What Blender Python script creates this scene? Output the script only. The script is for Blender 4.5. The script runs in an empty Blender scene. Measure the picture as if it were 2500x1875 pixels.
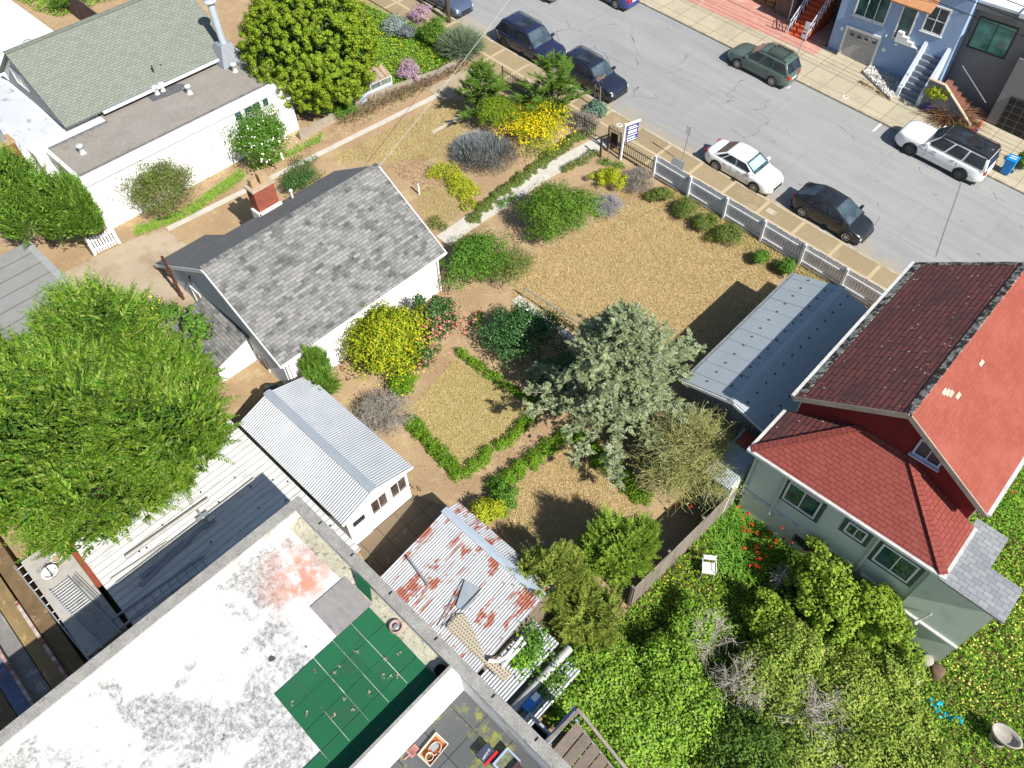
import bpy, bmesh, math, random
import numpy as np
from mathutils import Vector, Matrix

SC = bpy.context.scene
COL = SC.collection
V = Vector
PI = math.pi
random.seed(7)

# ------------------------------------------------------------------ camera model
F, H, S = 1865.0, 29.0, 0.075          # focal length (px of the 2500 px frame), drone height, fall of the hillside along +X

def cam_rot(pitch, roll, yaw):
    cp, sp = math.cos(pitch), math.sin(pitch)
    fwd = np.array([math.sin(yaw)*cp, math.cos(yaw)*cp, -sp])
    right = np.array([math.cos(yaw), -math.sin(yaw), 0.0])
    up = np.cross(right, fwd)
    r2 = math.cos(roll)*right + math.sin(roll)*up
    u2 = -math.sin(roll)*right + math.cos(roll)*up
    return np.array([r2, u2, -fwd])
RC = cam_rot(math.radians(52.0), math.radians(-1.85), math.radians(-45.08))
DS = 2500/2212.0

def ray(px, py): return RC.T @ np.array([px-1250, 937.5-py, -F])
def gpx(px, py, h=0.0):                # survey point: where a sight line meets the hillside (raised by h)
    d = ray(px, py); t = (h-H)/(d[2]+S*d[0]); p = d*t
    return V((p[0], p[1], p[2]+H))
def upx(px, py, z):
    d = ray(px, py); t = (z-H)/d[2]; p = d*t
    return V((p[0], p[1], z))
def G(x, y, h=0.0): return gpx(x*DS, y*DS, h)
def U(x, y, z): return upx(x*DS, y*DS, z)
OFF = dict(c1=(0,0), c2=(600,0), c3=(1200,0), c4=(1800,0), c5=(0,450), c6=(600,450), c7=(1200,450), c8=(1800,450),
           d1=(0,900), d2=(600,900), d3=(1200,900), d4=(1800,900), e1=(0,1350), e2=(600,1350), e3=(1200,1350), e4=(1800,1350))
def Gc(k, x, y, h=0.0): return gpx(OFF[k][0]+x/3.16, OFF[k][1]+y/3.16, h)
def Uc(k, x, y, z): return upx(OFF[k][0]+x/3.16, OFF[k][1]+y/3.16, z)
def gz(x): return -S*x                  # ground height
def proj(p):
    c = RC @ np.array([p[0], p[1], p[2]-H]); return np.array([1250+c[0]/-c[2]*F, 937.5-c[1]/-c[2]*F])/DS

# ------------------------------------------------------------------ materials
MATS = {}
def _new(name):
    m = bpy.data.materials.new(name); m.use_nodes = True
    nt = m.node_tree; b = nt.nodes['Principled BSDF']
    MATS[name] = m
    return m, nt, b
def c4(c): return (c[0], c[1], c[2], 1)
def mixc(nt, fac, a, b, mode='MIX'):
    n = nt.nodes.new('ShaderNodeMix'); n.data_type = 'RGBA'; n.blend_type = mode
    for s, v in ((n.inputs[0], fac), (n.inputs[6], a), (n.inputs[7], b)):
        if hasattr(v, 'is_linked') or isinstance(v, bpy.types.NodeSocket): nt.links.new(v, s)
        elif isinstance(v, (tuple, list)): s.default_value = c4(v)
        else: s.default_value = v
    return n.outputs[2]
def coord(nt, kind='UV', scale=None, rot=None):
    t = nt.nodes.new('ShaderNodeTexCoord'); o = t.outputs[kind]
    if scale or rot:
        m = nt.nodes.new('ShaderNodeMapping')
        if scale: m.inputs['Scale'].default_value = scale
        if rot: m.inputs['Rotation'].default_value = rot
        nt.links.new(o, m.inputs['Vector']); o = m.outputs[0]
    return o
def noise(nt, vec, scale, detail=5, rough=.6, lo=.4, hi=.6, dist=0):
    n = nt.nodes.new('ShaderNodeTexNoise'); n.inputs['Scale'].default_value = scale
    n.inputs['Detail'].default_value = detail; n.inputs['Roughness'].default_value = rough; n.inputs['Distortion'].default_value = dist
    nt.links.new(vec, n.inputs['Vector'])
    r = nt.nodes.new('ShaderNodeMapRange'); r.inputs[1].default_value = lo; r.inputs[2].default_value = hi
    nt.links.new(n.outputs[0], r.inputs[0])
    return r.outputs[0]
def bump(nt, b, h, strength=.3, dist=.02):
    n = nt.nodes.new('ShaderNodeBump'); n.inputs['Strength'].default_value = strength; n.inputs['Distance'].default_value = dist
    nt.links.new(h, n.inputs['Height']); nt.links.new(n.outputs[0], b.inputs['Normal'])
def M(name, c1, c2=None, scale=2.0, rough=.8, metal=0, grain=.12, gscale=60, bmp=0, c3=None, s3=.6, lo3=.55, hi3=.62, kind='Object', stretch=None):
    """noise-mottled surface: c1/c2 in large soft patches, c3 as sparse stains, a fine grain on top"""
    if name in MATS: return MATS[name]
    m, nt, b = _new(name)
    vec = coord(nt, kind, stretch)
    c2 = c2 or tuple(x*.85 for x in c1)
    col = mixc(nt, noise(nt, vec, scale, 6, .65, .35, .65), c1, c2)
    if c3: col = mixc(nt, noise(nt, vec, s3, 7, .7, lo3, hi3), col, c3)
    g = noise(nt, vec, gscale, 3, .7, .25, .75)
    dark = mixc(nt, g, (1-grain*1.6,)*3, (1+grain,)*3)
    col = mixc(nt, 1.0, col, dark, 'MULTIPLY')
    nt.links.new(col, b.inputs['Base Color'])
    b.inputs['Roughness'].default_value = rough; b.inputs['Metallic'].default_value = metal
    if rough > .65: b.inputs['Specular IOR Level'].default_value = .15
    if bmp: bump(nt, b, g, bmp, .02)
    return m
def BRICK(name, ca, cb, mortar, w, h, msize=.01, rough=.85, off=.5, c3=None, s3=.5, lo3=.55, hi3=.65, bias=0, bmp=.4, patch=None, grain=.1):
    """rows of shingles / bricks / tiles laid out in metres over each face"""
    if name in MATS: return MATS[name]
    m, nt, b = _new(name)
    vec = coord(nt, 'UV')
    t = nt.nodes.new('ShaderNodeTexBrick'); t.offset = off
    t.inputs['Scale'].default_value = 1; t.inputs['Brick Width'].default_value = w; t.inputs['Row Height'].default_value = h
    t.inputs['Mortar Size'].default_value = msize; t.inputs['Mortar Smooth'].default_value = .2; t.inputs['Bias'].default_value = bias
    t.inputs['Color1'].default_value = c4(ca); t.inputs['Color2'].default_value = c4(cb); t.inputs['Mortar'].default_value = c4(mortar)
    nt.links.new(vec, t.inputs['Vector'])
    col = t.outputs[0]
    if patch:                                      # second weave of darker pieces, gathered in drifts
        t2 = nt.nodes.new('ShaderNodeTexBrick'); t2.offset = off
        t2.inputs['Scale'].default_value = 1; t2.inputs['Brick Width'].default_value = w; t2.inputs['Row Height'].default_value = h
        t2.inputs['Mortar Size'].default_value = 0; t2.inputs['Bias'].default_value = patch[1]
        t2.inputs['Color1'].default_value = (0, 0, 0, 1); t2.inputs['Color2'].default_value = (1, 1, 1, 1)
        nt.links.new(vec, t2.inputs['Vector'])
        mm = nt.nodes.new('ShaderNodeMath'); mm.operation = 'MULTIPLY'
        nt.links.new(t2.outputs[0], mm.inputs[0]); nt.links.new(noise(nt, vec, patch[2], 3, .6, .38, .62), mm.inputs[1])
        col = mixc(nt, mm.outputs[0], col, patch[0])
    if c3: col = mixc(nt, noise(nt, vec, s3, 8, .75, lo3, hi3), col, c3)
    g = noise(nt, vec, 45, 3, .7, .25, .75)
    col = mixc(nt, 1.0, col, mixc(nt, g, (1-grain*1.6,)*3, (1+grain,)*3), 'MULTIPLY')
    nt.links.new(col, b.inputs['Base Color'])
    b.inputs['Roughness'].default_value = rough; b.inputs['Specular IOR Level'].default_value = .15
    inv = nt.nodes.new('ShaderNodeMath'); inv.operation = 'SUBTRACT'; inv.inputs[0].default_value = 1
    nt.links.new(t.outputs[1], inv.inputs[1])
    bump(nt, b, inv.outputs[0], bmp, .02)
    return m
def LEAF(name, cols, trans=.36, rough=.55, gain=None):
    """foliage: every leaf takes its own shade between the given greens"""
    if name in MATS: return MATS[name]
    if gain is None: gain = 1.75 if trans > .12 and 'flower' not in name and 'dry' not in name else 1.0
    cols = [tuple(min(.8, x*gain) for x in c) for c in cols]; trans *= .6
    m, nt, b = _new(name)
    g = nt.nodes.new('ShaderNodeNewGeometry'); r = nt.nodes.new('ShaderNodeValToRGB')
    e = r.color_ramp.elements
    n = len(cols)
    e[0].position = 0; e[0].color = c4(cols[0]); e[1].position = 1; e[1].color = c4(cols[-1])
    for i in range(1, n-1):
        k = e.new(i/(n-1)); k.color = c4(cols[i])
    nt.links.new(g.outputs['Random Per Island'], r.inputs[0])
    nt.links.new(r.outputs[0], b.inputs['Base Color']); b.inputs['Roughness'].default_value = rough
    b.inputs['Specular IOR Level'].default_value = .12
    tr = nt.nodes.new('ShaderNodeBsdfTranslucent'); nt.links.new(r.outputs[0], tr.inputs[0])
    mx = nt.nodes.new('ShaderNodeMixShader'); mx.inputs[0].default_value = trans
    nt.links.new(b.outputs[0], mx.inputs[1]); nt.links.new(tr.outputs[0], mx.inputs[2])
    nt.links.new(mx.outputs[0], nt.nodes['Material Output'].inputs[0])
    return m
def PAINT(name, c, rough=.25, metal=0, coat=.6):
    if name in MATS: return MATS[name]
    m, nt, b = _new(name)
    vec = coord(nt, 'Object')
    dirt = noise(nt, vec, 2.5, 6, .7, .3, .8)
    nt.links.new(mixc(nt, dirt, c, tuple(x*.8+.012 for x in c)), b.inputs['Base Color'])
    r = nt.nodes.new('ShaderNodeMapRange'); r.inputs[3].default_value = rough*.8; r.inputs[4].default_value = rough*1.5
    nt.links.new(dirt, r.inputs[0]); nt.links.new(r.outputs[0], b.inputs['Roughness'])
    b.inputs['Metallic'].default_value = metal; b.inputs['Coat Weight'].default_value = coat; b.inputs['Coat Roughness'].default_value = .08
    return m
def GLASS(name, c=(.02, .03, .035), rough=.06):
    if name in MATS: return MATS[name]
    m, nt, b = _new(name)
    vec = coord(nt, 'Object')
    nt.links.new(mixc(nt, noise(nt, vec, 1.6, 3, .5, .35, .65), c, tuple(x*2.2+.01 for x in c)), b.inputs['Base Color'])
    b.inputs['Roughness'].default_value = rough; b.inputs['Specular IOR Level'].default_value = .5
    return m

# ------------------------------------------------------------------ mesh builder
class MB:
    def __init__(s): s.v = []; s.f = []; s.sm = []
    def add(s, verts, faces, smooth=False):
        o = len(s.v); s.v += [tuple(p) for p in verts]
        for f in faces: s.f.append(tuple(i+o for i in f)); s.sm.append(smooth)
        return s
    def box(s, x0, x1, y0, y1, z0, z1):
        return s.add([(x0,y0,z0),(x1,y0,z0),(x1,y1,z0),(x0,y1,z0),(x0,y0,z1),(x1,y0,z1),(x1,y1,z1),(x0,y1,z1)],
                     [(0,3,2,1),(4,5,6,7),(0,1,5,4),(1,2,6,5),(2,3,7,6),(3,0,4,7)])
    def hexa(s, bot, top):
        n = len(bot)
        return s.add(list(bot)+list(top), [tuple(range(n-1,-1,-1)), tuple(range(n,2*n))]+[(i,(i+1)%n,n+(i+1)%n,n+i) for i in range(n)])
    def beam(s, a, b, w, h, up=V((0,0,1))):           # rectangular bar from a to b
        a, b = V(a), V(b); d = (b-a).normalized(); up = V(up)
        if abs(d.dot(up)) > .98: up = V((1,0,0))
        r = d.cross(up).normalized(); u = r.cross(d)
        q = lambda p: [p-r*w/2-u*h/2, p+r*w/2-u*h/2, p+r*w/2+u*h/2, p-r*w/2+u*h/2]
        return s.hexa(q(a), q(b)) if True else s
    def slab(s, a, b, c, d, th):                       # thick roof sheet, top face a b c d, counter-clockwise from above
        a, b, c, d = map(V, (a, b, c, d)); n = (b-a).cross(d-a).normalized()
        return s.hexa([p-n*th for p in (a, b, c, d)], [a, b, c, d])
    def extr(s, poly, vec):
        poly = [V(p) for p in poly]; vec = V(vec)
        n = V((0,0,0))
        for i in range(len(poly)): n += (poly[i]-poly[0]).cross(poly[(i+1) % len(poly)]-poly[0])
        if n.dot(vec) < 0: poly = poly[::-1]
        return s.hexa(poly, [p+vec for p in poly])
    def ground(s, poly, h):                            # sheet that follows the hillside
        return s.add([(p[0], p[1], gz(p[0])+h) for p in poly], [tuple(range(len(poly)))])
    def gbox(s, poly, h0, h1):                         # raised block that follows the hillside
        a = 0
        for i in range(len(poly)): a += poly[i][0]*poly[(i+1) % len(poly)][1]-poly[(i+1) % len(poly)][0]*poly[i][1]
        if a < 0: poly = poly[::-1]
        return s.hexa([(p[0], p[1], gz(p[0])+h0) for p in poly], [(p[0], p[1], gz(p[0])+h1) for p in poly])
    def tube(s, pts, r, n=8, cap=True, r1=None):
        pts = [V(p) for p in pts]; k = len(pts); vs = []
        for i, p in enumerate(pts):
            d = (pts[min(i+1, k-1)]-pts[max(i-1, 0)]).normalized()
            a = d.cross(V((0,0,1)) if abs(d.z) < .95 else V((1,0,0))).normalized(); b = d.cross(a)
            rr = r if r1 is None else r+(r1-r)*i/(k-1)
            for j in range(n):
                t = 2*PI*j/n; vs.append(p+a*rr*math.cos(t)+b*rr*math.sin(t))
        fs = [(i*n+j, i*n+(j+1) % n, (i+1)*n+(j+1) % n, (i+1)*n+j) for i in range(k-1) for j in range(n)]
        s.add(vs, fs, True)
        if cap: s.add(vs[:n], [tuple(range(n))]); s.add(vs[-n:], [tuple(range(n-1,-1,-1))])
        return s
    def lathe(s, c, prof, n=20, axis='z', smooth=True):
        c = V(c); vs = []
        for (r, h) in prof:
            for j in range(n):
                t = 2*PI*j/n; x, y = r*math.cos(t), r*math.sin(t)
                vs.append(c+(V((x, y, h)) if axis == 'z' else V((x, h, y))))
        k = len(prof)
        fs = [(i*n+j, i*n+(j+1) % n, (i+1)*n+(j+1) % n, (i+1)*n+j) for i in range(k-1) for j in range(n)]
        if axis != 'z': fs = [f[::-1] for f in fs]
        s.add(vs, fs, smooth)
        return s
    def disc(s, c, r, n=20, axis='z'):
        c = V(c); vs = [c+(V((r*math.cos(2*PI*j/n), r*math.sin(2*PI*j/n), 0)) if axis == 'z' else V((r*math.cos(2*PI*j/n), 0, r*math.sin(2*PI*j/n)))) for j in range(n)]
        return s.add(vs, [tuple(range(n))])
    def corr(s, o, u, v, pitch=.1, amp=.02, k=6):      # corrugated sheet: ribs run along v, waves along u
        o, u, v = V(o), V(u), V(v); n = u.cross(v).normalized(); m = max(2, int(u.length/pitch*k))
        vs = []
        for i in range(m+1):
            t = i/m; p = o+u*t+n*amp*math.sin(2*PI*t*u.length/pitch); vs += [p, p+v]
        s.add(vs, [(2*i, 2*i+2, 2*i+3, 2*i+1) for i in range(m)], True)
        return s
    def build(s, name, mat, parent=None, bevel=0, kind=None, local=False, seg=2, subd=0):
        me = bpy.data.meshes.new(name)
        vs = np.array([tuple(p) for p in s.v], dtype=np.float64).reshape(-1, 3)
        if parent is not None and not local: vs = vs-np.array(root_loc(parent))
        me.from_pydata(vs.tolist(), [], s.f)
        me.polygons.foreach_set('use_smooth', s.sm)
        if bevel:
            bm = bmesh.new(); bm.from_mesh(me)
            bmesh.ops.remove_doubles(bm, verts=bm.verts, dist=1e-5)
            es = [e for e in bm.edges if len(e.link_faces) == 2 and e.calc_face_angle(0) > .5]
            bmesh.ops.bevel(bm, geom=es, offset=bevel, segments=seg, profile=.6, affect='EDGES', clamp_overlap=True)
            bm.to_mesh(me); bm.free()
        uv_metric(me)
        me.materials.append(mat)
        o = bpy.data.objects.new(name, me); COL.objects.link(o)
        if parent is not None: o.parent = parent
        if kind: o['kind'] = kind
        if subd:
            md = o.modifiers.new('smooth', 'SUBSURF'); md.levels = md.render_levels = subd
        return o
def uv_metric(me):
    uv = me.uv_layers.new(name='m').data
    arr = np.zeros(len(me.loops)*2)
    co = me.vertices
    for p in me.polygons:
        n = p.normal
        if abs(n.z) > .999: u, v = V((1,0,0)), V((0,1,0))
        else:
            u = V((0,0,1)).cross(n).normalized(); v = n.cross(u)
        for li in p.loop_indices:
            q = co[me.loops[li].vertex_index].co
            arr[2*li] = q.dot(u); arr[2*li+1] = q.dot(v)
    uv.foreach_set('uv', arr)
def root_loc(o):
    l = V((0,0,0))
    while o is not None: l += o.location; o = o.parent
    return l
def tag(o, label, cat, group=None, kind=None):
    if label: o['label'] = label
    if cat: o['category'] = cat
    if group: o['group'] = group
    if kind: o['kind'] = kind
    return o
def thing(name, label, cat, loc=(0,0,0), group=None):
    o = bpy.data.objects.new(name, None); COL.objects.link(o); o.location = loc; o.empty_display_size = .3
    return tag(o, label, cat, group)
def window(parent, p, r, u, w, h, cols=1, rows=1, frame=None, glass=None, fw=.07, name='window', sill=0, bars=.04):
    """window standing on a wall: frame (with bars) and its pane as sub-part; p lower left corner, r right, u up"""
    p, r, u = V(p), V(r).normalized(), V(u).normalized(); n = r.cross(u)
    f = MB()
    B = lambda a, b, d0, d1, e=0: f.hexa([p+r*a[0]+u*a[1]+n*d0, p+r*b[0]+u*a[1]+n*d0, p+r*b[0]+u*b[1]+n*d0, p+r*a[0]+u*b[1]+n*d0],
                                    [p+r*a[0]+u*a[1]+n*d1, p+r*b[0]+u*a[1]+n*d1, p+r*b[0]+u*b[1]+n*d1, p+r*a[0]+u*b[1]+n*d1])
    B((0, 0), (w, fw), -.02, .05); B((0, h-fw), (w, h), -.02, .05); B((0, fw), (fw, h-fw), -.02, .05); B((w-fw, fw), (w, h-fw), -.02, .05)
    for i in range(1, cols): x = fw+(w-2*fw)*i/cols; B((x-bars/2, fw), (x+bars/2, h-fw), -.02, .04)
    for j in range(1, rows): y = fw+(h-2*fw)*j/rows; B((fw, y-bars/2), (w-fw, y+bars/2), -.02, .037)
    if sill: B((-.06, -.05), (w+.06, -.003), -.02, sill)
    fo = f.build(name, frame, parent)
    g = MB(); a = p+n*.012
    g.hexa([a+r*fw+u*fw-n*.02, a+r*(w-fw)+u*fw-n*.02, a+r*(w-fw)+u*(h-fw)-n*.02, a+r*fw+u*(h-fw)-n*.02], [a+r*fw+u*fw, a+r*(w-fw)+u*fw, a+r*(w-fw)+u*(h-fw), a+r*fw+u*(h-fw)])
    g.build('pane', glass, fo)
    return fo

def lettering(parent, text, size, mat, loc, rot, name='lettering'):
    """raised letters as a mesh of their own"""
    cu = bpy.data.curves.new(name, 'FONT'); cu.body = text; cu.size = size; cu.align_x = 'CENTER'; cu.extrude = .002
    o = bpy.data.objects.new(name, cu); COL.objects.link(o)
    me = bpy.data.meshes.new_from_object(o.evaluated_get(bpy.context.evaluated_depsgraph_get())); COL.objects.unlink(o); bpy.data.objects.remove(o)
    me.materials.clear(); me.materials.append(mat); me.name = name
    q = bpy.data.objects.new(name, me); COL.objects.link(q); q.parent = parent; q.location = loc; q.rotation_euler = rot
    return q

# ------------------------------------------------------------------ foliage
def unit(a): return a/np.maximum(np.linalg.norm(a, axis=-1, keepdims=True), 1e-9)
def fast_mesh(name, verts, faces_n, mat, parent=None, smooth=False):
    """verts (N,3) laid out face by face, faces_n corners each"""
    me = bpy.data.meshes.new(name); n = len(verts); k = n//faces_n
    if parent is not None: verts = verts-np.array(root_loc(parent))
    me.vertices.add(n); me.vertices.foreach_set('co', np.ascontiguousarray(verts, dtype=np.float32).ravel())
    me.loops.add(n); me.loops.foreach_set('vertex_index', np.arange(n, dtype=np.int32))
    me.polygons.add(k); me.polygons.foreach_set('loop_start', np.arange(0, n, faces_n, dtype=np.int32))
    try: me.polygons.foreach_set('loop_total', np.full(k, faces_n, dtype=np.int32))
    except Exception: pass
    me.update(calc_edges=True)
    for m in (mat if isinstance(mat, list) else [mat]): me.materials.append(m)
    o = bpy.data.objects.new(name, me); COL.objects.link(o)
    if parent is not None: o.parent = parent
    return o
def leaf_quads(P, Nn, L, asp, rng, T=None, fold=.25):
    n = len(P); Nn = unit(Nn)
    if T is None: T = rng.normal(size=(n, 3))
    T = unit(T-Nn*np.sum(T*Nn, 1, keepdims=True)); B = np.cross(Nn, T)
    L = (L*rng.uniform(.5, 1.5, n))[:, None]
    W = L*asp
    q = np.stack([P-T*L*.5, P+B*W*.5+Nn*W*fold, P+T*L*.5, P-B*W*.5+Nn*W*fold], 1)
    return q.reshape(-1, 3)
def sphere_dirs(n, rng, zmin=-1.0):
    z = rng.uniform(zmin, 1, n); a = rng.uniform(0, 2*PI, n); r = np.sqrt(1-z*z)
    return np.stack([r*np.cos(a), r*np.sin(a), z], 1)
def clump_points(c, rad, nclump, rc, nleaf, rng, zmin=-.35, shell=(.62, 1.0)):
    """leaf positions and facings of a lumpy crown"""
    c = np.array(c); rad = np.array(rad)
    D = sphere_dirs(nclump, rng, zmin)
    nl = 5; lo = rng.normal(size=(nl, 3))*np.array([.36, .36, .16]); lo[0] = 0; ls = rng.uniform(.42, .74, nl); ls[0] = .8; li = rng.integers(0, nl, nclump)   # several uneven lobes
    K = c+(lo[li]+D*ls[li][:, None])*rad*rng.uniform(shell[0], shell[1], nclump)[:, None]*1.12
    rcs = rc*rng.uniform(.6, 1.3, nclump)
    d = sphere_dirs(nclump*nleaf, rng)
    idx = np.repeat(np.arange(nclump), nleaf)
    P = K[idx]+d*(rcs[idx]*rng.uniform(.45, 1.05, len(d)))[:, None]*np.array([1, 1, .8])
    Nn = d*.8+D[idx]*.5+np.array([0, 0, .35])+rng.normal(size=d.shape)*.45
    return P, Nn
def screws(name, spots, r, h, mat, parent):
    """one small cap per spot, each a part of its own"""
    b = MB(); b.lathe((0,0,0), [(r,0),(r*.9,h*.8),(0,h)], 7); o = b.build(name, mat, parent, local=True); rl = root_loc(parent); first = True
    for s in spots:
        q = o if first else o.copy()
        if not first: COL.objects.link(q); q.parent = parent
        q.location = V(s)-rl; first = False

def above(P, Nn, h=.03):
    k = P[:, 2] > gz(P[:, 0])+h
    return P[k], Nn[k]
def spray_quads(base, D, L, K, rng, wid=.3, droop=.25, lw=.28, stem=.012):
    """feathery conifer sprays: a stem with K pairs of side leaflets"""
    n = len(base); D = unit(D); L = (L*rng.uniform(.6, 1.3, n))[:, None]
    up = np.array([0, 0, 1.0])+rng.normal(size=(n, 3))*.22
    Sd = unit(np.cross(D, up)); out = []
    for j in range(K):
        t = (j+.6)/K
        p = base+D*L*t-np.array([0, 0, 1])*L*droop*t*t
        ll = L*wid*(1.15-.85*t)
        for sg in (-1, 1):
            dr = unit(D*.75+Sd*sg*.75+rng.normal(size=(n, 3))*.18-np.array([0, 0, .15]))
            w = unit(np.cross(dr, up))*ll*lw*.5
            out.append(np.stack([p, p+dr*ll*.45+w, p+dr*ll, p+dr*ll*.45-w], 1))
    tip = base+D*L-np.array([0, 0, 1])*L*droop
    w = Sd*stem
    out.append(np.stack([base-w, base+w, tip+w*.3, tip-w*.3], 1))
    q = np.stack(out, 1)                                # (n, m, 4, 3)
    return q.reshape(-1, 3)
def blades(P, D, L, w, rng, bend=.9, seg=3):
    """strap leaves that arch over"""
    n = len(P); D = unit(D); L = (L*rng.uniform(.6, 1.2, n))[:, None]
    Sd = unit(np.cross(D, np.array([0, 0, 1.0])+rng.normal(size=(n, 3))*.05))
    hz = D*np.array([1, 1, 0]); qs = []
    def pt(t): return P+D*L*t+hz*L*bend*.4*t*t-np.array([0, 0, 1])*L*bend*.55*t*t
    for i in range(seg):
        a, b = i/seg, (i+1)/seg
        wa, wb = w*(1-a*.8), w*(1-b*.8)*(0.15 if i == seg-1 else 1)
        qs.append(np.stack([pt(a)-Sd*wa, pt(a)+Sd*wa, pt(b)+Sd*wb, pt(b)-Sd*wb], 1))
    return np.stack(qs, 1).reshape(-1, 3)
def ribbons(A, B, w):
    """thin twigs from A to B as crossed slivers"""
    d = unit(B-A); s1 = unit(np.cross(d, np.array([.3, .2, 1.0]))); s2 = np.cross(d, s1)
    w = np.asarray(w).reshape(-1, 1)*np.ones((len(A), 1))
    q = [np.stack([A-s*w, A+s*w, B+s*w*.6, B-s*w*.6], 1) for s in (s1, s2)]
    return np.stack(q, 1).reshape(-1, 3)
def twig_quads(c, rx, ry, h, rng, stems=40, w=.02, up=.8, sub=4, wig=.35):
    c = np.array(c); A, B, W = [], [], []
    for i in range(stems):
        a = rng.uniform(0, 2*PI); r = math.sqrt(rng.uniform(.02, 1))
        p = c+np.array([rng.normal()*rx*.12, rng.normal()*ry*.12, 0])
        end = c+np.array([math.cos(a)*rx*r, math.sin(a)*ry*r, h*(1-.55*r*r)*rng.uniform(.7, 1.1)])
        k = 5; pts = [p+(end-p)*t+np.array([0, 0, up*.3*h*math.sin(t*PI)])+rng.normal(size=3)*wig*.2*rx*(t > 0)*(t < 1) for t in np.linspace(0, 1, k)]
        for j in range(k-1):
            A.append(pts[j]); B.append(pts[j+1]); W.append(w*(1.3-j*.25))
            if j >= 1:
                for q in range(sub):
                    s = pts[j]+(pts[j+1]-pts[j])*rng.uniform()
                    d = unit((pts[j+1]-pts[j])+rng.normal(size=3)*.9*np.linalg.norm(pts[j+1]-pts[j]))*rng.uniform(.15, .4)*max(rx, h)*.8
                    m = s+d*.5+rng.normal(size=3)*.06*rx
                    A += [s, m]; B += [m, s+d+rng.normal(size=3)*.08*rx]; W += [w*.55, w*.4]
    return ribbons(np.array(A), np.array(B), np.array(W)), np.array(B)
def in_poly(x, y, poly):
    ins = np.zeros(len(x), bool); n = len(poly)
    for i in range(n):
        x0, y0 = poly[i][0], poly[i][1]; x1, y1 = poly[(i+1) % n][0], poly[(i+1) % n][1]
        c = ((y0 > y) != (y1 > y)) & (x < (x1-x0)*(y-y0)/(y1-y0+1e-12)+x0); ins ^= c
    return ins
def scatter(poly, dens, rng):
    xs = [p[0] for p in poly]; ys = [p[1] for p in poly]
    n = int((max(xs)-min(xs))*(max(ys)-min(ys))*dens)
    x = rng.uniform(min(xs), max(xs), n); y = rng.uniform(min(ys), max(ys), n); k = in_poly(x, y, poly)
    return np.stack([x[k], y[k], gz(x[k])], 1)

# ------------------------------------------------------------------ shared materials
WHITE = M('white_paint', (.80,.80,.79), (.74,.74,.72), 1.5, .7, grain=.04, c3=(.62,.60,.55), s3=.9, lo3=.60, hi3=.75)
WHITEC = M('white_trim', (.78,.78,.76), (.66,.65,.62), 3, .6, grain=.06)
STUCCO = M('white_stucco', (.82,.82,.81), (.77,.77,.75), .8, .85, grain=.07, bmp=.15)
DARK = M('dark_void', (.012,.012,.014), (.02,.02,.02), 2, .9)
STEEL = M('galvanised', (.42,.44,.46), (.33,.35,.37), 3, .45, .5, grain=.08)
WOODG = M('grey_wood', (.25,.22,.19), (.16,.14,.12), 4, .85, grain=.2, stretch=(1,1,.3))
BLACKM = M('black_metal', (.025,.023,.022), (.04,.035,.03), 5, .5)
BROWNM = M('rusty_pipe', (.11,.045,.03), (.07,.03,.02), 6, .7)
BRICKM = BRICK('red_brick', (.29,.05,.03), (.17,.032,.02), (.33,.20,.14), .24, .085, .008, bmp=.5, c3=(.40,.16,.10), s3=3, lo3=.5, hi3=.8)
GLS = GLASS('window_glass'); GLG = GLASS('green_glass', (.015,.045,.04))

# ------------------------------------------------------------------ the setting
def ground_mat():
    m, nt, b = _new('earth')
    vec = coord(nt, 'Object')
    col = mixc(nt, noise(nt, vec, .35, 6, .6, .4, .6), (.40,.285,.17), (.33,.23,.135))
    col = mixc(nt, noise(nt, vec, 1.1, 8, .75, .52, .68), col, (.46,.37,.20))
    col = mixc(nt, noise(nt, vec, 9, 6, .8, .55, .7), col, (.21,.13,.07))
    col = mixc(nt, noise(nt, vec, 30, 4, .8, .58, .68), col, (.46,.33,.19))
    g = noise(nt, vec, 60, 3, .7, .2, .8)
    col = mixc(nt, 1, col, mixc(nt, g, (.7,)*3, (1.2,)*3), 'MULTIPLY')
    nt.links.new(col, b.inputs['Base Color']); b.inputs['Roughness'].default_value = .95; b.inputs['Specular IOR Level'].default_value = .1
    bump(nt, b, noise(nt, vec, 14, 6, .8, .2, .8), .6, .05)
    return m
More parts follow.
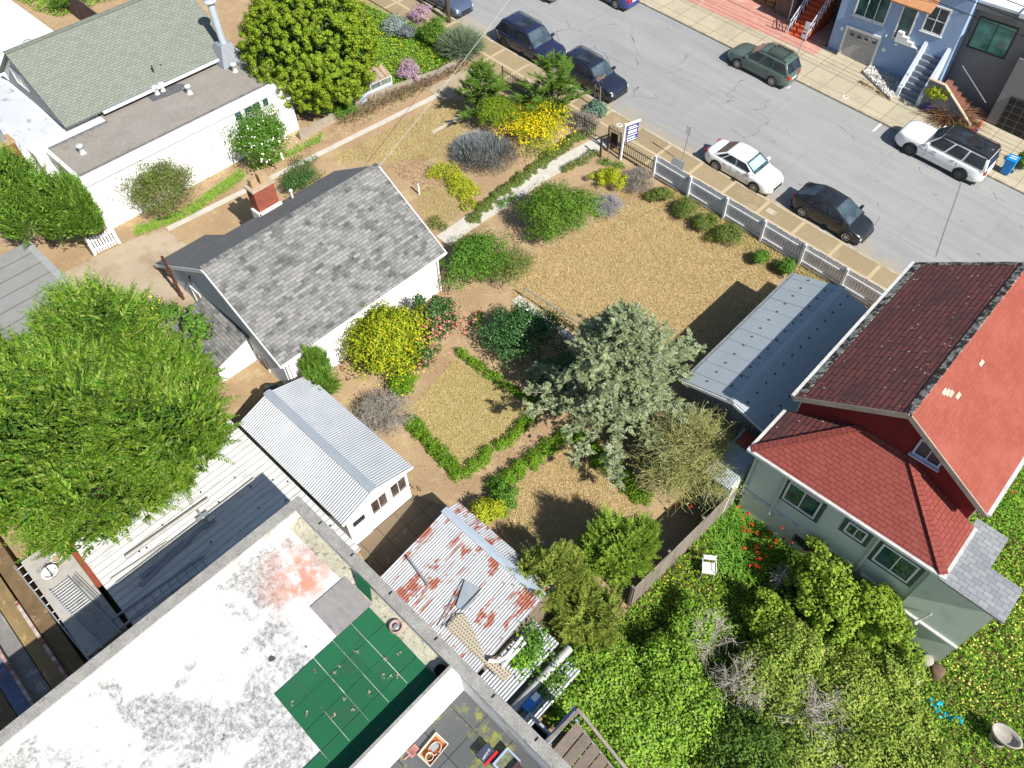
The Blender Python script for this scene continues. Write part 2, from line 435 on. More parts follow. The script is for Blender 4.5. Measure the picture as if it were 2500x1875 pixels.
def asphalt_mat():
    m, nt, b = _new('asphalt')
    vec = coord(nt, 'Object')
    col = mixc(nt, noise(nt, vec, .22, 5, .6, .35, .65), (.272,.275,.275), (.24,.243,.244))
    col = mixc(nt, noise(nt, coord(nt, 'Object', (.12, 1.2, 1)), 1.2, 6, .7, .45, .7), col, (.30,.298,.29))
    col = mixc(nt, noise(nt, vec, .8, 8, .75, .64, .70), col, (.19,.195,.20))
    # oil spots
    col = mixc(nt, noise(nt, coord(nt, 'Object', (.8, 1.6, 1)), 1.9, 7, .75, .645, .685), col, (.07,.07,.072))
    # cracks: edges of a large warped cell pattern, broken up
    mp = coord(nt, 'Object', (.10, .16, 1))
    wn = nt.nodes.new('ShaderNodeTexNoise'); wn.inputs['Scale'].default_value = 6; wn.inputs['Detail'].default_value = 5; nt.links.new(mp, wn.inputs['Vector'])
    ad = nt.nodes.new('ShaderNodeMix'); ad.data_type = 'RGBA'; ad.inputs[0].default_value = .12
    nt.links.new(mp, ad.inputs[6]); nt.links.new(wn.outputs[1], ad.inputs[7])
    vo = nt.nodes.new('ShaderNodeTexVoronoi'); vo.feature = 'DISTANCE_TO_EDGE'; vo.inputs['Scale'].default_value = 2.2
    nt.links.new(ad.outputs[2], vo.inputs['Vector'])
    r = nt.nodes.new('ShaderNodeMapRange'); r.inputs[1].default_value = .002; r.inputs[2].default_value = .006; r.inputs[3].default_value = 1; r.inputs[4].default_value = 0
    nt.links.new(vo.outputs[0], r.inputs[0])
    mk = nt.nodes.new('ShaderNodeMath'); mk.operation = 'MULTIPLY'
    nt.links.new(r.outputs[0], mk.inputs[0]); nt.links.new(noise(nt, vec, .35, 3, .6, .52, .58), mk.inputs[1])
    col = mixc(nt, mk.outputs[0], col, (.10,.10,.10))
    # tan grit swept against the near kerb
    sy = nt.nodes.new('ShaderNodeSeparateXYZ'); nt.links.new(vec, sy.inputs[0]); ry = nt.nodes.new('ShaderNodeMapRange'); ry.inputs[1].default_value = 36.3; ry.inputs[2].default_value = 34.9; nt.links.new(sy.outputs[1], ry.inputs[0])
    kk = nt.nodes.new('ShaderNodeMath'); kk.operation = 'MULTIPLY'; nt.links.new(ry.outputs[0], kk.inputs[0]); nt.links.new(noise(nt, vec, 1.3, 6, .7, .32, .6), kk.inputs[1]); col = mixc(nt, kk.outputs[0], col, (.33,.28,.20))
    # older repair patches
    bp = nt.nodes.new('ShaderNodeTexBrick'); bp.inputs['Scale'].default_value = 1; bp.inputs['Brick Width'].default_value = 7.3; bp.inputs['Row Height'].default_value = 3.4; bp.inputs['Mortar Size'].default_value = .02; bp.inputs['Bias'].default_value = -.5
    bp.inputs['Color1'].default_value = (1,1,1,1); bp.inputs['Color2'].default_value = (.90,.90,.90,1); bp.inputs['Mortar'].default_value = (.82,.82,.82,1); nt.links.new(vec, bp.inputs['Vector']); col = mixc(nt, 1, col, bp.outputs[0], 'MULTIPLY')
    g = noise(nt, vec, 38, 4, .8, .25, .75)
    col = mixc(nt, 1, col, mixc(nt, g, (.84,)*3, (1.1,)*3), 'MULTIPLY')
    nt.links.new(col, b.inputs['Base Color']); b.inputs['Roughness'].default_value = .9; b.inputs['Specular IOR Level'].default_value = .2
    bump(nt, b, g, .3, .01)
    return m
EARTH = ground_mat(); ASPH = asphalt_mat()
def paving(name, ca, cb, stain, w, h, joint=(.16,.12,.07)):
    return BRICK(name, ca, cb, joint, w, h, .018, .9, 0, c3=stain, s3=.7, lo3=.5, hi3=.72, bmp=.2)
WALKN = BRICK('pavement_tan', (.285,.225,.135), (.24,.19,.115), (.42,.335,.21), 1.75, 2.3, .11, .9, 0, c3=(.36,.285,.175), s3=.8, lo3=.52, hi3=.7, bmp=.05)
WALKF = paving('pavement_pale', (.42,.37,.27), (.37,.33,.24), (.30,.27,.20), 1.8, 1.45)
KERB = M('kerb_concrete', (.42,.36,.26), (.30,.25,.17), 2, .9, grain=.15, c3=(.46,.43,.36), s3=1.5)
CONC = M('old_concrete', (.40,.33,.24), (.33,.27,.19), .6, .9, grain=.1, c3=(.27,.20,.13), s3=.5, lo3=.5, hi3=.66, bmp=.1)
PATH = M('pale_path', (.50,.47,.42), (.42,.39,.34), 2, .9, grain=.1)
PINK = M('pink_concrete', (.48,.24,.19), (.42,.21,.17), .8, .85, grain=.08, c3=(.50,.33,.27), s3=1)

g = MB(); g.ground([(-320,-320),(320,-320),(320,320),(-320,320)], 0); g.build('ground', EARTH, kind='structure')
g = MB(); g.ground([(-150,34.75),(150,34.75),(150,46.05),(-150,46.05)], .012); g.build('street', ASPH, kind='structure')
g = MB(); g.gbox([(-150,34.6),(60,34.6),(60,34.78),(-150,34.78)], -.2, .13); g.gbox([(-150,46.02),(60,46.02),(60,46.2),(-150,46.2)], -.2, .13); g.build('kerb', KERB, kind='structure')
g = MB(); g.gbox([(-150,32.1),(60,32.1),(60,34.597),(-150,34.597)], -.2, .12); g.build('pavement', WALKN, kind='structure')
g = MB(); g.gbox([(-150,46.203),(60,46.203),(60,50.9),(-150,50.9)], -.2, .12); g.build('far_pavement', WALKF, kind='structure')
g = MB(); g.ground([(-30.5,48.6),(-19.62,49.4),(-19.62,50.88),(-30.5,50.88)], .126)
g.ground([(-30.5,50.95),(-19.7,50.95),(-19.7,56),(-30.5,56)], .126); g.build('pink_forecourt', PINK, kind='structure')
# driveway slab beside the house, garden path, patio
dv = [Gc('c5',430,640), Gc('c5',930,460), Gc('c5',1240,330), Gc('c5',1420,455), Gc('c5',1260,620), Gc('c5',1430,980), Gc('c5',1250,1160), Gc('c5',720,1000)]
dv = [(-37.6,5.5),(-36.6,9.0),(-34.6,12.6),(-30.2,12.6),(-30.2,7.5),(-28.2,5.6),(-31,2.5),(-36,2.5)]
dpoly = [Gc('c5',480,690), Gc('c5',930,470), Gc('c5',1250,335), Gc('c5',1430,460), (-29.0,11.5,0), (-28.4,4.4,0), Gc('c5',740,1000)]
g = MB(); g.ground([(p[0], p[1]) for p in dpoly], .03); g.build('driveway', CONC, kind='structure')
def strip(a, b, w, h, name, mat):
    a, b = V((a[0], a[1], 0)), V((b[0], b[1], 0)); d = (b-a).normalized(); n = V((-d.y, d.x, 0))*w/2
    q = MB(); q.gbox([(p.x, p.y) for p in (a-n, b-n, b+n, a+n)], -.1, h); return q.build(name, mat, kind='structure')
strip(Gc('c5',1290,350), Gc('c2',1480,735), .30, .05, 'concrete_edging', PATH)
strip(Gc('c2',1440,1025), Gc('c2',1700,880), .20, .045, 'concrete_edging', PATH)
strip(Gc('c2',1470,740), Gc('c2',1840,540), 1.7, .035, 'concrete_apron', CONC)
strip(G(955,521), G(1045,460), .95, .04, 'path', PATH); strip(G(1045,460), G(1180,372), 1.0, .045, 'path', PATH); strip(G(1180,372), G(1305,303), 1.0, .05, 'path', PATH)
g = MB(); g.gbox([(-14.36,5.2),(-12.15,4.9),(-11.9,8.7),(-13.2,8.85),(-14.36,8.35)], -.1, .05)
g.build('patio', BRICK('patio_concrete', (.20,.15,.10), (.16,.12,.08), (.10,.08,.05), .9, .8, .02, off=0, c3=(.29,.24,.15), s3=.8), kind='structure')
g = MB(); g.gbox([(p[0],p[1]) for p in (Gc('c7',155,905), Gc('c7',215,860), Gc('c7',660,1180), Gc('c7',600,1215))], -.1, .06); g.build('concrete_walk', PATH, kind='structure')
g = MB(); g.gbox([(p[0],p[1]) for p in (G(1340,445), G(1366,392), G(1420,398), G(1432,425))], -.1, .02); g.build('garden_soil', EARTH, kind='structure')
# painted marks and covers
MARK = M('road_paint', (.7,.7,.68), (.5,.5,.48), 9, .7, grain=.2)
def flat_strip(a, b, w, h, name, mat):
    a, b = V((a[0], a[1], 0)), V((b[0], b[1], 0)); d = (b-a).normalized(); n = V((-d.y, d.x, 0))*w/2
    q = MB(); q.ground([(p.x, p.y) for p in (a-n, b-n, b+n, a+n)], h); o = q.build(name, mat); o['kind'] = 'structure'; return o
flat_strip(Gc('c4',1045,1015), Gc('c4',1140,930), .13, .018, 'parking_mark', MARK)
flat_strip(Gc('c4',380,685), Gc('c4',412,665), .08, .018, 'parking_mark', MARK)
TAR = M('tar_seal', (.13,.13,.13), (.17,.17,.17), 3, .8)
pts = [Gc('c4',1725,1410), Gc('c4',1700,1490), Gc('c8',1690,100), Gc('c8',1600,350), Gc('c8',1530,560)]
for i in range(4): flat_strip(pts[i], pts[i+1], .06, .018, 'tar_line', TAR)
for k, px, py, nm, lb in (('c4',830,745,'a','round pale meter cover in the far pavement near the kerb'), ('c3',983,963,'b','round pale meter cover in the near pavement by the iron fence'),
                      ('c8',262,212,'c','square pale utility cover in the near pavement behind the white fence')):
    p = Gc(k, px, py, .12); q = MB()
    if nm == 'c': q.gbox([(p.x-.28,p.y-.2),(p.x+.28,p.y-.2),(p.x+.28,p.y+.2),(p.x-.28,p.y+.2)], .1, .128)
    else: q.lathe((p.x, p.y, p.z), [(.0,.006),(.12,.006),(.13,.02),(.22,.02),(.24,-.02)], 18)
    tag(q.build('utility_cover', WALKF if nm == 'c' else PATH), lb, 'utility cover')

# ------------------------------------------------------------------ white cottage in the middle
SHG = BRICK('grey_shingle', (.25,.247,.235), (.19,.19,.182), (.075,.075,.075), .38, .16, .010, patch=((.058,.058,.06), -.05, 1.35), bmp=.35, grain=.22)
SHD = BRICK('grey_shingle_fine', (.22,.22,.215), (.17,.17,.17), (.08,.08,.08), .33, .14, .007, bmp=.35, grain=.2)
SIDING = BRICK('grey_siding', (.74,.76,.79), (.70,.72,.75), (.10,.11,.13), 30, .2, .012, off=0, bmp=.9)
r = thing('white_cottage', 'white gabled cottage with a grey shingle roof and brick chimney beside the dry lawns', 'house', (-25.9, 12.5, gz(-25.9)))
b = MB(); b.extr([(-21.9,8.05,1.2),(-29.75,8.05,1.6),(-29.75,8.05,4.62),(-25.95,8.05,6.84),(-21.9,8.05,4.2)], (0,9.0,0))
b.box(-32.3,-29.753,8.05,10.35,1.9,3.1); b.build('wall', STUCCO, r)
b = MB(); b.extr([(-22.0,8.02,1.25),(-29.7,8.02,1.65),(-32.25,8.02,1.9),(-32.25,8.02,3.05),(-29.7,8.02,4.55),(-25.95,8.02,6.75),(-22.0,8.02,4.15)], (0,-.05,0)); b.build('gable_siding', SIDING, r)
b = MB()
b.slab((-25.95,7.75,7.0),(-21.6,7.75,4.17),(-21.6,17.35,4.17),(-25.95,17.35,7.0), .11)
ro = b.build('roof', SHG, r)
b = MB(); b.slab((-30.05,10.65,4.6),(-25.953,10.65,6.998),(-25.953,17.35,6.998),(-30.05,17.35,4.6), .11)
b.slab((-32.7,7.75,3.05),(-25.953,7.75,6.998),(-25.953,10.648,6.998),(-32.7,10.648,3.05), .11); rn = b.build('roof_slope', SHD, r)
b = MB(); b.beam((-25.95,7.72,7.02),(-25.95,17.38,7.02), .26, .05); b.build('ridge_cap', SHG, ro)
b = MB(); b.beam((-21.62,7.75,4.06),(-21.62,17.36,4.06), .05, .16); b.beam((-21.60,17.385,4.0),(-25.95,17.385,6.85), .05, .2); b.beam((-25.95,17.39,6.85),(-30.05,17.39,4.5), .05, .2)
b.beam((-21.6,7.72,4.02),(-25.95,7.72,6.87), .05, .18); b.beam((-25.95,7.715,6.87),(-32.7,7.715,2.93), .05, .18); b.build('fascia', WHITEC, r)
for yy in (16.95, 8.2): b = MB(); b.tube([(-21.8,yy,4.0),(-21.83,yy,1.7)], .05); b.build('downspout', WHITEC, r)
b = MB(); b.box(-30.15,-29.5,12.5,13.65,2.0,6.25); ch = b.build('chimney', BRICKM, r)
b = MB(); b.box(-30.2,-29.45,12.44,13.71,6.253,6.36); b.build('crown', M('mortar_cap', (.45,.36,.26), (.36,.28,.2), 4), ch)
CLAY = M('clay_flue', (.42,.30,.17), (.33,.22,.12), 5)
for yy, hh in ((12.8,.42),(13.28,.52)):
    b = MB(); b.box(-29.98,-29.66,yy-.17,yy+.17,6.363,6.36+hh); b.box(-29.93,-29.71,yy-.12,yy+.12,6.36+hh+.001,6.365+hh); b.build('flue', CLAY, ch)
b = MB(); b.box(-29.497,-29.40,12.42,13.73,4.95,5.12); b.box(-30.1,-29.4,12.38,12.497,4.6,5.1); b.build('flashing', WHITEC, ch)
p = Uc('c2',355,1500,5.2); b = MB(); b.tube([(p.x,p.y,4.7),(p.x,p.y,5.45)], .05); b.lathe((p.x,p.y,5.4), [(.0,.1),(.09,.09),(.09,0)], 12); b.build('vent_pipe', WHITEC, r)
b = MB(); b.tube([(-30.28,7.6,2.2),(-30.28,7.6,5.1)], .07, 10)
for zz in (2.6,3.4,4.2): b.lathe((-30.28,7.6,zz), [(.07,0),(.1,.01),(.1,.08),(.07,.09)], 10)
b.build('drain_pipe', BROWNM, r)
window(r, (-24.62,7.965,1.45), (1,0,0), (0,0,1), .9, 1.2, 2, 1, WHITEC, GLS)
window(r, (-29.5,7.965,2.5), (1,0,0), (0,0,1), .85, 1.0, 1, 1, WHITEC, GLS)
window(r, (-21.895,12.2,2.2), (0,1,0), (0,0,1), 1.4, 1.2, 2, 1, WHITEC, GLS)
b = MB(); b.beam((-28.9,7.93,4.5),(-28.55,7.8,4.5), .05,.05); b.beam((-28.7,7.93,4.7),(-28.5,7.75,4.35), .03,.03); b.build('cable_bracket', BLACKM, r)
# lean-to on the gable end
b = MB(); b.slab((-28.2,5.95,3.15),(-24.45,5.95,3.2),(-24.45,7.93,3.75),(-28.2,7.93,3.7), .1); ax = b.build('lean_to_roof', SHG, r)
b = MB(); b.extr([(-24.75,6.2,1.3),(-24.75,7.95,1.3),(-24.75,7.95,3.55),(-24.75,6.2,3.08)], (-3.2,0,0)); b.build('lean_to_wall', STUCCO, r)
b = MB(); b.box(-27.9,-24.8,6.13,6.197,1.5,2.98); b.build('lean_to_siding', SIDING, r)

# satellite dish by the cottage wall
p = Uc('c6',632,1325,2.75)
r = thing('satellite_dish', 'white satellite dish on a pole at the cottage wall behind the yellow-green bush', 'satellite dish', (p.x, p.y, gz(p.x)))
b = MB(); b.tube([(p.x-.1,p.y,gz(p.x)),(p.x-.1,p.y,2.7)], .025); b.build('pole', STEEL, r)
b = MB(); n = V((.7,-.3,.65)).normalized(); uu = n.cross(V((0,0,1))).normalized(); vv = uu.cross(n); prof = [(0,-.09),(.15,-.07),(.28,-.03),(.37,.02)]
vs = [p+n*h+uu*rr*math.cos(2*PI*j/18)+vv*rr*math.sin(2*PI*j/18) for rr, h in prof[1:] for j in range(18)]
b.add([p+n*prof[0][1]]+vs, [(0,1+j,1+(j+1)%18) for j in range(18)]+[(1+i*18+j,1+(i+1)*18+j,1+(i+1)*18+(j+1)%18,1+i*18+(j+1)%18) for i in range(2) for j in range(18)], True); b.build('dish', WHITEC, r)
b = MB(); b.tube([p-vv*.35, p+n*.35-vv*.15], .015); b.lathe(p+n*.36-vv*.15, [(0,.05),(.04,.04),(.04,-.04),(0,-.05)], 8); b.build('feed_arm', STEEL, r)

# ------------------------------------------------------------------ white neighbour, upper left
GRAVEL = M('gravel_roof', (.30,.275,.245), (.26,.24,.21), .8, .95, grain=.3, gscale=28, c3=(.17,.15,.12), s3=.5, lo3=.6, hi3=.72)
SHO = BRICK('olive_shingle', (.205,.222,.187), (.165,.18,.152), (.10,.105,.09), .30, .14, .012, bmp=.4, bias=-.2, grain=.1)
MEMB = M('membrane_roof', (.55,.57,.60), (.47,.49,.53), .6, .6, grain=.06, c3=(.14,.14,.15), s3=1.4, lo3=.57, hi3=.68)
r = thing('white_house', 'white house with an olive shingle gable and a flat gravel-roofed wing, upper left', 'house', (-41, 13, gz(-41)))
b = MB(); b.box(-40.8,-37.1,7.5,10.92,2.2,5.9); b.box(-41.9,-37.1,10.92,19.83,2.2,5.9); b.box(-41.9,-40.803,6.9,10.917,2.2,5.95)
b.extr([(-41.95,9.2,2.5),(-49.0,9.2,2.5),(-49.0,9.2,6.5),(-45.2,9.2,8.85),(-41.95,9.2,6.75)], (0,9.8,0)); b.box(-50.5,-41.95,5.3,9.197,2.5,5.85)
b.build('wall', STUCCO, r)
b = MB(); b.box(-40.75,-37.25,7.6,10.9,5.903,5.99); b.box(-41.85,-37.25,10.9,19.7,5.903,5.99); b.build('flat_roof', GRAVEL, r)
b = MB(); b.box(-37.247,-36.95,7.4,19.95,5.6,6.05); b.box(-41.9,-37.25,19.703,19.95,5.6,6.05); b.box(-40.82,-37.25,7.4,7.597,5.6,6.05)
b.build('fascia', WHITEC, r)
b = MB(); b.box(-37.5,-37.25,7.6,19.7,5.995,6.03); b.box(-40.80,-40.62,7.6,10.9,5.995,6.06); b.build('roof_edging', M('tar_edge', (.12,.12,.125), (.2,.2,.2), 4), r)
b = MB(); b.slab((-45.2,8.95,9.0),(-41.15,8.95,6.4),(-41.15,19.35,6.4),(-45.2,19.35,9.0), .12); b.slab((-49.3,8.95,6.4),(-45.203,8.95,8.998),(-45.203,19.35,8.998),(-49.3,19.35,6.4), .12)
ro = b.build('roof', SHO, r)
b = MB(); b.beam((-45.2,8.9,9.02),(-45.2,19.4,9.02), .28, .05); b.build('ridge_cap', SHO, ro)
b = MB(); b.beam((-41.08,11.0,6.33),(-41.08,19.3,6.33), .12, .12); b.build('gutter', M('gutter_white', (.7,.72,.75), (.55,.57,.6), 3, .4), r)
b = MB(); b.extr([(-42.2,9.18,5.9),(-48.9,9.18,5.9),(-45.2,9.18,8.75)], (0,-.06,0)); b.build('gable_siding', BRICK('olive_siding', (.36,.38,.36), (.34,.36,.34), (.18,.19,.18), 30, .18, .01, off=0, bmp=.8), r)
window(r, (-46.6,9.1,6.75), (1,0,0), (0,0,1), 1.4, .95, 2, 1, WHITEC, GLS)
b = MB(); b.box(-50.4,-41.98,5.4,8.9,5.853,5.95); b.build('membrane_roof', MEMB, r)
for k in range(2): pass
for i, (y0, y1, c) in enumerate(((16.15,16.65,1),(16.78,17.88,2),(17.98,18.42,1))):
    window(r, (-37.095,y0,5.0), (0,1,0), (0,0,1), y1-y0, .55, c, 1, WHITEC, GLG, fw=.05)
VENTM = M('vent_white', (.62,.63,.65), (.5,.51,.53), 4, .5)
for px, py in ((640,1180),(1215,725),(1260,700),(1465,720),(1815,550)):
    p = Uc('c1',px,py,6); b = MB(); b.lathe((p.x,p.y,5.99), [(.17,0),(.13,.05),(.12,.36),(.17,.37),(.17,.47),(.12,.5),(0,.5)], 14); b.build('roof_vent', VENTM, r)
p = Uc('c1',1285,620,6); b = MB(); b.tube([(p.x,p.y,5.95),(p.x,p.y,6.95)], .07); b.build('vent_pipe', BROWNM, r)
b = MB(); b.tube([(-41.7,14.6,6.9),(-41.7,14.6,7.25)], .04); b.build('vent_stub', BLACKM, r)
b = MB(); b.gbox([(p.x,p.y) for p in (Uc('c1',1130,740,6), Uc('c1',1290,690,6), Uc('c1',1440,650,6), Uc('c1',1230,770,6), Uc('c1',1150,800,6))], 0, .01)
b = MB(); q = [Uc('c1',a,c,6.0) for a, c in ((1125,735),(1180,785),(1290,745),(1400,700),(1430,650),(1330,645),(1280,680))]
b.extr(q, (0,0,.012)); b.build('tar_patch', M('tar_patch', (.13,.13,.14), (.10,.10,.11), 3, .7), r)
b = MB(); b.hexa([(-41.75,18.0,6.0),(-40.5,18.0,5.95),(-40.5,19.3,5.95),(-41.75,19.3,6.0)], [(-41.5,18.4,7.1),(-40.8,18.4,7.1),(-40.8,19.1,7.1),(-41.5,19.1,7.1)])
GRAYM = M('grey_flashing', (.27,.29,.33), (.22,.24,.27), 3, .55); fb = b.build('flue_base', GRAYM, r)
b = MB(); b.lathe((-41.1,18.75,7.1), [(.2,0),(.2,2.2),(.19,2.25)], 16); b.lathe((-41.1,18.75,9.42), [(0,.12),(.15,.1),(.36,.03),(.37,-.02),(.1,-.03)], 18); b.tube([(-41.1,18.75,9.3),(-41.1,18.75,9.45)], .06); b.build('flue', M('flue_metal', (.55,.60,.66), (.48,.53,.6), 3, .35, .3), r)
b = MB(); b.box(-41.55,-40.8,5.7,6.4,2.5,7.0); ch = b.build('chimney', BRICKM, r)
b = MB(); b.box(-41.6,-40.75,5.65,6.45,7.003,7.12); b.build('crown', CLAY, ch)
b = MB(); b.lathe((-41.2,6.05,7.12), [(.17,0),(.17,.9),(.2,.92)], 14); b.build('flue', STEEL, ch)

r = thing('white_flat_building', 'white flat-roofed building behind the olive gable at the picture corner', 'building', (-60, 9, gz(-60)))
b = MB(); b.box(-75,-52.5,0,13.6,3.0,5.7); b.build('wall', STUCCO, r)
b = MB(); b.box(-75,-52.5,0,13.6,5.703,5.8); b.build('roof', M('white_membrane', (.80,.81,.82), (.75,.76,.78), .5, .7, grain=.03), r)
p = Uc('c1',250,300,5.8); b = MB(); b.lathe((p.x+1.2,p.y-.6,5.8), [(.1,0),(.1,.4),(.3,.42),(.3,.5),(0,.55)], 14); b.build('roof_vent', VENTM, r)
r = thing('wooden_fence', 'weathered brown board fence behind the white flat roof', 'fence', (-55, 16.2, gz(-55)))
DKW = BRICK('dark_boards', (.17,.12,.10), (.12,.085,.07), (.03,.02,.02), .16, 4, .008, off=0, bmp=.6)
b = MB(); b.hexa([(-62,16.4,gz(-62)),(-48,16.4,gz(-48)),(-48,16.46,gz(-48)),(-62,16.46,gz(-62))], [(-62,16.4,gz(-62)+2),(-48,16.4,gz(-48)+2),(-48,16.46,gz(-48)+2),(-62,16.46,gz(-62)+2)]); b.build('board_panel', DKW, r)
b = MB()
for x in range(-62,-47,2): b.box(x,x+.09,16.463,16.55,gz(x),gz(x)+2.05)
b.build('post', WOODG, r)
r = thing('lumber_stack', 'pale orange boards lying behind the olive roof ridge', 'lumber', tuple(Uc('c1',640,140,5.0)))
a, c = Uc('c1',490,200,5), Uc('c1',800,85,5); a.z = c.z = 4.2
for i in range(4):
    b = MB(); o = V((-.22*i, .22*i*.2, 0)); b.beam(a+o+V((0,0,.04*i)), c+o+V((0,0,.03*i)), .18, .05); b.build('board', M('fresh_wood', (.50,.30,.14), (.42,.24,.10), 3), r)
for i in (0,1):
    q = a.lerp(c, .2+.6*i); b = MB(); b.box(q.x-.6,q.x+.1,q.y-.05,q.y+.05,gz(q.x),4.16); b.build('trestle', WOODG, r)

# grey flat shed on the left
r = thing('grey_shed', 'low shed with a flat grey felt roof at the left picture edge', 'shed', (-35, 2, gz(-35)))
b = MB(); b.box(-37.1,-30.4,-3.5,3.85,2.0,4.05); b.build('wall', M('shed_board', (.3,.3,.3), (.24,.24,.24), 2), r)
b = MB(); b.box(-37.35,-30.2,-3.7,4.05,4.053,4.2); b.build('roof', M('felt_roof', (.255,.255,.245), (.225,.225,.215), 1.2, .85, grain=.1, c3=(.36,.30,.22), s3=.5, lo3=.6, hi3=.75), r)
for i in range(7): b = MB(); x = -36.4+i*.98; b.box(x,x+.03,-3.7,3.72,4.203,4.212); b.build('felt_seam', M('seam_dark', (.07,.07,.07)), r)
b = MB(); b.box(-37.35,-30.2,3.72,4.05,4.203,4.235); b.build('edge_strip', M('edge_grey', (.33,.34,.34), (.28,.29,.29), 3, .5), r)

# ------------------------------------------------------------------ white corrugated shed
CORW = M('corrugated_white', (.36,.38,.40), (.31,.33,.35), .8, .5, .1, grain=.05, c3=(.24,.255,.27), s3=2, lo3=.62, hi3=.7)
r = thing('garden_shed', 'white garden shed with a ribbed pale metal gable roof and three windows', 'shed', (-17.6, 6.7, gz(-17.6)))
b = MB(); b.extr([(-14.4,5.2,.8),(-14.4,8.25,.8),(-14.4,8.25,3.22),(-14.4,6.6,3.75),(-14.4,5.2,3.3)], (-6.4,0,0)); b.build('wall', STUCCO, r)
b = MB(); b.corr((-21.05,6.6,3.93),(6.8,0,0),(0,1.9,-.58),.115,.024); b.slab((-21.05,6.6,3.9),(-14.25,6.6,3.9),(-14.25,8.5,3.32),(-21.05,8.5,3.32),.03)
b.corr((-21.05,4.98,3.38),(6.8,0,0),(0,1.62,.55),.115,.024); b.slab((-21.05,4.98,3.35),(-14.25,4.98,3.35),(-14.25,6.597,3.9),(-21.05,6.597,3.9),.03); ro = b.build('roof', CORW, r)
b = MB(); b.slab((-21.1,6.6,4.0),(-14.2,6.6,4.0),(-14.2,6.78,3.95),(-21.1,6.78,3.95),.015); b.slab((-21.1,6.42,3.94),(-14.2,6.42,3.94),(-14.2,6.598,3.999),(-21.1,6.598,3.999),.015); b.build('ridge_cap', M('ridge_metal', (.36,.40,.44), (.32,.36,.40), 2, .4, .2), ro)
b = MB(); b.beam((-14.22,8.5,3.28),(-14.22,6.6,3.84),.05,.12); b.beam((-14.22,6.6,3.84),(-14.22,4.98,3.29),.05,.12); b.build('bargeboard', WHITEC, r)
FRW = M('weathered_white', (.72,.71,.67), (.5,.48,.44), 6, .7, grain=.15)
INT = GLASS('shed_glass', (.05,.035,.03))
for y in (6.32, 7.32): window(r, (-14.397,y,2.05), (0,1,0), (0,0,1), .84, .98, 2, 1, FRW, INT, sill=.12, fw=.06)
b = MB(); b.box(-14.397,-14.35,5.3,6.1,1.12,2.98); dr = b.build('door', WHITE, r)
window(dr, (-14.35,5.36,2.35), (0,1,0), (0,0,1), .66, .5, 1, 1, WHITE, GLS, fw=.04)
b = MB(); b.lathe((-14.33,6.02,2.0), [(0,.03),(.03,.02),(.03,-.02),(0,-.03)], 8); b.build('handle', STEEL, dr)
b = MB(); b.tube([(-14.2+.03*math.cos(t*.5),8.42,1.6+.0) for t in range(2)]+[(-14.15+.14*math.sin(t*.6),8.5,1.75+.14*math.cos(t*.6)) for t in range(10)], .015); b.build('hose_loop', BLACKM, r)

t = thing('garbage_can', 'dark green lidded garbage can between the cottage lean-to and the garden shed', 'garbage can', (-22.3,7.2,gz(-22.3)))
DG = M('can_green', (.02,.05,.035), (.015,.04,.03), 5, .5); z = gz(-22.3); b = MB(); b.lathe((-22.3,7.2,z), [(0,0),(.24,0),(.29,.8)], 16); b.build('body', DG, t); b = MB(); b.lathe((-22.3,7.2,z+.8), [(.32,0),(.31,.06),(.1,.12),(0,.12)], 16); b.build('lid', DG, t)
t = thing('red_planter', 'brick-red wooden trough beside the patio below the flat block', 'planter', (-13.2,4.6,gz(-13.2)))
b = MB(); z = gz(-13.0)
for q in ((-13.3,-12.2,4.35,4.40),(-13.3,-12.2,4.75,4.80),(-13.3,-13.25,4.403,4.747),(-12.25,-12.2,4.403,4.747)): b.box(*q, z, z+1.0)
b.build('side', M('brick_red_wood', (.26,.09,.05), (.2,.07,.04), 4), t); b = MB(); b.box(-13.247,-12.253,4.403,4.747,z,z+.8); b.build('soil', M('dark_soil_mix', (.05,.04,.03)), t)

# ------------------------------------------------------------------ long low roof of white sheets
def panel_mat():
    return BRICK('white_sheet', (.70,.70,.68), (.62,.62,.60), (.33,.34,.35), 40, .30, .012, off=0, c3=(.50,.49,.45), s3=1.1, lo3=.52, hi3=.72, bmp=.7, grain=.08)
r = thing('carport', 'long low shelter roofed with white ribbed sheets below the garden shed', 'shelter', (-17.6, 1.3, gz(-17.6)))
b = MB(); b.box(-21.6,-13.6,-2.3,4.5,.8,2.75); b.build('wall', M('carport_wall', (.4,.38,.35), (.33,.31,.28), 2), r)
ROOFW = panel_mat()
b = MB()
nx = int((8.55)/.3)
for i in range(29):
    x = -21.9+i*.3
    b.hexa([(x,-2.42,2.8),(x+.27,-2.42,2.8),(x+.27,4.93,2.86),(x,4.93,2.86)], [(x,-2.42,2.86),(x+.27,-2.42,2.86),(x+.27,4.93,2.92),(x,4.93,2.92)])
b.build('roof', M('sheet_white', (.66,.66,.64), (.57,.57,.55), 1.2, .55, grain=.12, c3=(.38,.375,.35), s3=1.8, lo3=.54, hi3=.72, stretch=(1,.35,1)), r)
rr = random.Random(3); sp = [(rr.uniform(-21.6,-13.6), rr.uniform(-1,4.8)) for i in range(46)]
for i in range(29):
    x = -21.9+i*.3; b = MB(); b.hexa([(x+.271,-2.42,2.8),(x+.299,-2.42,2.8),(x+.299,4.93,2.86),(x+.271,4.93,2.86)], [(x+.271,-2.42,2.90),(x+.299,-2.42,2.90),(x+.299,4.93,2.96),(x+.271,4.93,2.96)]); b.build('roof_rib', M('rib_grey', (.52,.52,.51), (.42,.42,.41), 2, .6), r)
screws('roof_screw', [(x,y,2.885+.06*(y+2.4)/7.3) for x, y in sp], .04, .035, M('screw_dark', (.06,.06,.065)), r)
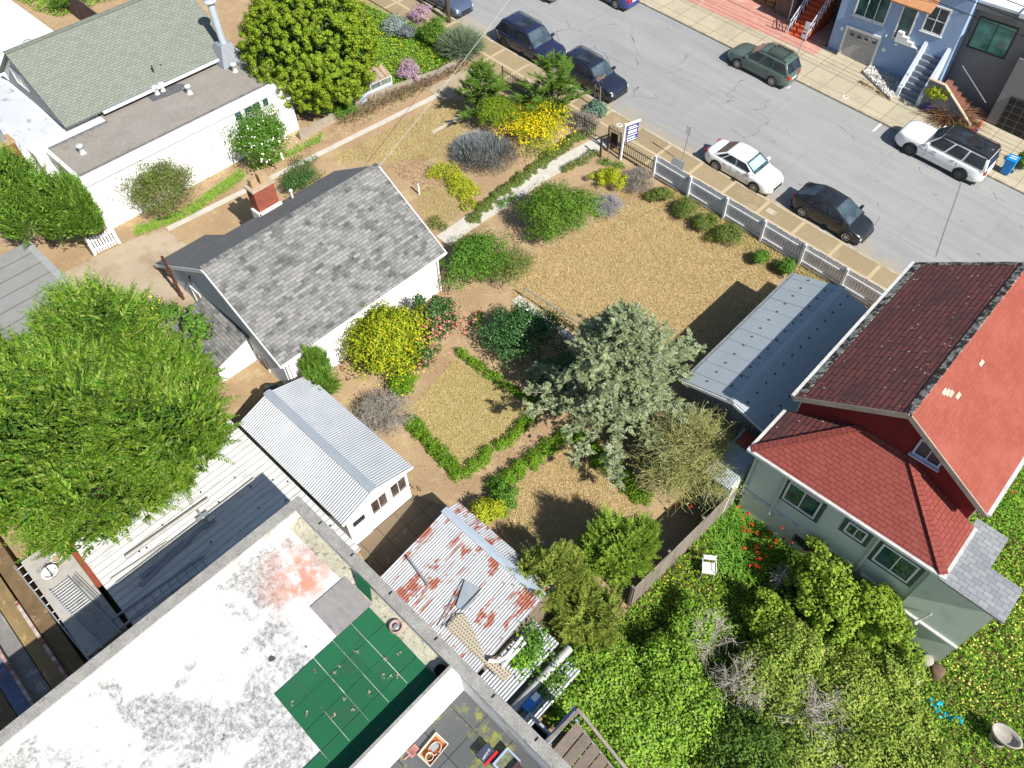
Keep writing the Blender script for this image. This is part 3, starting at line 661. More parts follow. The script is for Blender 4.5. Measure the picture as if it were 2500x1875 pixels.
b = MB(); b.box(-22.0,-19.2,-2.62,-2.425,2.6,2.84); b.build('gutter', M('copper_gutter', (.30,.08,.04), (.22,.06,.03), 4, .5), r)
# pipes, planks and ladder lying on it
PIPE = M('pale_pipe', (.34,.33,.30), (.25,.245,.225), 3, .5, grain=.1)
def lying(name, lb, cat, a, c, rad, mat, grp=None, open_end=True):
    a, c = V(a), V(c); t = thing(name, lb, cat, tuple((a+c)/2), grp); q = MB(); q.tube([a, c], rad, 12); q.build('tube', mat, t)
    d = (a-c).normalized(); q = MB(); q.tube([a+d*.001, a+d*.012], rad*.8, 12); q.build('open_end', DARK, t); return t
lying('metal_pipe', 'widest pale metal pipe lying along the white sheet roof', 'pipe', (-19.3,-1.3,2.99), (-19.15,2.2,3.02), .085, PIPE, 'pipes lying on the white sheet roof')
lying('metal_pipe', 'thin bent pale pipe beside the widest pipe on the white roof', 'pipe', (-18.95,-2.1,2.93), (-18.75,.1,2.95), .035, PIPE, 'pipes lying on the white sheet roof')
lying('metal_pipe', 'longest thin pale pipe with a rusty tip, on the white roof', 'pipe', (-18.62,-2.05,2.95), (-18.62,3.95,3.0), .05, PIPE, 'pipes lying on the white sheet roof')
t = thing('pipe_clamp_stand', 'dark metal clamp stand gripping the pipes on the white roof', 'clamp', (-18.6,1.6,2.9))
b = MB(); b.box(-18.95,-18.15,1.55,1.65,2.95,3.08); b.box(-18.7,-18.55,1.35,1.85,3.02,3.12); b.build('bar', STEEL, t); b = MB(); b.tube([(-18.2,1.4,2.98),(-18.2,1.85,2.98)], .07); b.build('roller', GRAYM, t)
PLK = M('bluish_plank', (.33,.34,.38), (.26,.27,.30), 3, .7)
for i, (a, c, w, lb) in enumerate((((-17.9,-1.5,2.97),(-18.3,1.5,3.0),.16,'longer grey plank lying askew in the shade on the white roof'), ((-18.15,-1.3,2.94),(-18.3,.6,2.95),.12,'shorter grey plank lying in the shade on the white roof'))):
    b = MB(); b.beam(a, c, w, .05); tag(b.build('plank', PLK, bevel=.006), lb, 'plank', 'planks on the white sheet roof')
LAD = M('ladder_alu', (.40,.42,.45), (.33,.35,.38), 4, .4, .4)
def ladder(lb, a, c, w, n, zoff=.04, up=V((0,0,1)), mat=LAD, grp='ladders'):
    a, c = V(a), V(c); d = (c-a).normalized(); s = d.cross(up).normalized(); t = thing('ladder', lb, 'ladder', tuple(a), grp)
    for sg in (-1, 1):
        q = MB(); q.beam(a+s*sg*w/2, c+s*sg*w/2, .05, .09); q.build('rail', mat, t)
    for i in range(n):
        p = a+(c-a)*((i+.5)/n); q = MB(); q.tube([p-s*(w/2-.02), p+s*(w/2-.02)], .022, 6); q.build('rung', mat, t)
    return t
ladder('grey ladder lying in the shade on the white sheet roof', (-17.25,-2.9,2.98), (-16.95,.75,3.0), .5, 11)
# concrete yard wall block with its clutter, far lower left
r = thing('concrete_slab_roof', 'grey concrete slab roof at the end of the white sheet roof', 'building', (-20.3,-3.2,gz(-20.3)))
b = MB(); b.box(-22.0,-17.2,-4.0,-2.65,1.3,2.75); b.build('wall', M('slab_wall', (.3,.27,.23), (.24,.21,.18), 2), r)
b = MB(); b.box(-22.1,-17.0,-4.1,-2.63,2.753,2.85); b.build('roof', M('slab_concrete', (.42,.40,.36), (.35,.33,.30), 1.5, .9, grain=.15, c3=(.25,.24,.22), s3=2), r)
p = V((-21.05,-3.05,2.85)); t = thing('bucket', 'white bucket of sand standing on the grey concrete slab', 'bucket', tuple(p))
b = MB(); b.lathe(p, [(.0,.005),(.16,.005),(.2,.3),(.215,.3),(.215,.33),(.19,.33),(.18,.25)], 18); b.build('pail', WHITEC, t); b = MB(); b.disc(p+V((0,0,.25)), .185, 18); b.build('sand', M('sand', (.45,.36,.22), (.38,.3,.18), 20), t)
ladder('long ladder leaning outside the concrete slab, lower left', (-22.25,-4.2,2.7), (-16.8,-3.95,2.6), .34, 13)
t = thing('metal_rack', 'wire rack of metal bars lying on the concrete slab, lower left', 'rack', (-18.5,-3.4,2.87))
b = MB()
for sg, y in ((0,-3.85),(1,-3.15)): b.beam((-20.2,y,2.92),(-16.85,y+.3,2.92),.05,.07)
b.build('side_rail', LAD, t); b = MB()
for i in range(26): x = -20.1+i*.125; yy = -3.85+(x+20.2)*.09; b.tube([(x,yy,2.95),(x,yy+.7,2.95)], .018, 5)
b.build('bar', LAD, t)
b = MB()
for k in range(3): b.tube([(-20.0,-3.05+.08*k,2.99+.05*k),(-17.6,-2.75+.06*k,2.99+.05*k)], .012, 5)
b.build('wire', STEEL, t)
t = thing('tub', 'white oval tub standing at the head of the wire rack', 'tub', (-20.75,-3.5,2.86)); b = MB(); b.lathe((-20.75,-3.5,2.86), [(0,.02),(.2,.02),(.27,.22),(.3,.23),(.3,.25),(.24,.25),(.2,.06),(0,.05)], 20); b.build('body', WHITE, t); b = MB(); b.beam((-21.05,-3.5,3.12),(-20.45,-3.5,3.12),.04,.02); b.build('handle', BLACKM, t)
# alley between: lower brown roofs in the shade
r = thing('timber_deck_roof', 'brown and blue-grey strip roofs in the alley at the lower left corner', 'building', (-20,-6,gz(-20)))
cols = [(.19,.13,.07),(.27,.19,.09),(.24,.23,.22),(.13,.16,.24),(.20,.14,.08),(.12,.10,.08),(.22,.18,.12),(.10,.09,.08)]
names = ['plank_strip','ochre_strip','tin_strip','blue_tin_strip','plank_strip','dark_strip','plank_strip','dark_strip']
for i, c in enumerate(cols):
    y = -4.35-i*.62; b = MB(); b.box(-30,-13.95,y-.55,y,.9,2.35-.07*i+(.1 if i % 2 else 0)); b.build(names[i], M('strip%d' % i, c, tuple(x*.7 for x in c), 1.3, .8, grain=.15, c3=tuple(x*1.4 for x in c), s3=2), r)
BRW = BRICK('red_white_brick', (.5,.45,.42), (.26,.07,.05), (.3,.28,.26), .16, .3, .012, off=0)
b = MB(); b.box(-21.0,-14.0,-5.03,-4.92,.95,2.52); b.build('brick_edge', BRW, r); b = MB(); b.box(-23.0,-14.0,-6.25,-6.14,.95,2.46); b.build('brick_trim', BRW, r)
t = thing('crate_pile', 'yellow-green plastic crate at the lower left edge', 'crate', (-20.0,-7.1,2.4))
YG = M('crate_yellow', (.42,.44,.12), (.36,.38,.10), 3); b = MB(); b.box(-20.7,-19.2,-7.5,-6.7,2.3,2.45); b.build('body', YG, t, bevel=.03); b = MB()
for i in range(5):
    for j in range(3): b.lathe((-20.5+i*.28,-7.35+j*.25,2.451), [(.06,0),(.06,.012),(0,.012)], 8)
b.build('hole', DARK, t)

# ------------------------------------------------------------------ big flat-roofed block in front
def stained_roof():
    m, nt, b = _new('stained_white_roof')
    vec = coord(nt, 'Object')
    col = mixc(nt, noise(nt, vec, 1.2, 5, .6, .35, .65), (.84,.84,.83), (.78,.78,.77))
    big = noise(nt, vec, .50, 6, .62, .44, .56, .4)
    spk = noise(nt, vec, 6, 9, .88, .42, .58)
    sm = nt.nodes.new('ShaderNodeMath'); sm.operation = 'MULTIPLY_ADD'; sm.inputs[1].default_value = .6; sm.inputs[2].default_value = .38; nt.links.new(spk, sm.inputs[0])
    k = nt.nodes.new('ShaderNodeMath'); k.operation = 'MULTIPLY'; nt.links.new(big, k.inputs[0]); nt.links.new(sm.outputs[0], k.inputs[1])
    col = mixc(nt, k.outputs[0], col, (.15,.15,.14))
    # pinkish bare patch near the north corner
    ob = coord(nt, 'Object'); sx = nt.nodes.new('ShaderNodeVectorMath'); sx.operation = 'DISTANCE'; sx.inputs[1].default_value = PINKC
    nt.links.new(ob, sx.inputs[0])
    rg = nt.nodes.new('ShaderNodeMapRange'); rg.inputs[1].default_value = 1.55; rg.inputs[2].default_value = .5; nt.links.new(sx.outputs['Value'], rg.inputs[0])
    k2 = nt.nodes.new('ShaderNodeMath'); k2.operation = 'MULTIPLY'; nt.links.new(rg.outputs[0], k2.inputs[0]); nt.links.new(noise(nt, vec, 2.0, 8, .75, .33, .55), k2.inputs[1])
    col = mixc(nt, k2.outputs[0], col, (.50,.24,.17))
    col = mixc(nt, noise(nt, vec, .9, 6, .7, .67, .74), col, (.55,.40,.37))
    col = mixc(nt, noise(nt, vec, 2.6, 2, .4, .74, .76), col, (.06,.055,.05))
    nt.links.new(col, b.inputs['Base Color']); b.inputs['Roughness'].default_value = .85
    bump(nt, b, spk, .2, .01)
    return m
r = thing('flat_roofed_block', 'large white flat-roofed block with a grey concrete parapet, bottom left', 'building', (-8, -2, 0))
pk = Uc('e2',420,180,6.7)
PINKC = (pk.x+8, pk.y+2, 6.7)
XW, YN, ZP, ZF = -13.9, 3.87, 7.3, 6.68
PARA = M('parapet_concrete', (.33,.32,.29), (.25,.24,.22), 2.2, .95, grain=.3, gscale=30, c3=(.15,.15,.14), s3=3, lo3=.58, hi3=.68)
INW = M('parapet_inside', (.66,.66,.66), (.52,.52,.53), 1.5, .85, grain=.08, c3=(.34,.33,.28), s3=1.2, lo3=.5, hi3=.66)
b = MB(); b.box(XW+.02,-6.4,-14,YN-.02,.2,ZF-.1); b.box(-6.397,3,-14,YN-.02,.2,5.7); b.build('wall', STUCCO, r)
b = MB(); b.box(XW+.3,-6.35,-13.9,YN-.3,ZF-.097,ZF); b.build('roof', stained_roof(), r)
b = MB(); b.box(XW,XW+.297,-14,YN,ZF-.3,ZP-.05); b.box(XW+.3,2,YN-.297,YN,ZF-1.0,ZP-.05); b.build('parapet', INW, r)
b = MB(); b.box(XW-.04,XW+.33,-14,YN+.04,ZP-.047,ZP+.02); b.box(XW+.333,2,YN-.33,YN+.04,ZP-.047,ZP+.02); b.build('coping', PARA, r)
b = MB(); b.hexa([(XW+.3,YN-.78,ZF+.002),(-6.4,YN-.68,ZF+.002),(-6.4,YN-.3,ZF+.002),(XW+.3,YN-.3,ZF+.002)], [(XW+.3,YN-.76,ZF+.012),(-6.4,YN-.66,ZF+.012),(-6.4,YN-.3,ZF+.12),(XW+.3,YN-.3,ZF+.12)])
b.build('lichen_strip', M('lichen', (.50,.47,.36), (.36,.34,.26), 2, .95, grain=.3, gscale=25, c3=(.2,.19,.15), s3=5), r)
b = MB(); b.box(-6.35,-6.0,-14,YN-.3,5.7,ZP); b.build('dividing_wall', WHITE, r)
b = MB(); b.box(-6.38,-6.29,-14,YN-.332,ZP+.003,ZP+.03); b.build('wall_coping', PARA, r)
MATG = BRICK('mat_grey', (.105,.112,.115), (.085,.09,.092), (.02,.02,.02), 1.0, 1.0, .012, off=0, c3=(.22,.23,.06), s3=.9, lo3=.54, hi3=.62, bmp=.2)
b = MB(); b.box(-6.0,3,-13.8,YN-.3,5.703,5.8); b.build('terrace_floor', MATG, r)
b = MB()
for y in (-4.5,-2.6,-.8,1.0,2.4,3.3): pass
for x in (-12.6,-11,-9.2,-7.2,-4.9,-3.3): b.box(x-.015,x+.015,YN-.15,YN-.02,ZP+.021,ZP+.05)
b.build('coping_cracks', DARK, r)
# green rubber tiles
GT = BRICK('green_rubber', (.018,.125,.055), (.015,.105,.047), (.015,.12,.05), 2, 2, .001, c3=(.03,.09,.045), s3=.8, lo3=.5, hi3=.7, bmp=.15, grain=.2)
rr = random.Random(5); first = None
k = 0
for i in range(5):
    for j in range(-2, 5):
        if j < 0 and i < 3: continue
        x0, y0 = -9.58+i*.715, -.33+j*.7
        x1, y1 = min(x0+.70-.008*rr.random(), -6.37), y0+.688
        dx, dy = rr.uniform(-.006,.006), rr.uniform(-.004,.004)
        b = MB(); b.box(x0+dx,x1+dx,y0+dy,y1+dy,ZF+.003,ZF+.045+.006*rr.random()); t = b.build('rubber_tile', GT, bevel=.008)
        col = ['beside the grey board','next in from the board side','in the middle','next to the shaded strip','at the dividing wall'][i]
        row = {-2:'in the outermost row',-1:'past the white roof corner',0:'by the open white roof',1:'second from the white roof',2:'in the centre row',3:'second from the parapet',4:'along the parapet'}[j]
        tag(t, 'green roof tile %s, %s' % (row, col), 'roof tile', 'green rubber tiles on the flat roof'); k += 1
t = thing('plywood_board', 'grey weathered plywood board lying beside the green roof tiles', 'board', (-10.2,2.6,ZF)); b = MB(); b.box(-10.9,-9.6,1.92,3.28,ZF+.03,ZF+.06); b.build('sheet', M('plywood', (.30,.28,.27), (.24,.225,.22), 2, .9, grain=.25, c3=(.14,.135,.13), s3=2, lo3=.62, hi3=.7, stretch=(1,3,1)), t); b = MB(); b.box(-10.8,-10.7,1.95,3.25,ZF+.002,ZF+.029); b.box(-9.8,-9.7,1.95,3.25,ZF+.002,ZF+.029); b.build('batten', WOODG, t)
t = thing('propped_board', 'small green board propped against the roof parapet', 'panel', (-10.2,3.45,ZF)); b = MB(); b.hexa([(-10.35,3.28,ZF+.01),(-9.65,3.3,ZF+.01),(-9.65,3.33,ZF+.01),(-10.35,3.31,ZF+.01)], [(-10.5,3.5,ZF+.55),(-9.85,3.5,ZF+.55),(-9.85,3.53,ZF+.55),(-10.5,3.53,ZF+.55)]); b.build('sheet', GT, t); b = MB(); b.beam((-10.2,3.52,ZF+.01),(-10.2,3.53,ZF+.5),.05,.03); b.build('strut', WOODG, t)
p = V((-8.5,3.3,ZF+.05)); t = thing('round_vent', 'round pinkish metal roof vent near the parapet by the green tiles', 'vent', tuple(p)); b = MB(); b.lathe(p, [(.2,-.05),(.2,.16),(.185,.17),(.17,.15),(.16,.06),(.0,.05)], 22); b.build('collar', M('dusty_pink', (.42,.28,.26), (.3,.2,.19), 5, .6), t); b = MB(); b.lathe(p+V((.02,0,.05)), [(.09,0),(.09,.1),(.07,.11),(0,.11)], 14); b.build('pipe', STEEL, t)
t = thing('arched_vent', 'black round vent opening at the foot of the white dividing wall', 'vent', (-6.55,3.3,ZF)); b = MB(); b.lathe((-6.55,3.3,ZF), [(.19,0),(.19,.35),(.17,.36)], 18); b.build('collar', BLACKM, t); b = MB(); b.disc((-6.55,3.3,ZF+.3), .175, 18); b.build('opening', DARK, t)
# leaf litter on the tiles
rng = np.random.default_rng(4)
P = []
for px, py in ((365,1150),(530,905),(465,1250),(680,1255),(825,1205),(760,1125),(710,870),(690,930),(850,760),(1070,820),(1180,775),(950,1085),(1170,945),(1115,955),(1070,940)):
    q = Uc('e2',px,py,6.74); P += [(q.x+rng.normal()*.04,q.y+rng.normal()*.04,6.745+rng.uniform(0,.02)) for _ in range(9)]
P = np.array(P); Nn = np.tile([0,0,1.0],(len(P),1))+rng.normal(size=(len(P),3))*.4
o = fast_mesh('leaf_litter', leaf_quads(P, Nn, .055, .5, rng), 4, LEAF('litter', [(.35,.27,.2),(.45,.38,.3),(.25,.18,.13)], .1)); tag(o, None, None, kind='stuff'); o['label'] = 'dry leaf litter scattered on the green roof tiles'
# things on the terrace
Z0 = 5.8
t = thing('plastic_tray', 'cream tray holding rags, cables and a cup on the grey terrace', 'tray', (-5.5,1.9,Z0))
TR = M('tray_cream', (.62,.55,.45), (.55,.48,.4), 4, .5); b = MB(); mc = Matrix.Rotation(math.radians(4),3,'Z')
q0 = [V((-.23,-.36,0)),V((.23,-.36,0)),V((.23,.36,0)),V((-.23,.36,0))]
ctr = V((-5.45,1.85,Z0)); qo = lambda s, z: [ctr+mc@(V((p.x*s,p.y*s,0)))+V((0,0,z)) for p in q0]
b.hexa(qo(.9,.002), qo(.95,.02))
for i in range(4):
    a0, a1 = qo(1.0,.02), qo(1.07,.13); c0 = qo(.92,.02); c1_ = qo(.99,.13); j = (i+1) % 4
    b.hexa([a0[i],a0[j],c0[j],c0[i]], [a1[i],a1[j],c1_[j],c1_[i]])
b.build('rim', TR, t); b = MB(); b.hexa(qo(.88,.021), qo(.88,.04)); b.build('orange_rag', M('orange_cloth', (.40,.12,.03), (.3,.09,.03), 6), t)
b = MB(); b.box(ctr.x-.12,ctr.x+.05,ctr.y-.05,ctr.y+.18,Z0+.045,Z0+.1); b.build('dark_box', GRAYM, t, bevel=.01)
b = MB(); b.tube([ctr+V((.03+.15*math.cos(a*.5),.05+.2*math.sin(a*.5),.11)) for a in range(13)], .012, 6); b.build('cable', M('cable_grey', (.5,.48,.46)), t)
b = MB(); b.lathe(ctr+V((.08,-.2,.045)), [(0,.0),(.09,0),(.115,.14),(.1,.14),(.085,.02)], 16); cup = b.build('cup', TR, t); b = MB(); b.disc(ctr+V((.08,-.2,.12)), .1, 16); b.build('liquid', M('tea', (.16,.08,.03)), cup)
t = thing('dustpan', 'pink ribbed dustpan lying beside the cream tray', 'dustpan', (-5.9,1.45,Z0)); b = MB(); b.hexa([(-5.98,1.3,Z0+.01),(-5.72,1.3,Z0+.01),(-5.74,1.6,Z0+.01),(-5.94,1.6,Z0+.01)], [(-5.98,1.3,Z0+.02),(-5.72,1.3,Z0+.02),(-5.74,1.6,Z0+.05),(-5.94,1.6,Z0+.05)]); PK = M('pink_plastic', (.46,.22,.19), (.4,.19,.16), 6, .5); b.build('pan', PK, t); b = MB()
for i in range(6): b.box(-5.95+i*.04,-5.94+i*.04,1.33,1.57,Z0+.045,Z0+.06)
b.build('rib', PK, t); b = MB(); b.tube([(-5.84,1.3,Z0+.03),(-5.86,1.12,Z0+.04)], .02); b.build('handle', PK, t)
t = thing('mop_bucket', 'dark blue bucket with a red rim in the terrace shade', 'bucket', (-4.2,2.75,Z0)); b = MB(); b.hexa([(-4.4,2.6,Z0+.01),(-4.12,2.6,Z0+.01),(-4.12,2.95,Z0+.01),(-4.4,2.95,Z0+.01)], [(-4.45,2.55,Z0+.32),(-4.07,2.55,Z0+.32),(-4.07,3.0,Z0+.32),(-4.45,3.0,Z0+.32)]); b.build('body', M('navy_plastic', (.05,.06,.10), (.04,.05,.08), 4, .4), t, bevel=.03); b = MB(); b.hexa([(-4.10,2.53,Z0+.30),(-4.03,2.53,Z0+.30),(-4.03,3.02,Z0+.30),(-4.10,3.02,Z0+.30)], [(-4.10,2.53,Z0+.36),(-4.03,2.53,Z0+.36),(-4.03,3.02,Z0+.36),(-4.10,3.02,Z0+.36)]); b.build('red_rim', M('red_plastic', (.5,.03,.04)), t)
lettering(t, 'O-Cedar', .09, WHITE, (-.06,0,.328), (0,0,math.radians(-80)))
t = thing('storage_crate', 'pale blue crate of greenery in the terrace corner', 'crate', (-3.6,3.0,Z0)); b = MB()
for a in ((-3.95,-3.9,2.7,3.3),(-3.5,-3.45,2.7,3.3),(-3.9,-3.5,2.7,2.75),(-3.9,-3.5,3.25,3.3)): b.box(*a,Z0+.01,Z0+.3)
b.build('side', M('blue_plastic', (.34,.42,.55), (.28,.35,.46), 4, .5), t); b = MB(); b.box(-3.9,-3.5,2.75,3.25,Z0+.01,Z0+.2); b.build('soil', M('crate_soil', (.10,.11,.07), (.2,.22,.14), 14), t)
t = thing('slatted_crate', 'dark slatted crate with a red edge at the bottom of the terrace', 'crate', (-3.0,2.8,Z0)); b = MB(); b.box(-3.4,-2.6,2.4,3.2,Z0+.01,Z0+.35); b.build('body', BLACKM, t); b = MB()
for i in range(5): b.box(-3.3,-2.7,2.47+i*.14,2.55+i*.14,Z0+.352,Z0+.37)
b.build('slat', M('pale_slat', (.4,.42,.45)), t); b = MB(); b.box(-3.46,-3.403,2.36,3.24,Z0+.3,Z0+.39); b.build('edge', BROWNM, t)

# ------------------------------------------------------------------ rusty shed and the roofs beside it
def rust_mat():
    m, nt, b = _new('rusty_corrugated')
    vec = coord(nt, 'Object')
    col = mixc(nt, noise(nt, vec, 1.5, 5, .6, .35, .65), (.40,.41,.42), (.32,.335,.35))
    st = noise(nt, coord(nt, 'Object', (1.15, .5, 1)), 1.35, 7, .72, .55, .585)
    st2 = noise(nt, coord(nt, 'Object', (1.6, .07, 1)), 3.2, 5, .65, .58, .62)
    mx = nt.nodes.new('ShaderNodeMath'); mx.operation = 'MAXIMUM'; nt.links.new(st, mx.inputs[0]); nt.links.new(st2, mx.inputs[1])
    rc = mixc(nt, noise(nt, vec, 6, 5, .7, .35, .65), (.30,.075,.035), (.19,.05,.028))
    col = mixc(nt, mx.outputs[0], col, rc)
    nt.links.new(col, b.inputs['Base Color']); b.inputs['Roughness'].default_value = .6
    return m
RUST = rust_mat()
r = thing('rusty_shed', 'shed under a rust-blotched corrugated gable roof next to the flat block', 'shed', (-9.6, 6.6, gz(-9.6)))
b = MB(); b.extr([(-11.75,5.05,.5),(-11.75,8.55,.5),(-11.75,8.55,2.75),(-11.75,8.1,2.95),(-11.75,5.05,2.45)], (4.9,0,0)); b.build('wall', M('shed_wood', (.26,.2,.15), (.2,.15,.11), 2), r)
b = MB(); b.corr((-11.95,8.1,3.2),(5.05,0,0),(0,.7,-.28),.105,.015); b.slab((-11.95,8.1,3.17),(-6.9,8.1,3.17),(-6.9,8.8,2.89),(-11.95,8.8,2.89),.03)
b.corr((-11.95,4.75,2.6),(5.05,0,0),(0,3.35,.6),.105,.015); b.slab((-11.95,4.75,2.57),(-6.9,4.75,2.57),(-6.9,8.097,3.17),(-11.95,8.097,3.17),.03); ro = b.build('roof', RUST, r)
b = MB(); b.slab((-12.0,8.1,3.26),(-6.9,8.1,3.26),(-6.9,8.26,3.21),(-12.0,8.26,3.21),.015); b.slab((-12.0,7.94,3.215),(-6.9,7.94,3.215),(-6.9,8.098,3.259),(-12.0,8.098,3.259),.015); b.build('ridge_cap', M('ridge_blue', (.45,.52,.58), (.4,.46,.52), 2, .4, .2), ro)
b = MB(); b.box(-12.02,-11.97,4.75,8.1,2.5,2.56); b.build('edge_trim', M('rust_trim', (.34,.08,.03), (.25,.06,.03), 5), ro)
b = MB(); b.tube([Uc('e2',1250,30,3.0), Uc('e2',1410,250,2.9)], .04); b.build('antenna_bar', STEEL, r)
t = thing('sheet_panel', 'pale pentagon metal sheet lying on the rusty roof', 'metal sheet', tuple(Uc('e2',1700,330,3.1)))
b = MB(); q = [Uc('e2',a,c,3.02) for a, c in ((1690,210),(1620,395),(1660,430),(1710,420),(1820,280))]
for i in q: i.z = 2.66+(i.y-4.75)*.18
b.extr(q, (0,0,.03)); b.build('sheet', M('sheet_grey', (.36,.40,.44), (.30,.34,.38), 3, .4, .2), t); b = MB(); b.tube([q[0]+V((0,0,.06)), Uc('e2',1500,580,2.85)], .015); b.tube([q[4]+V((0,0,.06)), Uc('e2',1540,580,2.85)], .015); b.build('stay_wire', BLACKM, t)
t = thing('perforated_mat', 'brown perforated mat draped on the corrugated roof edge', 'mat', tuple(Uc('e2',1800,750,2.7)))
q = [Uc('e2',a,c,2.75) for a, c in ((1600,480),(1545,570),(1990,1000),(2060,930),(1840,790),(1780,650),(1690,480))]
for i in q: i.z = 2.67+(i.y-4.75)*.18
b = MB(); b.extr(q, (0,0,.02)); b.build('sheet', BRICK('perforated', (.20,.15,.10), (.17,.13,.09), (.42,.38,.30), .11, .11, .03, bmp=.3), t)
WPIPE = M('white_pipe', (.72,.71,.68), (.55,.54,.51), 4, .5, grain=.1)
t = thing('drain_pipe', 'white bent drain pipe lying along the corrugated roof end', 'pipe', tuple(Uc('e2',2000,780,2.9)))
b = MB(); q = [Uc('e2',a,c,2.95) for a, c in ((1875,830),(1950,835),(2010,800),(2130,650))]
b.tube(q, .07, 10); b.build('tube', WPIPE, t); b = MB(); b.tube([Uc('e2',1975,880,2.9), Uc('e2',2180,660,2.9)], .06, 10); b.build('gutter', WPIPE, t)
r = thing('low_lean_to', 'low pale corrugated lean-to roofs beside the ivy, below the rusty shed', 'shed', (-5.8,6.2,gz(-5.8)))
b = MB(); b.box(-6.75,-4.8,4.2,7.3,.2,2.1); b.build('wall', M('leanto_wall', (.24,.2,.16), (.2,.17,.13), 2), r)
b = MB(); b.corr((-6.85,4.1,2.22),(1.25,0,0),(0,3.4,.12),.115,.022); b.slab((-6.85,4.1,2.19),(-5.6,4.1,2.19),(-5.6,7.5,2.31),(-6.85,7.5,2.31),.03); b.build('roof', CORW, r)
b = MB(); b.corr((-5.0,4.0,2.22),(.55,0,0),(0,3.3,.1),.115,.022); b.slab((-5.0,4.0,2.19),(-4.45,4.0,2.19),(-4.45,7.3,2.29),(-5.0,7.3,2.29),.03); b.build('side_roof', CORW, r)
b = MB(); b.tube([(-5.25,4.3,2.36),(-5.2,7.6,2.46)], .15, 14); b.build('ridge_roll', M('grey_roll', (.42,.41,.39), (.30,.30,.29), 2, .6, grain=.15), r)
t = thing('blue_box', 'blue and white box on the lean-to roof beside the ivy', 'box', tuple(Uc('e3',310,1150,2.4)))
p = Uc('e3',310,1150,2.4); b = MB(); b.box(p.x-.15,p.x+.15,p.y-.35,p.y+.35,2.28,2.5); b.build('carton', M('blue_carton', (.02,.22,.60), (.02,.18,.5), 3, .5), t, bevel=.01); b = MB(); b.box(p.x-.1,p.x+.1,p.y+.05,p.y+.33,2.502,2.515); b.build('white_flap', WHITE, t)
# dark well and steps at the bottom edge
TREAD = M('tread_brown', (.22,.18,.15), (.17,.14,.12), 3, .9, grain=.3)
r = thing('wooden_stair', 'brown stair with a white and blue handrail at the bottom edge', 'stair', (-3,4.6,0))
a = Uc('e3',760,1330,3.6); 
for i in range(7):
    b = MB(); x = -3.35+i*.36; b.box(x,x+.34,4.35,5.7,3.3-.24*i-.08,3.3-.24*i); b.build('tread', TREAD, r, bevel=.01)
b = MB()
for y in (4.3,5.72): b.beam((-3.4,y,3.2),(-.8,y,1.45),.06,.25)
b.build('stringer', WOODG, r)
RAIL = M('rail_blue', (.30,.36,.48), (.25,.3,.42), 3, .6)
b = MB(); b.beam((-3.55,4.2,4.1),(-3.4,5.9,4.1),.1,.08); b.beam((-3.4,5.85,4.1),(-.5,5.85,2.2),.1,.1); b.build('handrail', WOODG, r)
b = MB()
for q in ((-3.5,4.25),(-3.4,5.85),(-1.5,5.85)): b.box(q[0]-.05,q[0]+.05,q[1]-.05,q[1]+.05,.2,3.0 if q[0] < -3 else 2.8)
b.build('post', RAIL, r)
b = MB(); b.box(-3.62,-3.52,4.2,5.9,3.3,4.0); b.build('side_panel', RAIL, r)
r = thing('light_well', 'dark rectangular skylight well between the block and the ivy', 'skylight', (-4.3,4.7,0))
b = MB(); b.box(-4.75,-3.75,4.0,4.08,.3,2.6); b.box(-4.75,-3.75,5.0,5.08,.3,2.6); b.box(-4.75,-4.67,4.083,4.997,.3,2.6); b.box(-3.83,-3.75,4.083,4.997,.3,2.6); b.build('frame', M('well_frame', (.4,.44,.48), (.3,.33,.36), 3, .5), r); b = MB(); b.box(-4.667,-3.833,4.083,4.997,.3,2.2); b.build('glazing', DARK, r)

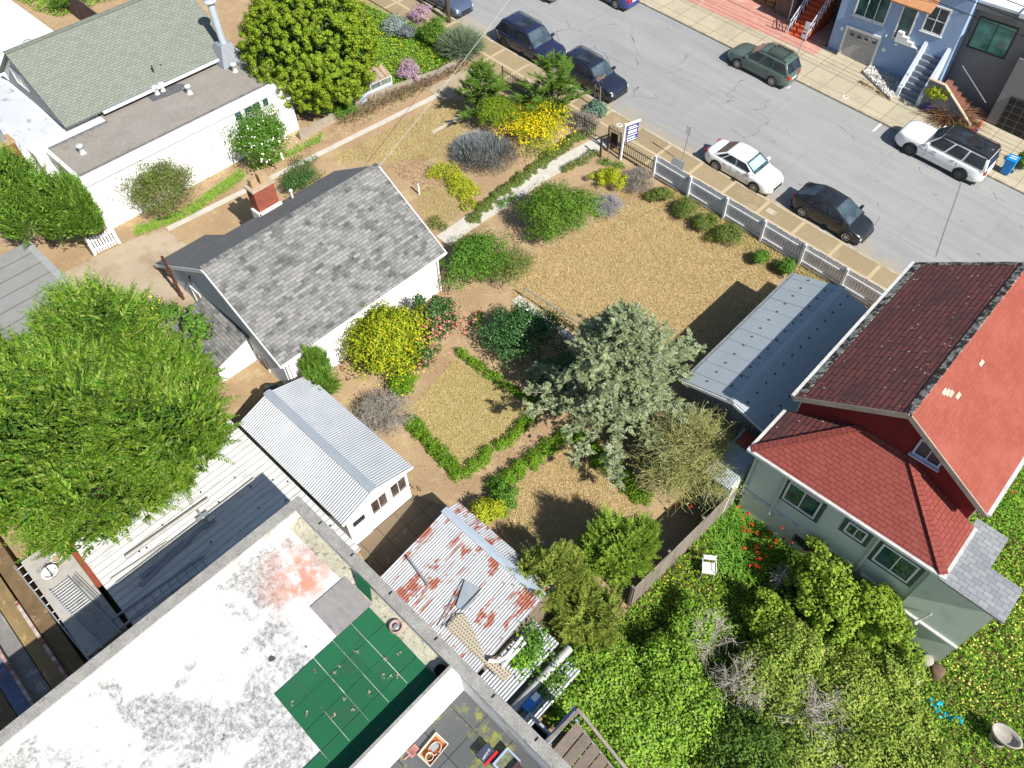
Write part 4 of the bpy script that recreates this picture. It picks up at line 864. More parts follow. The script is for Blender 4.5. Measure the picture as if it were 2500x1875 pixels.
# ------------------------------------------------------------------ red-roofed house
def red_mat(name, ca, cb, mort, moss, lo, w=.30, h=.17, ms=.014):
    return BRICK(name, ca, cb, mort, w, h, ms, .9, .5, c3=moss, s3=.8, lo3=lo, hi3=lo+.2, bmp=.7, grain=.14)
REDS = red_mat('red_shingle', (.25,.062,.048), (.215,.052,.041), (.13,.032,.027), (.235,.07,.055), .5)
REDN = BRICK('red_shingle_smooth', (.27,.072,.050), (.235,.062,.043), (.20,.05,.036), .30, .17, .009, .9, .5, c3=(.30,.095,.07), s3=.6, lo3=.45, hi3=.7, bmp=.2, grain=.06)
def old_red():  # mossy shingle whose darker red also paints in the shade of the west slopes
    m, nt, b = _new('mossy_shaded_shingle'); vec = coord(nt, 'UV')
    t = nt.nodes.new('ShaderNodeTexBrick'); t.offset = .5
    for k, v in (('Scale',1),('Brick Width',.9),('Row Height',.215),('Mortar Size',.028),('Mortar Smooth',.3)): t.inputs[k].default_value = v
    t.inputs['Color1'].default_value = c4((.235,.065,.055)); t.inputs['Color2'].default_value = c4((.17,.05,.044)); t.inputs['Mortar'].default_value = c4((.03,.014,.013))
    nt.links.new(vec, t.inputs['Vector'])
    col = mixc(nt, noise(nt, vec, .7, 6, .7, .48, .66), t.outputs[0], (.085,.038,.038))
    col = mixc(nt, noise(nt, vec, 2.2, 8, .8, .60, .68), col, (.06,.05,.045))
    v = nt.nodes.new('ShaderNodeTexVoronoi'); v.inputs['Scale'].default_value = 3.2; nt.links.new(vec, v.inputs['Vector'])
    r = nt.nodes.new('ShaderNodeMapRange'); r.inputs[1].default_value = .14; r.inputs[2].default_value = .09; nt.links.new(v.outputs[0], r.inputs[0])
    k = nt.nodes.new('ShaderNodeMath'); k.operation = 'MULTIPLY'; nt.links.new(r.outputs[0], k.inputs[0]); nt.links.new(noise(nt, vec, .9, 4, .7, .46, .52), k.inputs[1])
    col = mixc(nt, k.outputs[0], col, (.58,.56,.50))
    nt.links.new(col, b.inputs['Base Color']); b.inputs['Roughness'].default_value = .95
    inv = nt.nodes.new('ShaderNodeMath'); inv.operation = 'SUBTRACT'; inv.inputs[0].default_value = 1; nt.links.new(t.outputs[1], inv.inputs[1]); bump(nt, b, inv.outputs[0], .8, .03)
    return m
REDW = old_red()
LICH = M('lichen_crust', (.56,.55,.48), (.10,.085,.07), 7, .95, grain=.3, c3=(.05,.045,.04), s3=3, lo3=.48, hi3=.54)
GREENW = BRICK('green_stucco', (.56,.62,.54), (.54,.60,.52), (.45,.50,.44), 30, .28, .006, off=0, bmp=.3, c3=(.40,.42,.33), s3=.5, lo3=.55, hi3=.75)
REDWALL = M('red_gable_wall', (.17,.02,.02), (.14,.017,.017), 2, .7)
GTRIM = M('dark_green_trim', (.06,.10,.08), (.05,.085,.07), 3, .6)
GUT = M('white_gutter', (.58,.58,.56), (.44,.43,.41), 3, .5, c3=(.3,.27,.24), s3=3, lo3=.6, hi3=.7)
BARGE = M('old_barge', (.34,.29,.24), (.26,.21,.17), 3, .8)
XE, XR, X2, ZE, ZR, YG, Y2 = -4.51, -.91, 2.64, 6.27, 8.55, 19.2, 28.9
r = thing('red_roofed_house', 'tall green stucco house with a red shingle gable roof and a lower hipped roof, right', 'house', (-.9, 23, gz(-.9)))
b = MB(); b.extr([(-4.3,YG+.35,-.6),(2.4,YG+.35,-.6),(2.4,YG+.35,ZE),(XR,YG+.35,ZR-.2),(-4.3,YG+.35,ZE)], (0,8.9,0)); b.box(-4.35,2.4,17.4,YG+.347,-.6,4.9); b.box(2.403,4.6,17.25,18.3,-.4,4.7); b.box(2.403,3.5,18.303,19.7,-.4,4.7); b.build('wall', GREENW, r)
b = MB(); b.extr([(-4.25,YG+.345,5.0),(2.35,YG+.345,5.0),(2.35,YG+.345,ZE+.02),(XR,YG+.345,ZR-.22),(-4.25,YG+.345,ZE+.02)], (0,-.04,0)); b.build('gable_wall', REDWALL, r)
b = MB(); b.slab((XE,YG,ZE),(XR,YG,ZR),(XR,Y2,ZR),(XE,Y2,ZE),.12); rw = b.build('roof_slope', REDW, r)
b = MB(); b.slab((XR+.003,YG,ZR),(X2,YG,ZE),(X2,Y2,ZE),(XR+.003,Y2,ZR),.12); re = b.build('roof', REDN, r)
# lichen-crusted ridge and edges
b = MB(); b.slab((XR-.20,YG,ZR-.105),(XR+.03,YG,ZR+.04),(XR+.03,Y2,ZR+.04),(XR-.20,Y2,ZR-.105),.02); b.build('ridge_cap', LICH, re)
b = MB(); b.slab((XE+.02,YG+.3,ZE+.03),(XE+.28,YG+.3,ZE+.195),(XE+.28,Y2,ZE+.195),(XE+.02,Y2,ZE+.03),.015); b.slab((XE+.28,Y2-.22,ZE+.19),(XR-.3,Y2-.22,ZR-.16),(XR-.3,Y2,ZR-.16),(XE+.28,Y2,ZE+.19),.015); b.build('mossy_edge', LICH, rw)
for xx in (XE-.06, X2+.06): b = MB(); b.beam((xx,YG,ZE-.05),(xx,Y2,ZE-.05),.13,.12); b.build('gutter', GUT, r)
b = MB(); b.beam((XE,YG-.03,ZE-.1),(XR,YG-.03,ZR-.1),.05,.2); b.beam((XR,YG-.031,ZR-.1),(X2,YG-.03,ZE-.1),.05,.2); b.build('bargeboard', BARGE, r)
pt = [[Uc('c8',x,y,7) for x, y in ((1875,1385),)]]
PATCH = M('roof_patch', (.52,.42,.33), (.46,.36,.28), 5, .9)
def on_east(k, x, y):
    d = ray(OFF[k][0]+x/3.16, OFF[k][1]+y/3.16); sl = (ZE-ZR)/(X2-XR); t = (ZR+.012-sl*XR-H)/(d[2]-sl*d[0]); p = d*t; return V((p[0],p[1],p[2]+H))
for (k, x, y) in (('c8',1885,1380),('c8',1600,1600),('c8',1625,1608),('c8',1650,1616),('c8',1705,1632)):
    p = on_east(k,x,y); b = MB(); s1 = V((.06,0,.06*(ZE-ZR)/(X2-XR))); s2 = V((0,.15,0)); b.extr([p-s1-s2, p+s1-s2, p+s1+s2, p-s1+s2], (0,0,.012)); b.build('patch', PATCH, re)
# hipped lower roof
A1, A2 = V((-1.97,YG+.3,6.4)), V((-.2,YG+.3,6.42)); W0, S0, S1, E1 = V((-4.6,YG+.3,5.0)), V((-4.63,17.06,5.0)), V((2.68,17.12,5.0)), V((2.68,YG+.3,5.0))
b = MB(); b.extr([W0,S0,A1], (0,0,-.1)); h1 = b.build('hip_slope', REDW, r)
b = MB(); b.extr([S0+V((.01,0,.003)),S1,A2,A1+V((.01,0,.003))], (0,0,-.1)); h2 = b.build('hip_roof', REDS, r)
b = MB(); b.extr([S1+V((0,0,.004)),E1,A2+V((.01,0,.004))], (0,0,-.1)); h3 = b.build('hip_slope', REDS, r)
b = MB(); b.beam(S0+V((0,0,.03)), A1+V((0,0,.03)), .3,.04); b.build('hip_cap', REDS, h2); b = MB(); b.beam(S1+V((0,0,.03)), A2+V((0,0,.03)), .3,.04); b.build('hip_cap', REDS, h2)
b = MB(); b.beam(W0+V((-.07,0,-.06)), S0+V((-.07,-.1,-.06)),.12,.12); b.beam(S0+V((-.12,-.07,-.063)), S1+V((.1,-.07,-.063)),.12,.12); b.beam(S1+V((.07,-.13,-.06)), E1+V((.07,0,-.06)),.12,.12); b.build('gutter', GUT, r)
for x in (-4.4,-3.1,.55,):
    b = MB(); b.tube([(x,17.1,4.85),(x,17.33,4.55),(x,17.34,1.6)], .06); b.build('downspout', M('downspout_green', (.55,.60,.56), (.48,.52,.48), 3, .6), r)
b = MB(); b.box(-4.4,.45,17.28,17.397,1.95,2.06); b.box(.75,2.35,17.28,17.397,1.75,1.86); b.box(2.42,4.62,17.13,17.247,1.6,1.7); b.build('sill_band', GUT, r)
def on_south(k, x, y, Y=17.4):
    d = ray(OFF[k][0]+x/3.16, OFF[k][1]+y/3.16); p = d*(Y/d[1]); return V((p[0],p[1],p[2]+H))
for wdt, hgt, x0, z0 in ((1.35,1.25,-2.95,3.05),(.75,.7,-.55,3.55),(1.35,1.25,.75,3.05)):
    b = MB(); b.box(x0-.16,x0+wdt+.16,17.36,17.397,z0-.18,z0+hgt+.16); tr = b.build('window_trim', GTRIM, r)
    window(tr, (x0,17.357,z0), (1,0,0), (0,0,1), wdt, hgt, 2, 1, WHITEC, GLG)
for x0 in (-1.9,1.0): window(r, (x0,17.397,.9), (1,0,0), (0,0,1), .9, .5, 3, 1, GTRIM, GLS)
window(r, (-.25,YG+.305,6.65), (1,0,0), (0,0,1), .95, .85, 2, 1, M('lilac_frame', (.5,.5,.62), (.44,.44,.55), 4), GLS, sill=.16)
b = MB(); b.tube([(3.1,17.0,1.9),(3.3,17.2,2.5)], .03); b.lathe((3.1,16.95,1.85), [(0,.08),(.09,.04),(.09,-.04),(0,-.08)], 10); b.build('outdoor_lamp', GUT, r)
GSH = BRICK('blue_grey_shingle', (.30,.31,.32), (.22,.23,.245), (.13,.14,.15), .31, .2, .010, bmp=.4, bias=.1, grain=.15)
b = MB(); b.slab((2.62,16.94,4.95),(4.8,16.94,4.88),(4.8,18.47,4.88),(2.62,18.47,4.95),.1); b.slab((2.62,18.473,4.95),(3.72,18.473,4.91),(3.72,19.95,4.91),(2.62,19.95,4.95),.1); b.build('side_roof', GSH, r)

# ------------------------------------------------------------------ blue-grey metal shed
BLUM = M('blue_grey_metal', (.33,.375,.395), (.30,.345,.365), .8, .45, .1, grain=.05, c3=(.33,.38,.42), s3=1, lo3=.58, hi3=.75)
r = thing('metal_shed', 'long shed with a blue-grey ribbed metal gable roof beside the red-roofed house', 'shed', (-6.7, 23.7, gz(-6.7)))
b = MB(); b.extr([(-8.7,19.55,.1),(-4.75,19.55,.1),(-4.75,19.55,3.0),(-6.67,19.55,3.74),(-8.7,19.55,3.12)], (0,8.3,0)); b.build('wall', BRICK('weathered_boards', (.36,.36,.35), (.29,.29,.285), (.12,.12,.12), .2, 6, .01, off=0, bmp=.5), r)
b = MB(); b.corr((-8.92,28.1,3.36),(0,-8.85,0),(2.27,0,.62),.076,.010,4); b.slab((-8.92,19.25,3.33),(-6.65,19.25,3.95),(-6.65,28.1,3.95),(-8.92,28.1,3.33),.04)
b.corr((-6.65,28.1,3.98),(0,-8.85,0),(2.1,0,-.62),.076,.010,4); b.slab((-6.65,19.25,3.95),(-4.55,19.25,3.33),(-4.55,28.1,3.33),(-6.65,28.1,3.95),.04); ro = b.build('roof', BLUM, r)
b = MB(); b.slab((-6.8,19.2,3.965),(-6.65,19.2,4.01),(-6.65,28.15,4.01),(-6.8,28.15,3.965),.012); b.slab((-6.648,19.2,4.01),(-6.5,19.2,3.965),(-6.5,28.15,3.965),(-6.648,28.15,4.01),.012); b.build('ridge_cap', BLUM, ro)
screws('roof_screw', [(x,19.7+i*.68+dy,3.33+.625*(1-abs(x+6.65)/(2.27 if x < -6.65 else 2.1))+.022) for i in range(13) for x, dy in ((-8.1,0),(-7.15,.3),(-6.2,0),(-5.2,.3))], .055, .045, M('screw_cap', (.10,.10,.12)), r)
b = MB()
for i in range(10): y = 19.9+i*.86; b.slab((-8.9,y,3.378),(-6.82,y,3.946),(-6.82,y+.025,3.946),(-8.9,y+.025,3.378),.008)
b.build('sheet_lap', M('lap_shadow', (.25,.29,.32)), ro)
b = MB(); b.beam((-9.0,19.25,3.29),(-9.0,28.1,3.29),.1,.1); b.build('gutter', M('gutter_dark', (.22,.23,.24), (.15,.15,.16), 5), r)
b = MB(); b.beam((-8.92,19.22,3.24),(-6.65,19.22,3.86),.04,.14); b.beam((-6.65,19.22,3.86),(-4.55,19.22,3.25),.04,.14); b.build('bargeboard', WHITEC, r)
r = thing('passage_roof', 'low grey ribbed metal passage roof with a rusty strip between the sheds and the tree', 'roof', (-5.2,18.4,gz(-5)))
b = MB(); b.box(-5.7,-4.6,16.6,19.15,.1,2.75); b.build('wall', GREENW, r)
b = MB(); b.corr((-5.8,16.4,2.85),(1.15,0,0),(0,2.75,.15),.09,.012); b.slab((-5.8,16.4,2.82),(-4.65,16.4,2.82),(-4.65,19.15,2.97),(-5.8,19.15,2.97),.03); b.build('roof', BLUM, r)
b = MB(); b.slab((-5.7,18.3,2.98),(-4.65,18.3,2.98),(-4.65,19.12,3.03),(-5.7,19.12,3.03),.02); b.build('rusty_strip', M('rust_red', (.24,.05,.035), (.18,.04,.03), 4), r)

# ------------------------------------------------------------------ houses across the street
BLUE = M('blue_stucco', (.30,.40,.58), (.26,.36,.53), .7, .85, grain=.08, bmp=.15, c3=(.36,.45,.60), s3=1.5, lo3=.55, hi3=.75)
FY = 50.95
r = thing('blue_house', 'pale blue stucco house with a grey garage door and outside steps', 'house', (-15.6, 52, gz(-15.6)))
b = MB(); b.box(-19.51,-11.78,FY,66,.2,7.4); b.build('wall', BLUE, r)
b = MB(); b.box(-19.6,-11.75,FY-.1,66.1,7.403,7.6); b.build('roof', M('tar_roof', (.3,.3,.3), (.25,.25,.25), 2), r)
GAR = BRICK('garage_door', (.42,.40,.38), (.40,.38,.36), (.30,.29,.28), 30, .5, .012, off=0, bmp=.3, c3=(.34,.32,.30), s3=1)
b = MB(); b.box(-18.5,-16.33,FY-.05,FY-.003,1.25,3.25); gd = b.build('garage_door', GAR, r)
for i in range(4): window(gd, (-18.3+i*.52,FY-.05,2.85), (1,0,0), (0,0,1), .36, .24, 1, 1, GAR, GLS, fw=.03)
b = MB(); b.box(-18.66,-18.503,FY-.09,FY-.003,1.25,3.42); b.box(-16.327,-16.17,FY-.09,FY-.003,1.15,3.42); b.box(-18.5,-16.33,FY-.09,FY-.003,3.253,3.42); b.build('garage_frame', WHITEC, r)
window(r, (-18.5,FY-.003,4.15), (1,0,0), (0,0,1), 2.15, 1.75, 3, 1, WHITEC, GLG, fw=.09, sill=.1)
window(r, (-14.1,FY-.003,4.6), (1,0,0), (0,0,1), 1.3, 1.65, 2, 2, WHITEC, GLS, fw=.09, sill=.1)
window(r, (-15.6,FY-.003,3.6), (1,0,0), (0,0,1), 1.0, 2.2, 1, 1, WHITEC, GLG, fw=.08, name='door')
b = MB(); b.slab((-16.2,FY-.9,6.1),(-13.7,FY-.9,6.1),(-13.7,FY-.003,6.55),(-16.2,FY-.003,6.55),.12); b.build('awning_roof', M('orange_tile', (.50,.25,.12), (.42,.2,.1), 3), r)
GREYS = M('grey_step', (.20,.23,.28), (.16,.19,.23), 2, .85)
st = []
for i in range(8):
    b = MB(); y = 49.35+i*.2; b.box(-13.35,-12.15,y,y+.2 if i < 7 else FY-.003,.5,1.0+.3*(i+1)); b.build('step', GREYS, r)
b = MB()
for x in (-13.58,-12.147): b.extr([(x,49.2,.6),(x,49.2,1.75),(x,FY-.003,4.15),(x,FY-.003,.6)], (.22,0,0))
b.build('stair_wall', M('stair_white', (.62,.67,.73), (.55,.6,.66), 2), r)
b = MB()
for i in range(5): x = -15.3+i*.38; b.box(x,x+.38,FY-.28,FY-.003,3.55-.0*i,4.2-.2*i)
b.build('stepped_coping', WHITEC, r)
b = MB()
for px in ((-18.9,2.9),(-15.8,2.55)): b.extr([(px[0],FY-.02,px[1]),(px[0]+.16,FY-.02,px[1]+.18),(px[0],FY-.02,px[1]+.36),(px[0]-.16,FY-.02,px[1]+.18)], (0,-.03,0))
b.build('wall_tile', WHITEC, r)
b = MB(); b.box(-15.25,-15.05,FY-.2,FY-.003,3.3,3.42); b.box(-16.0,-15.92,FY-.12,FY-.003,3.5,3.65); b.build('wall_lamp', WHITE, r)
GREYH = M('grey_stucco', (.25,.24,.23), (.21,.20,.195), .7, .85, grain=.12, bmp=.15)
r = thing('grey_house', 'dark grey stucco house with a green-curtained window and black garage door', 'house', (-7.8, 52, gz(-7.8)))
b = MB(); b.box(-11.74,-3.6,FY+1.2,66,-.2,6.5); b.box(-8.2,-3.6,FY,FY+1.197,-.2,4.9); b.box(-9.2,-3.6,FY,66,6.503,7.0); b.box(-11.74,-9.203,FY+.5,66,6.503,6.9); b.build('wall', GREYH, r)
b = MB(); b.box(-11.74,-9.3,FY+.45,66,6.903,7.05); b.box(-9.25,-3.6,FY-.1,66,7.003,7.25); b.build('roof', M('white_parapet', (.68,.72,.76), (.6,.64,.68), 2), r)
window(r, (-11.45,FY+1.197,4.0), (1,0,0), (0,0,1), 2.3, 1.9, 2, 1, BLACKM, GLASS('curtain_glass', (.05,.16,.12)), fw=.08)
BLG = BRICK('black_garage', (.035,.032,.03), (.028,.026,.025), (.13,.12,.11), .62, .42, .02, off=0, bmp=.5)
b = MB(); b.box(-7.55,-4.4,FY-.06,FY-.003,.3,2.75); b.build('garage_door', BLG, r)
b = MB(); b.extr([(-12.0,49.3,.5),(-8.65,49.3,.5),(-8.65,49.3,1.0),(-11.0,49.3,2.75),(-12.0,49.3,2.8)], (0,.16,0)); b.build('retaining_wall', GREYH, r)
b = MB(); b.beam((-8.6,49.38,1.02),(-11.0,49.38,2.8),.22,.06); b.beam((-11.0,49.38,2.8),(-12.05,49.38,2.85),.22,.06); b.build('wall_cap', M('tan_cap', (.52,.44,.33), (.45,.38,.28), 3), r)
b = MB()
for i in range(7): x = -8.75-.37*i; b.box(x-.37,x,49.47,FY-.003 if x < -8.2 else FY,.4,.95+.24*i)
b.build('step', M('red_brown_step', (.24,.11,.08), (.2,.09,.065), 2), r)
b = MB(); b.beam((-8.7,50.8,1.9),(-10.9,50.8,3.5),.05,.05); b.build('handrail', STEEL, r)
b = MB(); b.box(-8.4,-8.2,49.9,50.2,.5,1.15); b.box(-8.65,-8.403,49.9,50.3,.5,.9); b.build('brick_step', M('orange_brick', (.5,.15,.07), (.42,.12,.06), 4), r)
r = thing('brick_house', 'house with a brown garage door, brick pier and red steps at the top edge', 'house', (-24, 53, gz(-24)))
STONE = BRICK('stone_brick', (.24,.165,.12), (.17,.12,.09), (.10,.07,.055), .3, .16, .014, bmp=.7)
b = MB(); b.box(-30.5,-27.6,52.0,66,1.5,7.5); b.box(-27.597,-24.45,52.5,66,1.5,7.5); b.box(-24.447,-23.0,52.0,66,1.5,7.5); b.box(-22.997,-19.7,54.2,66,1.5,7.5); b.build('wall', STONE, r)
b = MB(); b.box(-27.5,-24.5,52.44,52.497,2.05,4.1); gd = b.build('garage_door', BRICK('wood_garage', (.40,.24,.09), (.34,.2,.075), (.10,.06,.03), .75, .5, .05, off=0, bmp=.6), r)
STRED = M('red_step', (.48,.09,.04), (.42,.08,.035), 3, .7)
for i in range(11):
    b = MB(); y = 50.35+i*.3; b.box(-22.25,-20.95,y,y+.3,1.2,1.62+.21*(i+1)); b.build('step', STRED, r)
for x in (-22.3,-20.9):
    b = MB(); b.beam((x,50.3,2.7),(x,53.6,5.0),.05,.06); b.beam((x,50.3,2.2),(x,53.6,4.5),.04,.04)
    for k in range(9): y = 50.35+k*.38; z = 1.65+k*.265; b.box(x-.02,x+.02,y-.02,y+.02,z,z+1.07)
    b.build('handrail', M('rail_white', (.6,.62,.68), (.5,.52,.58), 4, .5), r)
b = MB(); b.tube([(-23.2,51.9,1.9),(-23.2,51.9,5)], .05); b.build('downspout', WHITEC, r)
b = MB(); b.beam((-23.4,50.1,2.45),(-22.5,50.3,2.4),.04,.04); b.beam((-23.4,50.1,1.95),(-22.5,50.3,1.9),.03,.03)
for x, y in ((-23.4,50.1),(-22.95,50.2),(-22.5,50.3)): b.box(x-.02,x+.02,y-.02,y+.02,1.7,2.47)
b.build('low_railing', BROWNM, r)

# ------------------------------------------------------------------ fences
PICK = M('picket_white', (.66,.67,.69), (.52,.53,.55), 5, .75, grain=.15)
r = thing('board_fence', 'long whitewashed board fence along the pavement by the dry lawn', 'fence', tuple(G(1660,530)))
fa, fb = Gc('c3',1335,1300), Gc('c8',1110,850)
fa, fb = V((fa.x, 31.75, 0)), V((fb.x+1.2, 31.75, 0))
n = int((fb.x-fa.x)/.165); rr = random.Random(2); bd = MB()
for i in range(n):
    x = fa.x+i*.165; h = 1.42+rr.uniform(-.03,.03); z = gz(x)
    bd.box(x, x+.145, 31.70, 31.725+rr.uniform(0,.006), z+.05, z+h)
bd.build('board_panel', PICK, r)
b = MB(); b.beam((fa.x,31.675,gz(fa.x)+1.05),(fb.x,31.675,gz(fb.x)+1.05),.045,.13); b.build('rail', PICK, r); b = MB(); b.beam((fa.x,31.675,gz(fa.x)+.3),(fb.x,31.675,gz(fb.x)+.3),.045,.10); b.build('rail', PICK, r)
for i in range(7):
    x = fa.x+i*2.42; b = MB(); b.box(x-.06,x+.06,31.56,31.69,gz(x),gz(x)+1.45); b.build('post', PICK, r)
b = MB(); b.gbox([(fa.x,31.6),(fb.x,31.6),(fb.x,31.66),(fa.x,31.66)], 0, .16); b.build('kick_board', WOODG, r)
t = thing('grey_slab', 'grey stone slab leaning at the uphill end of the board fence', 'slab', tuple(Gc('c3',1380,1400)))
p = Gc('c3',1375,1390); b = MB(); b.hexa([(p.x-.5,p.y+.1,p.z),(p.x+.5,p.y+.1,p.z),(p.x+.5,p.y+.18,p.z),(p.x-.5,p.y+.18,p.z)], [(p.x-.45,p.y+.75,p.z+.95),(p.x+.35,p.y+.75,p.z+.95),(p.x+.35,p.y+.83,p.z+.95),(p.x-.45,p.y+.83,p.z+.95)]); b.build('slab', M('slate_grey', (.25,.25,.25), (.21,.21,.21), 3, .8, grain=.15), t, bevel=.015)
b = MB(); b.beam((p.x-.1,p.y+.9,p.z),(p.x-.1,p.y+.8,p.z+.8),.06,.06); b.build('prop', WOODG, t)
def iron_fence(lb, a, c, h, arch=False):
    a, c = V(a), V(c); t = thing('iron_fence', lb, 'fence', (a.x,a.y,gz(a.x)), 'iron fences along the pavement'); L = (c-a).length; n = int(L/.14); q = MB()
    P = lambda s, z: V((a.x+(c.x-a.x)*s, a.y+(c.y-a.y)*s, gz(a.x+(c.x-a.x)*s)+z))
    for i in range(n+1):
        p = P(i/n, 0); q.box(p.x-.011,p.x+.011,p.y-.011,p.y+.011,p.z+.05,p.z+h+.06*(i % 2))
    q.build('baluster', BLACKM, t)
    for z in (.12, h-.12): q = MB(); q.beam(P(0,z), P(1,z), .03,.04); q.build('rail', BLACKM, t)
    for i in range(int(L/2.4)+1):
        p = P(min(1,i*2.4/L),0); q = MB(); q.box(p.x-.03,p.x+.03,p.y-.03,p.y+.03,p.z,p.z+h+.1); q.lathe((p.x,p.y,p.z+h+.1), [(.045,0),(.05,.04),(0,.09)], 8); q.build('post', BLACKM, t)
    return t
IY = 31.75
iron_fence('black iron railing behind the young cypress trees, uphill end', (Gc('c3',85,660).x,IY,0), (Gc('c3',300,760).x,IY,0), 1.15)
iron_fence('black iron railing behind the yellow-flowered shrub', (Gc('c3',560,850).x,IY,0), (Gc('c3',860,1040).x,IY,0), 1.1)
iron_fence('black iron railing between the garden gate and the white board fence', (Gc('c3',1070,1140).x,IY,0), (fa.x-.05,IY,0), 1.05)
# entry gate
t = thing('iron_gate', 'brown barred iron gate with a dark sheet panel at the head of the garden path', 'gate', tuple(Gc('c3',860,1110)))
p = Gc('c3',905,1205); a = V((p.x-.35,p.y+.25,p.z)); c = V((p.x+.55,p.y+.25,p.z-.06)); BRI = M('brown_iron', (.10,.055,.04), (.07,.04,.03), 5, .6)
b = MB()
for s in (0,1): q = a.lerp(c,s); b.box(q.x-.03,q.x+.03,q.y-.03,q.y+.03,q.z+.1,q.z+1.75)
b.beam(a+V((0,0,.3)), c+V((0,0,.3)),.04,.04); b.beam(a+V((0,0,1.65)), c+V((0,0,1.65)),.04,.04); b.build('frame', BRI, t)
b = MB()
for i in range(1,9): q = a.lerp(c,i/9); b.box(q.x-.012,q.x+.012,q.y-.012,q.y+.012,q.z+.3,q.z+1.85+.06*math.sin(i/9*PI))
b.build('bar', BRI, t)
q = a.lerp(c,.5); b = MB(); b.box(q.x-.24,q.x+.24,q.y-.05,q.y-.02,q.z+.8,q.z+1.5); b.build('panel', M('dark_panel', (.02,.015,.012)), t)
q = Gc('c3',895,1240); b = MB(); b.tube([q, q+V((0,.03,1.15))], .02); b.build('support_pole', STEEL, t)
t = thing('gate_post', 'short black post beside the path below the iron gate', 'post', tuple(Gc('c3',838,1215))); q = Gc('c3',838,1215); b = MB(); b.box(q.x-.045,q.x+.045,q.y-.045,q.y+.045,q.z-.1,q.z+1.25); b.build('shaft', BLACKM, t); b = MB(); b.box(q.x-.06,q.x+.06,q.y-.06,q.y+.06,q.z+1.253,q.z+1.29); b.build('cap', BLACKM, t)
# for-sale sign: tall white post with arm and a blue and white board
t = thing('yard_sign', 'tall white angled sign post with a blue and white board by the iron gate', 'sign', tuple(Gc('c3',990,1240)))
q = Gc('c3',993,1235); top = q+V((.0,.12,2.25)); b = MB(); b.beam(q-V((0,0,.1)), top+V((0,0,.1)), .10,.10); b.build('post', WHITE, t)
b = MB(); b.beam(top+V((-.05,-.02,-.03)), top+V((.35,.95,.05)), .09,.09); b.build('arm', WHITE, t)
SBL = M('sign_blue', (.025,.05,.28), (.02,.045,.25), 4, .4); dd = V((.35,.95,.05)).normalized(); a = top+dd*.16-V((0,0,1.2)); n = V((.95,-.35,0)).normalized()*.018
B3 = lambda u0,u1,z0,z1,k=1: [a+dd*u0+V((0,0,z0))-n*k, a+dd*u1+V((0,0,z0))-n*k, a+dd*u1+V((0,0,z1))-n*k, a+dd*u0+V((0,0,z1))-n*k]
sh = lambda poly, k: [p+n*2*k for p in poly]
b = MB(); b.hexa(B3(0,.75,0,1.05), sh(B3(0,.75,0,1.05),1)); bo = b.build('board', SBL, t)
b = MB()
for u0,u1,z0,z1 in ((.05,.70,.06,.12),(.05,.60,.20,.30),(.05,.70,.40,.46),(.08,.66,.55,.72),(.05,.70,.82,.88),(.1,.6,.94,1.0)): b.hexa(B3(u0,u1,z0,z1,1.15), sh(B3(u0,u1,z0,z1,1.15),1.15))
b.build('white_line', WHITE, bo)
# white picket gate, left
t = thing('picket_gate', 'small white picket gate by the driveway beside the white house wall', 'gate', tuple(Gc('c5',810,500)))
a, c = Gc('c5',735,545), Gc('c5',925,455); b = MB()
n = 9
for i in range(n):
    q = a.lerp(c,(i+.5)/n); b.box(q.x-.035,q.x+.035,q.y-.045,q.y+.045,q.z+.06,q.z+1.0+.05*math.sin(i))
b.build('picket', WHITE, t)
b = MB()
for z in (.25,.8): b.beam(a+V((-.04,0,z)), c+V((-.04,0,z)),.04,.08)
b.build('rail', WHITE, t)
for q in (a,c): b = MB(); b.box(q.x-.05,q.x+.05,q.y-.05,q.y+.05,q.z,q.z+1.12); b.build('post', WHITE, t)
# grey board fence between the back gardens, right
t = thing('wood_fence', 'grey board fence between the dry garden and the green garden', 'fence', tuple(Gc('d3',1400,1450)))
FW = BRICK('fence_boards', (.27,.23,.19), (.20,.17,.145), (.06,.05,.04), .14, 6, .012, off=0, bmp=.6)
a, c = V((-5.0,11.0,0)), V((-4.62,17.2,0)); b = MB(); 
b.hexa([(a.x,a.y,gz(a.x)),(a.x+.05,a.y,gz(a.x)),(c.x+.05,c.y,gz(c.x)),(c.x,c.y,gz(c.x))], [(a.x,a.y,gz(a.x)+1.7),(a.x+.05,a.y,gz(a.x)+1.7),(c.x+.05,c.y,gz(c.x)+1.7),(c.x,c.y,gz(c.x)+1.7)]); b.build('board_panel', FW, t)
for i in range(4): q = a.lerp(c,i/3); b = MB(); b.box(q.x-.1,q.x-.003,q.y-.05,q.y+.05,gz(q.x),gz(q.x)+1.75); b.build('post', WOODG, t)
b = MB(); b.beam((a.x-.04,a.y,gz(a.x)+1.4),(c.x-.04,c.y,gz(c.x)+1.4),.06,.09); b.build('rail', WOODG, t)
# pipe handrail by the lawn
t = thing('pipe_handrail', 'galvanised pipe handrail along the lower edge of the dry lawn', 'handrail', tuple(Gc('c7',430,990)))
a, m_, c = Gc('c7',250,880), Gc('c7',428,995), Gc('c7',680,1160)
b = MB(); b.tube([a+V((0,0,.75)), m_+V((0,0,.75)), c+V((0,0,.75))], .03); b.build('rail', STEEL, t)
for q in (a, m_, c): b = MB(); b.tube([q, q+V((0,0,.75))], .025); b.build('post', STEEL, t)
